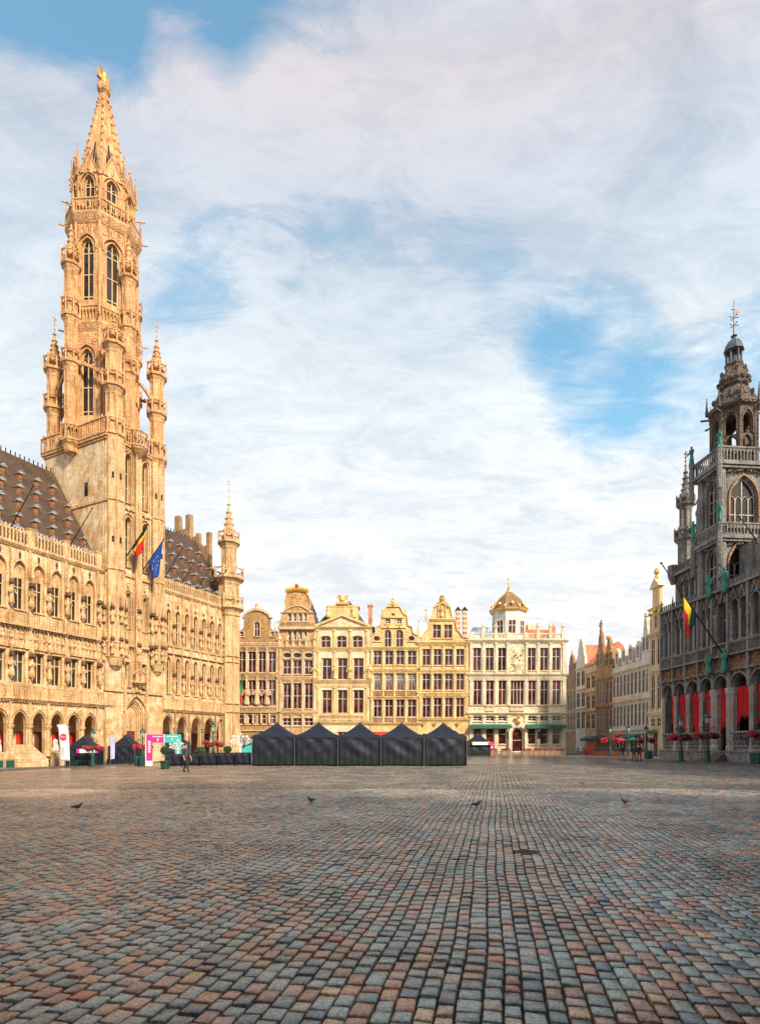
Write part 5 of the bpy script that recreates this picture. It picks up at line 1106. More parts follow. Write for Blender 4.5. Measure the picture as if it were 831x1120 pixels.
p1=flagpole('long black flagpole leaning out over the square from beside the entrance of the grey building',MR,(790,715),(723,616),.07,group=GM)
def mflag():
    s0,z0,t,z1=p1
    return flag(MR,p1,'black, yellow and red tricolour hanging on the grey building pole',[FDGR,FYEL,FRED],.45,4.4,.1,vertical=False)
e=fthing(MR,'flag','tricolour flag hanging from the long pole of the grey building','flag',p1[0],0,0); s0,z0,t,z1=p1
P=[]; nu,nv=12,14; m=MB()
for j in range(nv+1):
    for k in range(nu+1):
        u=k/nu; v=j/nv; a=.42+.22*u; y=-t*a; z=z0+(z1-z0)*a-.03
        zz_=z-.85*v*(1.2+2.6*(1-abs(u-.75)*.5) if u>.35 else 1.4+u*2); pull=.45+.1*math.sin(u*8); yy=y+(-t*.60-y)*pull*v
        P.append((s0+.18*math.sin(u*10+v*3)*v,yy,zz_))
m.v=P
for j in range(nv):
    for k in range(nu): q=j*(nu+1)+k; m.f.append((q,q+1,q+nu+2,q+nu+1)); m.mi.append(0 if k<5 else 1 if (k<8 and j<9) or (k>=8 and j<5 ) else 2)
o=m.obj('cloth',[FDGR,FYEL,FRED],e,REF[e.name],True); o.modifiers.new('t','SOLIDIFY').thickness=.015
flagpole('black flagpole at the tower of the grey building near the right edge of the photo',MR,(828,592),(806,562),.06,group=GM)

# ------------------------------------------------------------------ the rest of the square: houses behind and beside the photographer
BR=Fac((44,-7.5),(-1,0))
def plainhouse(f,label,x0,x1,zt,zg,wall,n,group):
    fl=[(1,3.6),(5,8),(9.5,12.5),(14,16.8)]; W_=x1-x0; win=[]
    for a,b in fl:
        for i in range(n): c=x0+W_*(i+.5)/n; win.append((c-.5,c+.5,a,b,'rect',1))
    h,t=house(f,label,x0,x1,zt,wall,wall,win,[(b+.5,b+.8,.3) for a,b in fl],gbl(x0,x1,zt,zg),depth=9,roofz=zg-2,roofside=wall,group=group); part(t,'trim',wall,h)
gA='gabled houses behind the photographer'; gB='houses between the grey building and the photographer'
for i,(a,b,zt,zg,wl,l) in enumerate(((0,12,21,27,H_WRM,'warm cream five-window gabled house at the right end of the row behind'),(12,22,20,26,H_YEL,'yellow gabled house behind the photographer, second from the right end'),(22,34,22,28,H_CRM,'cream gabled house behind the photographer, third from the right end'),(34,46,21,27,H_OCH,'ochre brown gabled house straight behind the photographer'),(46,57,22,28,H_TAN,'tan gabled house behind the photographer, left of the ochre one'),(57,69,20,26,H_WHT,'white rendered gabled house behind the photographer'),(69,82,21,27,H_BRN,'brown sandstone gabled house at the left end of the row behind'))): plainhouse(BR,l,a,b,zt,zg,wl,4,gA)
for i,(a,b,zt,zg,wl,l) in enumerate(((23.5,33,17.5,22,H_CRM,'cream gabled house next to the grey gothic building, outside the photo'),(33,42,18.5,23,H_WRM,'warm cream gabled house beside the square, second from the grey building'),(42,52,17.5,22.5,H_TAN,'tan gabled house beside the square, third from the grey building'),(52,62,18.5,23,H_YEL,'yellow gabled house beside the square, farthest from the grey building'))): plainhouse(MR,l,a,b,zt,zg,wl,4,gB)
# ================================================================== PROPS ON THE SQUARE
def W3(px,Y,py=None): 
    x=(px-415.5)/FPX*Y; return (x,Y,g(x) if py is None else H+(816-py)/FPX*Y)
def canopy_tent(label,px,Y,w=3.4,rz=0,eave=2.45,peak=3.5,group='navy canvas canopy tents',band=False,x=None,d=None):
    X0=(px-415.5)/FPX*Y if x is None else x; d=d or w
    e=thing('canopy_tent',label,'canopy tent',(X0,Y,g(X0)),rz,group); REF[e.name]=(0,0,0)
    # roof: four slopes, slightly sagging, with a hanging valance
    r=MB(); n=8; hw=w/2; hd=d/2; tops=[]
    for j in range(n+1):
        for i in range(n+1):
            u=i/n*2-1; v=j/n*2-1; q=max(abs(u),abs(v)); z=eave+(peak-eave)*((1-q)**1.4)+.02*math.sin(9*u+v*4)
            r.v.append((u*hw,hd+v*hd,z))
    for j in range(n):
        for i in range(n): a=j*(n+1)+i; r.f.append((a,a+1,a+n+2,a+n+1)); r.mi.append(0)
    rnd=random.Random(int(px*7)); c=[(-hw,0),(hw,0),(hw,d),(-hw,d)]
    for k in range(4):
        p,q=c[k],c[(k+1)%4]; m=10
        for i in range(m):
            a=Vector(p).lerp(Vector(q),i/m); b=Vector(p).lerp(Vector(q),(i+1)/m); 
            r.add([(a.x,a.y,eave+.01),(b.x,b.y,eave+.01),(b.x*1.004,b.y-.02 if k==0 else b.y,eave-.24+.015*rnd.random()),(a.x*1.004,a.y-.02 if k==0 else a.y,eave-.24)],[(0,1,2,3)])
    r.v=[tuple(p) for p in r.v]; o=part(r,'roof_canvas',TENTM,e,None,False); o.modifiers.new('t','SOLIDIFY').thickness=.012
    for k in range(4):
        p,q=Vector(c[k])*.985,Vector(c[(k+1)%4])*.985; s=MB(); nu,nv=26,16; dirn=(q-p).normalized(); nr=Vector((dirn.y,-dirn.x)); P=[]; ph=rnd.random()*6; sa=rnd.choice((-1,1))
        for j in range(nv+1):
            for i in range(nu+1):
                u=i/nu; v=j/nv; bulge=math.sin(PI*u)**.6
                fold=.065*math.sin((u*1.2+sa*v*.9)*9+ph)*math.sin(PI*u)*math.sin(PI*min(1,v*1.3))+.04*math.sin((u*sa-v*.55)*17+ph)*bulge*(1-v)+.03*math.sin(u*40)*v+.05*bulge*math.sin(PI*v)
                a=p.lerp(q,u); z=(eave-.2)*(1-v)+.02; P.append((a.x+nr.x*fold,a.y+nr.y*fold+.03*(k==0),z))
        s.v=P
        for j in range(nv):
            for i in range(nu): a=j*(nu+1)+i; s.f.append((a,a+1,a+nu+2,a+nu+1)); s.mi.append(0 if j<10 else 1)
        o=part(s,'side_canvas',[TENTM,TENTG],e,None,True); o.modifiers.new('t','SOLIDIFY').thickness=.01
    for p in c:
        s=MB(); x_,y_=p[0]*1.0,p[1]*1.0-(.14 if p[1]==0 else -.14); s.box(x_-.025,x_+.025,y_-.025,y_+.025,0,eave-.2); s.box(x_-.07,x_+.07,y_-.07,y_+.07,0,.02); part(s,'leg',ALU,e)
    s=MB(); s.lathe([(.05,peak-.1),(.06,peak),(.02,peak+.07)],0,hd,6); part(s,'peak_cap',TENTM,e)
    return e
tw_=3.42; TX0=(275.5-415.5)/FPX*46.2
for i,l in enumerate(('leftmost navy canopy tent in the row of five in the middle of the square','second navy canopy tent from the left in the row of five','middle navy canopy tent in the row of five','fourth navy canopy tent from the left in the row of five','rightmost navy canopy tent in the row of five, nearest the domed house')):
    canopy_tent(l,300+i*47,46.2,tw_-.03,0,2.42+.02*(i%2),3.52,x=TX0+tw_*(i+.5))
THrz=TH.rz
canopy_tent('navy canopy tent with a magenta and white strip, in front of the town hall arcade',87,66.5,3.1,THrz-PI/2+.55,2.25,3.75,d=3.1)
canopy_tent('navy canopy tent in front of the belfry portal',133,72,3.3,THrz-PI/2+.5,2.3,3.85,d=3.3)
canopy_tent('dark canopy tent behind the pink and turquoise gate',194,62,2.6,.3,2.25,3.1)
canopy_tent('small far navy canopy tent with a pink strip before the domed house',524.5,96,3.6,0,2.35,3.9)
def sign_strip(label,pts):
    pass
# magenta strip on the left tent
def panel(name,label,cat,px,Y,w,h,z0,rz,parts,loc=None):
    X0=(px-415.5)/FPX*Y; e=thing(name,label,cat,(X0,Y,g(X0)),rz); REF[e.name]=(0,0,0); return e
e=panel('strip_sign','white strip sign with magenta ends hanging on the navy tent','sign',95.5,65.6,0,0,0,THrz-PI/2+.55,None)
m=MB(); m.box(-1.15,1.15,-.03,0,1.55,2.0); part(m,'board',WHITEC,e); 
for a,b in ((-1.15,-.85),(.85,1.15)): m=MB(); m.box(a,b,-.045,-.031,1.55,2.0); part(m,'end_panel',PINK,e)
m=MB(); [m.box(-.6+.14*k,-.5+.14*k,-.04,-.031,1.72,1.82) for k in range(6)]; m.box(.45,.65,-.04,-.031,1.65,1.88); part(m,'lettering',TEAL,e)
e=panel('strip_sign','pink and white strip sign on the small far tent','sign',527,95.6,0,0,0,0,None)
m=MB(); m.box(-1.6,1.4,-.04,0,1.75,2.25); part(m,'board',WHITEC,e); m=MB(); m.box(1.0,1.9,-.055,-.041,1.75,2.2); m.box(1.78,1.9,-.055,-.041,0,1.75); part(m,'end_panel',PINK,e)
# feather banner with red disc
e=panel('banner','tall white feather banner with a red round emblem beside the left tent','banner',70.5,63.5,0,0,0,.15,None)
m=MB(); m.tube((.52,0,0),(.52,0,1.0),.03,n=6); m.tube((.52,0,.9),(.5,.03,4.2),.025,.015,6); m.box(.2,.9,-.25,.25,0,.04); part(m,'pole',ALU,e)
m=MB(); nz=14; P=[]
for j in range(nz+1):
    z=.75+j/nz*3.95; wl=-.42 if j<nz-1 else (-.5 if j==nz-1 else -.62); sh=(j/nz)*-.32
    for i in range(5): u=i/4; P.append((wl+sh*.6+(.98)*u,.04*math.sin(u*4+j*.5),z+.0))
m.v=P
for j in range(nz):
    for i in range(4): a=j*5+i; m.f.append((a,a+1,a+6,a+5)); m.mi.append(0)
cl_=part(m,'cloth',WHITEC,e,None,True); cl_.modifiers.new('t','SOLIDIFY').thickness=.01
m=MB(); c=(-.1,3.35); m.prism([(c[0]+.36*math.cos(2*PI*k/20),c[1]+.4*math.sin(2*PI*k/20)) for k in range(20)],-.075,-.06); part(m,'emblem',plain('emblem_red',(.75,.03,.10),.5,0,.05),e,cl_)
m=MB()
pts=[(-.34,3.28),(-.26,3.5),(-.2,3.3),(-.12,3.48),(-.08,3.3),(0,3.42),(.04,3.3),(.12,3.4),(.16,3.3)]
for a,b in zip(pts,pts[1:]): m.bar((a[0],-.085,a[1]),(b[0],-.085,b[1]),.035,.02)
part(m,'script',WHITEC,e,cl_)
m=MB()
for k in range(6): m.ribbon([(-.12+.13*math.cos(a*PI/5),1.35+.17*k+.07*math.sin(a*PI/5)) for a in range(10)],.018,-.075,-.062,True)
part(m,'line_drawing',plain('pale_red_ink',(.75,.30,.34),.6,0,.05),e,cl_)
e=panel('banner','slim white and blue feather banner seen edge on, between the two left tents','banner',120.7,69,0,0,0,THrz-.1,None)
m=MB(); m.tube((0,0,0),(0,0,3.6),.03,.02,6); part(m,'pole',ALU,e); m=MB(); m.prism([(0,.7),(.55,.8),(.6,3.0),(.3,3.6),(0,3.6)],-.01,.01); m.box(.02,.57,-.014,.014,.9,1.9) if 0 else None; part(m,'cloth',plain('lilac_cloth',(.42,.45,.75),.7,0,.3,1.5,.1),e)
# pink and turquoise gate
YG=52
e=panel('entrance_gate','magenta and turquoise panel gate with white tree figures','gate',179,YG,0,0,0,0,None); XG=(179-415.5)/FPX*YG; gz=g(XG)
PX_=lambda px:(px-415.5)/FPX*YG-XG
PZ_=lambda py:H+(816-py)/FPX*YG-gz
m=MB(); m.box(PX_(160.5),PX_(180),-.1,.1,PZ_(812.5),PZ_(803.5)); part(m,'magenta_header',PINK,e)
m=MB(); m.box(PX_(180.05),PX_(198),-.1,.1,PZ_(812.5),PZ_(803.5)); part(m,'turquoise_header',TEAL,e)
m=MB(); m.box(PX_(159.5),PX_(160.4),-.12,.12,0,PZ_(803)); m.box(PX_(160.4),PX_(166.5),-.09,.12,0,.45); m.box(PX_(179.6),PX_(180.4),-.12,-.101,PZ_(830),PZ_(803)); part(m,'white_frame',WHITEC,e)
m=MB(); m.box(PX_(160.45),PX_(166.3),-.09,.09,.46,PZ_(812.6)); part(m,'magenta_column',PINK,e)
m=MB(); m.box(PX_(192),PX_(198),-.09,.09,0,PZ_(812.6)); part(m,'turquoise_column',TEAL,e)
m=MB(); 
for k in range(9): m.box(PX_(167.5)+.1*k,PX_(167.5)+.1*k+.065,-.12,-.101,PZ_(806.5),PZ_(805.2))
m.box(PX_(172.5),PX_(173.8),-.12,-.101,PZ_(811),PZ_(808)); 
for k in range(10): m.box(PX_(183)+.1*k,PX_(183)+.1*k+.065,-.12,-.101,PZ_(806.5),PZ_(805.2))
m.box(PX_(188),PX_(189),-.12,-.101,PZ_(810),PZ_(808)); 
for k in range(5): m.box(PX_(162.5),PX_(162.5)+.22,-.11,-.091,1.2+.22*k,1.35+.22*k)
part(m,'lettering',WHITEC,e)
def treefig(m,x,y,z,h,s=1,seed=1):
    r=random.Random(seed); m.box(x-.06*s,x+.06*s,y-.012,y+.012,z,z+h*.6)
    for k in range(9):
        a=-1.2+2.4*k/8; L=h*.42*r.uniform(.7,1.1); x1,z1=x+L*math.sin(a),z+h*.55+L*math.cos(a)*.9; m.bar((x,y,z+h*.5),(x1,y,z1),.07*s,.02); m.ball(x1,y,z1,.085*s,5)
        m.bar((x+(x1-x)*.5,y,z+h*.5+(z1-z-h*.5)*.5),(x1+.15*r.choice((-1,1)),y,z1-.05),.05*s,.02)
m=MB(); treefig(m,PX_(195),-.11,.3,2.1,1.2,4); part(m,'white_tree_figure',WHITEC,e)
# white tree board beside the row of tents
YB=53
e=panel('tree_sign','white tree cut-out sign before a turquoise and red striped board','sign',266,YB,0,0,0,0,None)
m=MB(); treefig(m,-.25,-.06,.3,2.5,1.5,9); m.box(-.6,.1,-.2,.1,0,.06); part(m,'tree_figure',WHITEC,e)
m=MB(); m.prism([(-.6,.9),(1.2,.9),(1.2,2.1),(.6,2.1),(-.1,1.3)],.2,.26); part(m,'turquoise_board',TEAL,e)
m=MB(); [m.box(-.5+.25*k,-.36+.25*k,.15,.199,.65,.85) for k in range(7)]; part(m,'red_stripes',FRED,e)
m=MB(); m.box(-.6,1.2,.2,.3,0,.64); part(m,'base',WHITEC,e)
m=MB(); m.lathe([(.5,.3),(.55,.8),(.42,1.3),(.3,1.75)],.75,.9,10) if 0 else None
# black barrier in runs
for i,(a,b) in enumerate(((180,199.5),(200,219),(219.5,238),(238.5,257),(257.5,275))):
    Y=46.0+ (1.6-i*.3); X0=(a-415.5)/FPX*Y; X1=(b-415.5)/FPX*Y; e=thing('fabric_barrier','black fabric barrier panel, '+('leftmost, under the turquoise gate post','second from the left, near the standing person','middle one, below the larger clipped bush','second from the right, below the smaller clipped bush','rightmost, touching the tents')[i],'barrier',((X0+X1)/2,Y,g(X0)),0,'black fabric barriers'); REF[e.name]=(0,0,0); hw=(X1-X0)/2
    m=MB(); nu=14; P=[]
    for j in range(5):
        for k in range(nu+1): u=k/nu; P.append((-hw+2*hw*u,.03*math.sin(u*15+j)+.02*math.sin(u*37),.08+j/4*1.0))
    m.v=P
    for j in range(4):
        for k in range(nu): q=j*(nu+1)+k; m.f.append((q,q+1,q+nu+2,q+nu+1)); m.mi.append(0)
    o=part(m,'cloth',TENTM,e,None,True); o.modifiers.new('t','SOLIDIFY').thickness=.01
    for x in (-hw,hw): m=MB(); m.tube((x,0,0),(x,0,1.1),.025,n=6); m.box(x-.12,x+.12,-.25,.25,0,.02); part(m,'post',IRON,e)
# street lamps with flower baskets -------------------------------------------------
def cluster(m,c,r,n,seed,sz=.06,mats=3):
    rr=random.Random(seed)
    for k in range(n):
        while True:
            p=Vector((rr.uniform(-1,1),rr.uniform(-1,1),rr.uniform(-1,1)))
            if .45<p.length<1: break
        p=Vector((c[0]+p.x*r[0],c[1]+p.y*r[1],c[2]+p.z*r[2])); a=Vector((rr.uniform(-1,1),rr.uniform(-1,1),rr.uniform(-1,1))).normalized(); b=a.cross(Vector((rr.uniform(-1,1),rr.uniform(-1,1),.3))).normalized(); s=sz*rr.uniform(.6,1.4)
        m.cur=rr.randrange(mats); m.add([p-a*s,p+b*s*.7,p+a*s,p-b*s*.7],[(0,1,2,3)])
def lamp(label,px,Y,htop,bz,bw,dark=None,seed=1,bh=.45,rzz=0,arms=2):
    X0=(px-415.5)/FPX*Y; gz=g(X0)+.1; e=thing('street_lamp',label,'street lamp',(X0,Y,gz),rzz,'lantern posts with flower baskets'); REF[e.name]=(0,0,0)
    m=MB(); m.lathe([(.3,0),(.3,.15),(.22,.25),(.2,.9),(.24,1.0),(.16,1.1),(.12,1.4),(.09,1.5),(.075,htop-1.2),(.13,htop-1.15),(.1,htop-1.05),(.05,htop-.95)],0,0,10)
    m.bar((-bw*.55,0,bz+.75),(bw*.55,0,bz+.75),.05); m.tube((0,0,bz+.4),(-bw*.5,0,bz+.75),.025,n=5); m.tube((0,0,bz+.4),(bw*.5,0,bz+.75),.025,n=5); part(m,'post',GREENP,e)
    m=MB(); m.lathe([(.12,htop-.95),(.17,htop-.9),(.27,htop-.45)],0,0,6); gl_=None
    fr=MB(); fr.lathe([(.3,htop-.46),(.33,htop-.4),(.3,htop-.3),(.15,htop-.12),(.06,htop-.05),(.09,htop),(.02,htop+.1)],0,0,8); 
    for k in range(6): t=k*PI/3; fr.tube((.13*math.cos(t),.13*math.sin(t),htop-.97),(.29*math.cos(t),.29*math.sin(t),htop-.44),.018,n=4)
    l=part(fr,'lantern',GREENP,e); part(m,'lantern_glass',LAMPG,e,l)
    for k in range(arms):
        x=(-1,1)[k]*bw*.5; b=thing('flower_basket',('left' if k==0 else 'right')+' '+('pink' if (k==0 or not dark) else 'dark purple')+' flower basket on the lamp '+label.split(', ')[1].replace('left one ','').replace('right one ','')+(' (left lamp)' if 'left one' in label else ' (right lamp)' if 'right one' in label else ''),'flower basket',(X0+x*math.cos(rzz),Y+x*math.sin(rzz),gz+bz),0,'hanging flower baskets'); REF[b.name]=(0,0,0)
        m=MB(); m.lathe([(.08,-.32),(.22,-.2),(.28,0),(.26,.02)],0,0,8); part(m,'bowl',IRON,b); m=MB(); m.tube((-.2,0,0),(0,0,.72),.008,n=4); m.tube((.2,0,0),(0,0,.72),.008,n=4); part(m,'hanger',IRON,b)
        m=MB(); dk_=dark and k==1; [cluster(m,(.3*math.sin(q*2.1+seed),.1,.12*math.cos(q*3+seed)-.05),(.42,.36,bh*.62),190,seed*3+k+q*50,.07) for q in range(3)]; part(m,'flowers',[LEAFD,LEAF,PETALP] if dk_ else [PETALP,PETALR,LEAF if seed%2 else PETALP],b)
lamp('green street lamp, before the arcade right of the left tent',101.5,64,4.05,1.95,1.1,seed=1)
lamp('green street lamp, before the belfry portal',156,66,4.0,1.95,1.1,seed=2)
lamp('green street lamp, behind the black barrier',233,64,4.2,1.95,1.1,seed=3)
lamp('green street lamp, left one before the red curtains',744.5,55,4.35,2.35,1.15,dark=True,seed=4,bh=.5,rzz=.0)
lamp('green street lamp, right one before the red curtains',773.5,52.8,4.5,2.45,1.2,dark=True,seed=5,bh=.5)
lamp('green street lamp, at the right edge of the photo',834,50,4.6,2.5,1.3,seed=6,bh=.5)
lamp('green street lamp, beside the round bin at the terraces',706.5,73,4.1,2.2,1.5,dark=True,seed=7,bh=.55)
lamp('green street lamp, left one at the street terraces',667,90,4.6,2.4,1.9,seed=8,bh=.7)
lamp('green street lamp, middle one at the street terraces',687,82,4.5,2.3,1.2,dark=True,seed=9,bh=.5,arms=0)
# bins
def bin_(label,px,Y,r=.3,h=.95):
    X0=(px-415.5)/FPX*Y; e=thing('litter_bin',label,'bin',(X0,Y,g(X0)+.0),0,'dark green bins'); REF[e.name]=(0,0,0)
    m=MB(); m.lathe([(r*.8,0),(r*.85,.05),(r,.1),(r*1.03,h*.8),(r*1.08,h*.82),(r*1.08,h*.88)],0,0,12)
    for k in range(12): t=k*PI/6; m.tube((r*1.0*math.cos(t),r*1.0*math.sin(t),.1),(r*1.04*math.cos(t),r*1.04*math.sin(t),h*.8),.02,n=4)
    part(m,'body',GREENP,e); m=MB(); m.lathe([(r*1.08,h*.88),(r*.9,h*.97),(r*.3,h)],0,0,12); part(m,'lid',GREENP,e)
bin_('dark green bin left of the magenta gate',150,58.5); bin_('dark green bin touching the magenta gate column',155.7,58); bin_('dark green bin under the terrace lamp',709.5,71,.45,1.05); bin_('large dark green bin at the right edge by the grey building',829,46.5,.55,1.15)
def topiary(label,px,Y,zc,r,pot=True,h=0):
    X0=(px-415.5)/FPX*Y; e=thing('potted_bush',label,'potted plant',(X0,Y,g(X0)),0,'clipped round bushes'); REF[e.name]=(0,0,0)
    m=MB(); m.lathe([(.24,0),(.3,.05),(.33,.5+h),(.38,.52+h),(.38,.6+h),(.3,.6+h)],0,0,10); part(m,'pot',GREENP if pot else IRON,e)
    m=MB(); m.tube((0,0,.5),(.02,.01,zc),.035,.03,6); part(m,'trunk',BROWNDOOR,e)
    m=MB(); cluster(m,(0,0,zc),(r,r,r*.9),1400,int(px),.06,2); cluster(m,(0,0,zc),(r*.8,r*.8,r*.7),500,int(px)+1,.1,2); part(m,'crown',[LEAF,plain('bush_green_%d'%int(px),(.025,.075,.02),.6,0,.4,6,.1)],e)
topiary('small clipped round tree in a green pot in front of the gate',180.5,42,1.35,.32)
topiary('larger clipped round bush behind the black barrier',219,55,1.15,.55,False,0); topiary('smaller clipped round bush behind the black barrier',249,57,1.3,.38,False,0)
# crowd barrier at far left
e=panel('crowd_barrier','green and white metal crowd barrier at the foot of the town hall stairs','barrier',5,58.5,0,0,0,THrz-.3,None)
m=MB(); m.ribbon([(-1.1,.15),(1.1,.15),(1.1,1.1),(-1.1,1.1)],.04,-.02,.02,True); [m.box(-1.0+.14*k,-.98+.14*k,-.01,.01,.16,1.08) for k in range(15)]; part(m,'frame',ALU,e)
for x in (-.5,.5): m=MB(); m.box(x-.38,x+.38,-.035,-.021,.25,1.0); part(m,'panel',GREENP,e)
for x in (-.9,.9): m=MB(); m.box(x-.03,x+.03,-.3,.3,0,.04); m.box(x-.02,x+.02,-.02,.02,.04,.15); part(m,'foot',ALU,e)
# ------------------------------------------------------------------ terraces
def planter(label,x,y,w,h=.55,rz=0,flow=True,seed=1,mat=None,red=True):
    e=thing('flower_planter',label,'planter',(x,y,g(x)),rz,'flower planters of the terraces'); REF[e.name]=(0,0,0)
    m=MB(); m.box(-w/2,w/2,-.22,.22,.03,h); m.box(-w/2-.04,w/2+.04,-.26,-.221,h-.08,h+.02); m.box(-w/2-.04,w/2+.04,.221,.26,h-.08,h+.02); [m.box(-w/2+w*k/5+.02,-w/2+w*(k+1)/5-.02,-.25,-.221,.08,h-.1) for k in range(5)]; part(m,'box',H_BRN,e)
    m=MB(); cluster(m,(0,0,h+.18),(w/2,.25,.24),260,seed,.09); part(m,'flowers',[LEAF,PETALR,LEAF if not red else PETALP],e)
LP=('at the left end of the domed house terrace','second from the left at the domed house terrace','third from the left at the domed house terrace','just left of the arched door of the domed house','just right of the arched door of the domed house','third from the right at the domed house terrace','second from the right at the domed house terrace','at the right end of the domed house terrace')
for i,px in enumerate((513,526,539,553,576,588,600,612)):
    planter('stone-coloured flower planter '+LP[i],(px-415.5)/FPX*101,101,1.85,.75,0,True,i+3)
def parasol(label,px,Y,r,zt,mat,closed=False,group='terrace parasols'):
    X0=(px-415.5)/FPX*Y; e=thing('parasol',label,'parasol',(X0,Y,g(X0)),0,group); REF[e.name]=(0,0,0)
    m=MB(); m.tube((0,0,.05),(0,0,zt),.03,n=6); m.lathe([(.3,0),(.3,.06),(.08,.1)],0,0,8); part(m,'pole',ALU,e)
    m=MB()
    if closed: m.lathe([(.16,zt-1.3),(.2,zt-.9),(.12,zt-.2),(.04,zt+.05)],0,0,8)
    else:
        m.lathe([(r,zt-.45),(r,zt-.42),(r*.5,zt-.15),(.05,zt+.02),(.02,zt+.1)],0,0,8,PI/8)
    part(m,'canopy',mat,e)
RRrz=RR.rz
# low wooden wind screens, red stands, parasols in front of the street row
ws=[(636,106,H_BRN),(645.5,103,REDP),(655,99,WOODT),(664,96,WOODT),(673,93,WOODT),(682,90,WOODT),(691,86,WOODT),(700,83,WOODT)]
lb=('brown terrace screen at the far end of the street','bright red terrace screen by the street cafes','orange wooden terrace screen just right of the red one','orange wooden terrace screen under the left flower lamp','orange wooden terrace screen, third from the grey building\'s side lamp','orange wooden terrace screen behind the person in blue shorts','orange wooden terrace screen behind the walking pair','orange wooden terrace screen nearest the round bin')
lb=list(lb); lb[4]='orange wooden terrace screen between the left and middle terrace lamps'
for (px,Y,mt),l in zip(ws,lb):
    X0=(px-415.5)/FPX*Y; e=thing('wind_screen',l,'wind screen',(X0,Y,0),RRrz+.9,'terrace wind screens'); REF[e.name]=(0,0,0)
    hh=1.9 if mt is REDP else 1.25
    m=MB(); m.box(-.9,.9,-.03,.03,.08,hh*.55); m.ribbon([(-.9,.08),(.9,.08),(.9,hh),(-.9,hh)],.06,-.045,.045,True); [m.box(-.85+.3*k,-.83+.3*k,-.04,-.031,.1,hh*.54) for k in range(6)]
    part(m,'panel',mt,e); m=MB(); m.box(-.84,.84,-.01,.01,hh*.56,hh-.06); part(m,'upper_panel',GLG if mt is WOODT else mt,e)
    for x in (-.8,.8): m=MB(); m.box(x-.05,x+.05,-.25,.25,0,.06); part(m,'foot',IRON,e)
def awn(f,label,x0,x1,z0,z1,mat,out=1.6):
    e=fthing(f,'awning',label,'awning',(x0+x1)/2,z1,0,'awnings along the street'); m=MB(); n=max(3,int((x1-x0)/.4))
    for k in range(n):
        a=x0+(x1-x0)*k/n;b=x0+(x1-x0)*(k+1)/n; m.add([(a,-.25,z1),(b,-.25,z1),(b,-out,z0),(a,-out,z0),(a,-out,z0-.2),((a+b)/2,-out,z0-.28),(b,-out,z0-.2)],[(0,1,2,3),(3,2,6,5,4)])
    o=part(m,'cloth',mat,e); o.modifiers.new('t','SOLIDIFY').thickness=.02; m=MB(); m.bar((x0,-.3,z1-.1),(x0,-out,z0),.04); m.bar((x1,-.3,z1-.1),(x1,-out,z0),.04); m.bar((x0,-out,z0),(x1,-out,z0),.05); part(m,'frame',IRON,e)
awn(RR,'red awning on the long cream house, left part',-16.8,-12.5,2.9,3.7,REDP,2.2); awn(RR,'dark green awning on the long cream house, right part',-12.0,-7.0,2.9,3.6,AWN,1.8); awn(RR,'dark awning on the brown houses up the street',-24,-17.8,2.9,3.6,TENTM,1.5); awn(RR,'small green awning on the tan house up the street',-29.3,-24.8,2.9,3.5,AWN,1.3); awn(RR,'small green awning over the door of the yellow gabled house',-3.3,-1.2,3.7,4.1,AWN,1.0)
awn(FR,'dark red awning behind the tents on the golden house left of the niche gable',-22.4-0+0.2,-13.2+1.2,3.4,4.2,REDP,1.2)
for (px,Y,mt,l) in ((641,104,TENTM,'dark parasol near the far end of the street'),(672,97,AWN,'green parasol behind the left flower lamp'),(678,92,REDP,'red parasol above the person in blue shorts'),(693,88,AWN,'green parasol behind the walking pair')): parasol(l,px,Y,1.1,2.9,mt)
# chairs and tables: simple cafe sets on the terraces
def cafe_table(x,y,label):
    e=thing('cafe_table',label,'table',(x,y,g(x)),0,'cafe tables'); REF[e.name]=(0,0,0); m=MB(); m.lathe([(.35,.72),(.36,.74),(.35,.76)],0,0,12); part(m,'top',WOODT,e); m=MB(); m.lathe([(.22,0),(.2,.03),(.03,.06),(.03,.72)],0,0,8); part(m,'leg',IRON,e)
for i,(px,Y,l) in enumerate(((522,103,'cafe table on the terrace under the left awning, leftmost'),(546,103,'cafe table on the terrace nearest the arched door on its left'),(584,103,'cafe table on the terrace nearest the arched door on its right'),(604,103,'cafe table on the terrace under the right awning, rightmost'),(668,91.5,'cafe table beside the left terrace lamp'),(695,85,'cafe table behind the walking pair'))): cafe_table((px-415.5)/FPX*Y,Y,l)
# ------------------------------------------------------------------ people & pigeons (skin-modifier bodies)
def skin(name,J,E,R,parent,mats,pick,sub=2,loc=(0,0,0)):
    me=bpy.data.meshes.new(name); me.from_pydata(J,E,[]); o=bpy.data.objects.new(name,me); COL.objects.link(o)
    md=o.modifiers.new('s','SKIN'); md.use_smooth_shade=True
    for i,v in enumerate(me.skin_vertices[0].data): r=R[i]; v.radius=r if isinstance(r,tuple) else (r,r); v.use_root=(i==0)
    o.modifiers.new('u','SUBSURF').levels=sub; o.modifiers['u'].render_levels=sub
    bpy.context.view_layer.update(); dg=bpy.context.evaluated_depsgraph_get(); nm=bpy.data.meshes.new_from_object(o.evaluated_get(dg))
    o.modifiers.clear(); o.data=nm; nm.materials.clear()
    for m in mats: nm.materials.append(m)
    for p in nm.polygons: p.material_index=pick(p.center); p.use_smooth=True
    o.parent=parent; return o
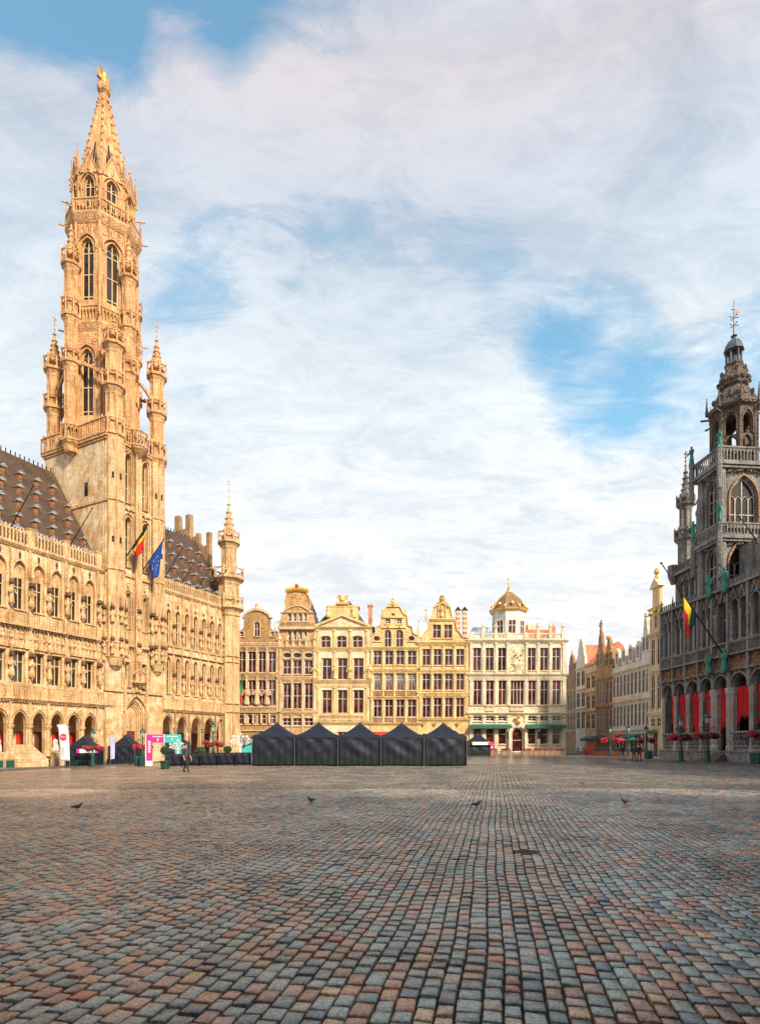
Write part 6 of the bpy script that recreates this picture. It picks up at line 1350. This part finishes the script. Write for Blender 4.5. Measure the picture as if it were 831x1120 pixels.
def person(label,px,Y,h,face,stride,top,bottom,legskin=False,armf=.1,z=None,lean=.03,carry=None):
    X0=(px-415.5)/FPX*Y; e=thing('person',label,'person',(X0,Y,(g(X0) if z is None else z)),face); s=h/1.75
    st=stride; J=[(0,0,.95),(0,lean*.5,1.15),(0,lean,1.38),(0,lean,1.50),(0,lean-.01,1.60),(0,lean-.01,1.70),
      (.09,0,.90),(.10,st*.45-.03,.50),(.10,st*.9+.04,.09),(.11,st*.9-.13,.04),
      (-.09,0,.90),(-.10,-st*.4-.05,.50),(-.10,-st*.9+.02,.10),(-.11,-st*.9-.14,.04),
      (.19,lean,1.40),(.24,lean-st*.15,1.13),(.22,-armf-st*.25,.90),(.21,-armf-st*.3-.03,.80),
      (-.19,lean,1.40),(-.25,lean+st*.15,1.13),(-.23,-armf+st*.25,.92),(-.21,-armf+st*.3-.04,.82)]
    J=[tuple(c*s for c in j) for j in J]
    E=[(0,1),(1,2),(2,3),(3,4),(4,5),(0,6),(6,7),(7,8),(8,9),(0,10),(10,11),(11,12),(12,13),(2,14),(14,15),(15,16),(16,17),(2,18),(18,19),(19,20),(20,21)]
    R=[(.15,.10),(.135,.095),(.16,.10),.055,(.085,.10),(.075,.09),.085,.06,.045,(.04,.035),.085,.06,.045,(.04,.035),.06,.045,.035,.03,.06,.045,.035,.03]
    R=[tuple(q*s for q in r) if isinstance(r,tuple) else r*s for r in R]
    def pick(c):
        z_=c.z/s
        if z_<.12: return 3
        if abs(c.x)/s>.165 and z_<1.0: return 2
        if z_<(.50 if legskin else .0): return 2
        if z_<.93: return 1
        if z_<1.47: return 0
        return 2
    b=skin('body',J,E,R,e,[top,bottom,SKIN,IRON],pick)
    hm=MB(); hm.lathe([(.085*s,1.62*s),(.105*s,1.68*s),(.095*s,1.75*s),(.05*s,1.795*s),(.01,1.80*s)],0,(lean+.015)*s,9,0,.95,1.1); hm.obj('hair',HAIR,e,(0,0,0),True)
    fc=MB(); 
    for x in (-.03,.03): fc.ball(x*s,(lean-.10)*s,1.665*s,.011*s,5)
    fc.obj('eyes',IRON,e); fc=MB(); fc.ball(0,(lean-.115)*s,1.635*s,.016*s,5,1.4); fc.obj('nose',SKIN,e)
    # hands: palm, four fingers and thumb
    for sx,j in ((1,17),(-1,21)):
        hx,hy,hz=J[j]; hd=MB(); hd.box(hx-.018*s,hx+.018*s,hy-.04*s,hy+.04*s,hz-.07*s,hz+.02*s,.006)
        for k in range(4): y=hy+(-.03+.02*k)*s; L=(.065,.078,.072,.055)[k]*s; hd.tube((hx,y,hz-.06*s),(hx-sx*.012*s,y-.005,hz-.06*s-L*.6),.0095*s,.009*s,5); hd.tube((hx-sx*.012*s,y-.005,hz-.06*s-L*.6),(hx-sx*.03*s,y-.008,hz-.06*s-L),.009*s,.007*s,5)
        hd.tube((hx-sx*.005,hy-.035*s,hz-.01*s),(hx-sx*.015*s,hy-.07*s,hz-.06*s),.011*s,.009*s,5); hd.obj('hand',SKIN,e,(0,0,0),True)
    return e
person('person in dark grey coat and dark trousers walking before the black barrier',203.5,35,1.76,1.2,.28,CGRY,CBLK)
person('person in black top and bright blue shorts by the terraces',681,60,1.74,-.6,.16,CBLK,CBLU,True)
person('left one of the walking pair, in navy clothes',693,57,1.72,2.4,.22,CNAV,CNAV); person('right one of the walking pair, in black top and dark jeans',699,55.5,1.78,2.5,.25,CBLK,CGRY)
person('person in a bright blue jacket far up the street',634.5,96,1.75,.3,.1,CBLU,CNAV); person('person seated-height figure in orange by the far terrace'.replace('seated-height figure ',''),641.5,99,1.7,.8,.1,CORG,CNAV)
def pigeon(label,px,py,face,walk=0,mat=None):
    Y=FPX*H/(py-816); X0=(px-415.5)/FPX*Y; e=thing('pigeon',label,'pigeon',(X0,Y,g(X0)+.008),face,'pigeons on the cobbles'); e.scale=(.78,.78,.78)
    J=[(0,0,.13),(0,-.07,.15),(0,-.11,.19),(0,-.125,.235),(0,-.17,.228),(0,.08,.115),(0,.17,.10),(.03,.0,.07),(.035,.01,.015),(.035,-.03,.008),(-.03,.0,.07),(-.035,.03,.015),(-.035,-.01,.008)]
    E=[(0,1),(1,2),(2,3),(3,4),(0,5),(5,6),(0,7),(7,8),(8,9),(0,10),(10,11),(11,12)]
    R=[(.062,.06),(.055,.055),.03,.028,.006,(.045,.035),(.035,.01),.02,.007,.006,.02,.007,.006]
    skin('body',J,E,R,e,[mat or PIG,PETALR],lambda c:1 if c.z<.05 else 0)
    for sx in (-1,1):
        m=MB(); m.lathe([(.01,-.11),(.035,-.05),(.04,.03),(.02,.12),(.004,.19)],0,0,7,0,.35,1); 
        m.v=[(sx*.055+x,z+.01,.14-y*.9-z*.12) for x,y,z in m.v]; m.obj('wing',mat or PIG,e,(0,0,0),True)
pigeon('dark pigeon alone on the left cobbles',84.5,887,2.0); pigeon('grey pigeon walking in front of the tents',340,879,-1.0); pigeon('grey pigeon in the middle of the square, near the drain line',521,884,1.4); pigeon('small distant pigeon toward the right of the tents',637,859,1.6); pigeon('pale pigeon on the right cobbles',683,881,-1.3,0,PIGL)
# ================================================================== GROUND
def gv(x): t=np.clip((-x-10)/31,0,1); return -.9*t*t*(3-2*t)
PALETTE=[(.00,(.078,.100,.105)),(.12,(.125,.155,.155)),(.24,(.150,.098,.080)),(.36,(.095,.122,.128)),(.48,(.19,.130,.105)),(.58,(.155,.168,.160)),(.67,(.205,.120,.088)),(.74,(.058,.075,.095)),(.80,(.19,.16,.14)),(.88,(.13,.165,.165)),(.965,(.24,.175,.11)),(.992,(.22,.085,.06))]
def cobmat(name,attr=True,RLO=.16,RHI=.42,COB=1.0):
    m,nt,b=nodes(name); tc=N(nt,'ShaderNodeTexCoord'); geo=N(nt,'ShaderNodeNewGeometry'); o=geo.outputs['Position']
    big=noise(nt,o,.10,3,.5); mid=noise(nt,o,.5,4,.6); fine=noise(nt,o,42,6,.72); fine2=noise(nt,o,11,4,.6)
    if attr:
        a=N(nt,'ShaderNodeAttribute',attribute_name='rnd'); r=a.outputs['Fac']
    else:
        mp=N(nt,'ShaderNodeMapping'); mp.inputs['Scale'].default_value=(6,8,1); nt.links.new(o,mp.inputs['Vector'])
        v=N(nt,'ShaderNodeTexVoronoi'); v.inputs['Scale'].default_value=1; nt.links.new(mp.outputs[0],v.inputs['Vector']); s=N(nt,'ShaderNodeSeparateColor'); nt.links.new(v.outputs['Color'],s.inputs[0]); r=s.outputs[0]
    col=ramp(nt,r,PALETTE,'CONSTANT')
    sx=N(nt,'ShaderNodeSeparateXYZ'); nt.links.new(o,sx.inputs[0])
    ang=math_(nt,'DIVIDE',sx.outputs[0],math_(nt,'ADD',sx.outputs[1],1.0))
    # the left of the square was laid with redder stone, the middle and right with greyer
    left=N(nt,'ShaderNodeMapRange'); nt.links.new(math_(nt,'ADD',math_(nt,'ADD',sx.outputs[0],math_(nt,'MULTIPLY',sx.outputs[1],.12)),math_(nt,'MULTIPLY',math_(nt,'SUBTRACT',mid,.5),4)),left.inputs[0]); left.inputs[1].default_value=2.0; left.inputs[2].default_value=-9
    col=mix(nt,math_(nt,'MULTIPLY',left.outputs[0],.62),col,mix(nt,.5,col,(.30,.165,.085)))
    col=mix(nt,.9,col,ramp(nt,mid,[(.38,(.68,.69,.71)),(.62,(1.28,1.25,1.22))]),'MULTIPLY')
    col=mix(nt,.85,col,ramp(nt,fine,[(.40,(.55,.55,.55)),(.5,(1,1,1)),(.60,(1.5,1.5,1.48))]),'MULTIPLY')
    col=mix(nt,1.0,col,(COB*1.06,COB,COB*.93),'MULTIPLY')
    nt.links.new(col,b.inputs['Base Color'])
    rr=ramp(nt,math_(nt,'ADD',math_(nt,'MULTIPLY',mid,.6),math_(nt,'MULTIPLY',fine2,.4)),[(.40,(RLO,RLO,RLO)),(.60,(RHI,RHI,RHI))]); nt.links.new(rr,b.inputs['Roughness'])
    bump(nt,b,math_(nt,'ADD',math_(nt,'MULTIPLY',fine,.5),fine2),.8,.008)
    return m
COBM=cobmat('wet_cobblestone',True,.10,.36,2.15); COBF=cobmat('wet_setts',True,.08,.30,1.15); FARM=cobmat('distant_setts',False,.12,.36,1.1)
m,nt,b=nodes('mossy_joint_earth'); geo=N(nt,'ShaderNodeNewGeometry'); nz=noise(nt,geo.outputs['Position'],1.3,6,.7); nf=noise(nt,geo.outputs['Position'],60,4,.7)
nt.links.new(mix(nt,ramp(nt,nz,[(.50,(0,0,0)),(.60,(1,1,1))]),ramp(nt,nf,[(.3,(.018,.015,.012)),(.7,(.05,.042,.034))]),(.035,.065,.012)),b.inputs['Base Color']); b.inputs['Roughness'].default_value=.8; bump(nt,b,nf,.6,.01); JOINT=m
def stones(name,name_mat,x0fun,YA,YB,cw,ln,ang,rng,full=True,seed=3,gap=.010):
    """every sett its own little block; columns of setts run along direction ang"""
    R=np.random.RandomState(seed); ca,sa=math.cos(ang),math.sin(ang)   # a across, b along
    # corners of region to find range of a,b
    cs=[(x,y) for y in (YA,YB) for x in x0fun(y)]
    A=[c[0]*ca-c[1]*sa for c in cs]; B=[c[0]*sa+c[1]*ca for c in cs]
    a0,a1,b0,b1=min(A)-.3,max(A)+.3,min(B)-.3,max(B)+.3
    nc=int((a1-a0)/cw); nr=int((b1-b0)/ln)+2
    wj=cw*(1+.09*R.randn(nc)); ae=a0+np.concatenate([[0],np.cumsum(wj)])
    la=a0+np.cumsum(np.full(nc,cw))
    drift=np.cumsum(R.randn(nc,1)*.10,0)*ln; be=b0+ln*(np.arange(nr+1)[None]+((np.arange(nc)%2)*.5)[:,None])+np.mod(drift,ln)-ln+ln*.09*R.randn(nc,nr+1)+ln*.5*np.sin(np.arange(nc)[:,None]*.21+np.arange(nr+1)[None]*.02)
    aa0=np.repeat(ae[:-1],nr); aa1=np.repeat(ae[1:],nr); bb0=be[:,:-1].ravel(); bb1=be[:,1:].ravel()
    ac=(aa0+aa1)/2; bc=(bb0+bb1)/2; wob=.022*np.sin(bc*.45+ac*.2)+.010*np.sin(bc*1.3+ac*.6+1)+.006*np.sin(bc*3.1+ac*1.7)
    X=(ac+wob)*ca+bc*sa; Y=-(ac+wob)*sa+bc*ca
    lo=np.array([x0fun(y)[0] for y in (YA,YB)]); hi=np.array([x0fun(y)[1] for y in (YA,YB)]); t=(Y-YA)/(YB-YA)
    keep=(Y>YA)&(Y<YB)&(X>lo[0]+(lo[1]-lo[0])*t)&(X<hi[0]+(hi[1]-hi[0])*t)
    for (hx,hy,hw_,hh_) in HOLES: keep&=~((abs(X-hx)<hw_)&(abs(Y-hy)<hh_))
    aa0,aa1,bb0,bb1,ac,bc,wob=[q[keep] for q in (aa0,aa1,bb0,bb1,ac,bc,wob)]; n=len(ac)
    hw=(aa1-aa0)/2-gap*R.uniform(.25,.9,n); hl=(bb1-bb0)/2-gap*R.uniform(.9,1.9,n)
    hgt=R.randn(n)*.0028; tx=R.randn(n)*.03; ty=R.randn(n)*.025; rot=R.randn(n)*.028
    if full:
        lv=np.array([-1,-.955,-.80,.80,.955,1]); U,V=np.meshgrid(lv,lv,indexing='ij'); u=U.ravel(); v=V.ravel(); k=len(u)
        q=np.maximum(abs(u),abs(v)); pr=np.where(q>=.999,-.040,np.where(q>.9,-.0055,0.0)); corner=(abs(u)>.9)&(abs(v)>.9); pr=np.where(corner&(q<.99),-.010,pr)
        uu=np.where(corner,u*.94,u); vv=np.where(corner,v*.95,v)
        ju=R.randn(n,k)*.022; jv=R.randn(n,k)*.018; jz=R.randn(n,k)*.0020
        la_=(uu[None]+ju)*hw[:,None]; lb_=(vv[None]+jv)*hl[:,None]; z=hgt[:,None]+pr[None]+jz+tx[:,None]*la_+ty[:,None]*lb_
        idx=np.arange(36).reshape(6,6); F=np.array([[idx[i,j],idx[i+1,j],idx[i+1,j+1],idx[i,j+1]] for i in range(5) for j in range(5)])
    else:
        u=np.array([-1,1,1,-1,-.82,.82,.82,-.82]); v=np.array([-1,-1,1,1,-.85,-.85,.85,.85]); k=8; pr=np.array([-.03]*4+[0]*4)
        la_=u[None]*hw[:,None]; lb_=v[None]*hl[:,None]; z=hgt[:,None]*1.2+pr[None]+tx[:,None]*1.3*la_+ty[:,None]*1.3*lb_
        F=np.array([[4,5,6,7],[0,1,5,4],[1,2,6,5],[2,3,7,6],[3,0,4,7]])
    cr,sr=np.cos(rot)[:,None],np.sin(rot)[:,None]
    a=(ac+wob)[:,None]+la_*cr-lb_*sr; b_=bc[:,None]+la_*sr+lb_*cr
    x=a*ca+b_*sa; y=-a*sa+b_*ca
    und=.012*np.sin(x*.9+1)*np.sin(y*.7)+.006*np.sin(x*2.3+y*1.9)
    zz=gv(x)+z+und
    co=np.stack([x,y,zz],-1).reshape(-1,3).astype(np.float32); faces=(F[None]+(np.arange(n)*k)[:,None,None]).reshape(-1,4).astype(np.int32)
    me=bpy.data.meshes.new(name); me.vertices.add(len(co)); me.vertices.foreach_set('co',co.ravel()); me.loops.add(faces.size); me.loops.foreach_set('vertex_index',faces.ravel()); me.polygons.add(len(faces)); me.polygons.foreach_set('loop_start',np.arange(0,faces.size,4,dtype=np.int32)); me.polygons.foreach_set('loop_total',np.full(len(faces),4,dtype=np.int32))
    me.update(calc_edges=True)
    if full:
        ring=np.array([0<i<4 and 0<j<4 for i in range(5) for j in range(5)]); me.polygons.foreach_set('use_smooth',np.tile(ring,n))
    at=me.attributes.new('rnd','FLOAT','POINT'); at.data.foreach_set('value',np.repeat(R.rand(n),k).astype(np.float32)); me.materials.append(name_mat)
    o=bpy.data.objects.new(name,me); COL.objects.link(o); o['kind']='structure'; print(name,n); return o
HOLES=[(2.21,8.72,.20,.19)]
ang=math.atan((540-415.5)/FPX)
fan=lambda m_:(lambda y:(-(y*.655*m_+1.2),(y*.655*m_+1.2)))
stones('cobbled_square',COBM,fan(1.12),1.6,21.5,.128,.168,ang,None,True,3,.0085)
stones('cobbled_square_far',COBF,fan(1.05),21.5,52,.20,.155,ang,None,False,5,.012)
# one sheet of ground to the horizon
def sheet(name,xs,ys,dz,mat):
    me=bpy.data.meshes.new(name); nx,ny=len(xs),len(ys); vs=[(x,y,g(x)+dz) for y in ys for x in xs]; fs=[(j*nx+i,j*nx+i+1,(j+1)*nx+i+1,(j+1)*nx+i) for j in range(ny-1) for i in range(nx-1)]
    me.from_pydata(vs,[],fs); me.materials.append(mat); o=bpy.data.objects.new(name,me); COL.objects.link(o); o['kind']='structure'; return o
xs=[-1500,-300,-100]+list(range(-60,61,2))+[100,300,1500]
sheet('ground',xs,[-60,-1,20,40,51.4],-.030,JOINT)
sheet('ground_beyond',xs,[51.4,70,90,120,300,1500],-.006,FARM)
sheet('ground_behind',xs,[-1500,-200,-60],-.030,JOINT)
# pavements with kerbs
def strip(name,f,s0,s1,y0,y1,top,mat=KERB):
    m=MB(); n=max(1,int(abs(s1-s0)/2))
    for k in range(n):
        a=s0+(s1-s0)*k/n;b=s0+(s1-s0)*(k+1)/n
        P=[f.w(a,y0),f.w(b,y0),f.w(b,y1),f.w(a,y1)]; vs=[(p[0],p[1],g(p[0])-.25) for p in P]+[(p[0],p[1],g(p[0])+top) for p in P]
        m.add(vs,[(4,5,6,7),(0,1,5,4),(1,2,6,5),(2,3,7,6),(3,0,4,7)])
    o=m.obj(name,mat); o['kind']='structure'; return o
strip('pavement',TH,-14,39,-7.0,.0,.10); strip('kerb',TH,-14,39,-7.35,-7.005,.12)
strip('pavement',MR,-1,24,-4.2,0,.12); strip('kerb',MR,-1,24,-4.6,-4.205,.14)
strip('pavement',RR,-46,-1,-2.5,0,.10); strip('pavement',FR,-44,19,-3.0,0,.08)
# drain cover
e=thing('drain_grate','small rusty iron drain grate set in the cobbles','drain grate',(2.21,8.72,0)); 
RUST=plain('rusty_iron',(.10,.045,.03),.6,.5,.4,20,.3)
m=MB(); m.box(-.17,.17,-.16,-.13,-.03,.006); m.box(-.17,.17,.13,.16,-.03,.006); m.box(-.17,-.14,-.13,.13,-.03,.006); m.box(.14,.17,-.13,.13,-.03,.006); m.obj('frame',RUST,e)
m=MB(); [m.box(-.135+.03*k,-.122+.03*k,-.13,.13,-.025,.003) for k in range(10)]; m.obj('bars',RUST,e)
# ================================================================== camera, light, sky
cam=bpy.data.cameras.new('camera'); co=bpy.data.objects.new('camera',cam); COL.objects.link(co); scene.camera=co
co.location=(0,0,H); co.rotation_euler=(PI/2,0,0); cam.sensor_fit='HORIZONTAL'; cam.sensor_width=36; cam.lens=36*FPX/831; cam.shift_y=(816-560)/831; cam.clip_end=3000; cam.clip_start=.05
AZ=math.atan2(-.40,.917)   # direction sun sits, measured below
sd=Vector((.50,-.66,.56)).normalized()
l=bpy.data.lights.new('sun','SUN'); l.energy=SUN_E; l.angle=math.radians(SUN_A); l.color=(1,.85,.64); lo=bpy.data.objects.new('sun',l); COL.objects.link(lo); lo.rotation_euler=sd.to_track_quat('Z','Y').to_euler(); lo.location=(20,-40,60)
W=bpy.data.worlds.new('World'); scene.world=W; W.use_nodes=True; nt=W.node_tree; nt.nodes.clear()
out=N(nt,'ShaderNodeOutputWorld'); bg=N(nt,'ShaderNodeBackground'); nt.links.new(bg.outputs[0],out.inputs[0]); bg.inputs[1].default_value=SKY_S
sky=N(nt,'ShaderNodeTexSky',sky_type='NISHITA'); sky.sun_disc=False; sky.sun_elevation=math.asin(sd.z); sky.sun_rotation=math.atan2(sd.x,sd.y); sky.dust_density=1.0; sky.ozone_density=2.5
tc=N(nt,'ShaderNodeTexCoord'); gen=tc.outputs['Generated']
def pdir(px,py): return Vector(((px-415.5)/FPX,1,(816-py)/FPX)).normalized()
def blob(px,py,r0,r1):
    """soft disc of the sky round a direction"""
    d=N(nt,'ShaderNodeVectorMath',operation='DOT_PRODUCT'); nt.links.new(gen,d.inputs[0]); d.inputs[1].default_value=pdir(px,py)
    m=N(nt,'ShaderNodeMapRange',interpolation_type='SMOOTHSTEP'); m.inputs[1].default_value=math.cos(r1); m.inputs[2].default_value=math.cos(r0); nt.links.new(d.outputs['Value'],m.inputs[0]); return m.outputs[0]
# clouds live on a plane high above: direction / height gives them true perspective
sx=N(nt,'ShaderNodeSeparateXYZ'); nt.links.new(gen,sx.inputs[0]); zz=math_(nt,'ADD',math_(nt,'MAXIMUM',sx.outputs[2],0),.22)
cb=N(nt,'ShaderNodeCombineXYZ'); nt.links.new(math_(nt,'DIVIDE',sx.outputs[0],zz),cb.inputs[0]); nt.links.new(math_(nt,'DIVIDE',sx.outputs[1],zz),cb.inputs[1])
mp=N(nt,'ShaderNodeMapping'); mp.inputs['Rotation'].default_value=(0,0,math.radians(-28)); mp.inputs['Scale'].default_value=(.75,1.5,1); nt.links.new(cb.outputs[0],mp.inputs['Vector'])
n1=noise(nt,mp.outputs[0],.9,3,.5,.6); n2=noise(nt,mp.outputs[0],3.2,8,.62,.9); n3=noise(nt,mp.outputs[0],10,10,.7,1.2)
cov=math_(nt,'ADD',math_(nt,'ADD',math_(nt,'MULTIPLY',n1,.34),math_(nt,'MULTIPLY',n2,.42)),math_(nt,'MULTIPLY',n3,.24))
def addb(v,b,k): return math_(nt,'ADD',v,math_(nt,'MULTIPLY',b,k))
cov=math_(nt,"ADD",cov,.10)
for args,k in (((20,30,.0,.15),-.32),((180,5,.0,.15),-.24),((330,-20,0,.13),-.14),((0,180,0,.12),.26),((70,165,0,.12),.24),((150,135,.0,.11),.20),((250,95,.0,.11),.15),((370,70,.0,.12),.15),((520,60,0,.14),.12),((700,50,0,.2),.12),((50,300,0,.18),.05),((250,260,.05,.26),-.05),((480,200,.02,.20),-.06),((655,400,.0,.13),-.19),((610,350,0,.08),-.09),((720,440,0,.08),-.08),((560,345,0,.09),-.08),((700,260,0,.2),.14),((430,440,.1,.30),.12),((300,560,0,.3),.06),((820,400,0,.1),-.08)):
    cov=addb(cov,blob(*args),k)
low=N(nt,'ShaderNodeMapRange',interpolation_type='SMOOTHSTEP'); nt.links.new(sx.outputs[2],low.inputs[0]); low.inputs[1].default_value=.55; low.inputs[2].default_value=.10
cov=addb(cov,low.outputs[0],.22)
mask=ramp(nt,cov,[(.40,(.05,.05,.05)),(.50,(.5,.5,.5)),(.60,(1,1,1))])
skyc=mix(nt,1.0,sky.outputs[0],(SKM[0],SKM[1],SKM[2]),'MULTIPLY')
# cloud body: pale grey-pink up high, white near the horizon, thin parts bluish
hi=ramp(nt,sx.outputs[2],[(.03,(.97,.95,.92)),(.33,(.92,.94,.955)),(.50,(.80,.86,.905)),(.62,(.66,.74,.82)),(.70,(.62,.66,.74)),(.755,(.68,.65,.69)),(.80,(.60,.64,.73))])
tex=ramp(nt,math_(nt,'ADD',math_(nt,'MULTIPLY',n2,.6),math_(nt,'MULTIPLY',n3,.4)),[(.40,(.82,.865,.91)),(.58,(1.10,1.09,1.08))])
cc=mix(nt,1.0,mix(nt,1.0,hi,tex,'MULTIPLY'),(CLD,CLD,CLD),'MULTIPLY')
nt.links.new(mix(nt,mask,skyc,cc),bg.inputs[0])
scene.view_settings.view_transform='Standard'; scene.view_settings.look='None'; scene.view_settings.exposure=EXPO; scene.view_settings.gamma=1
scene.render.engine='CYCLES'
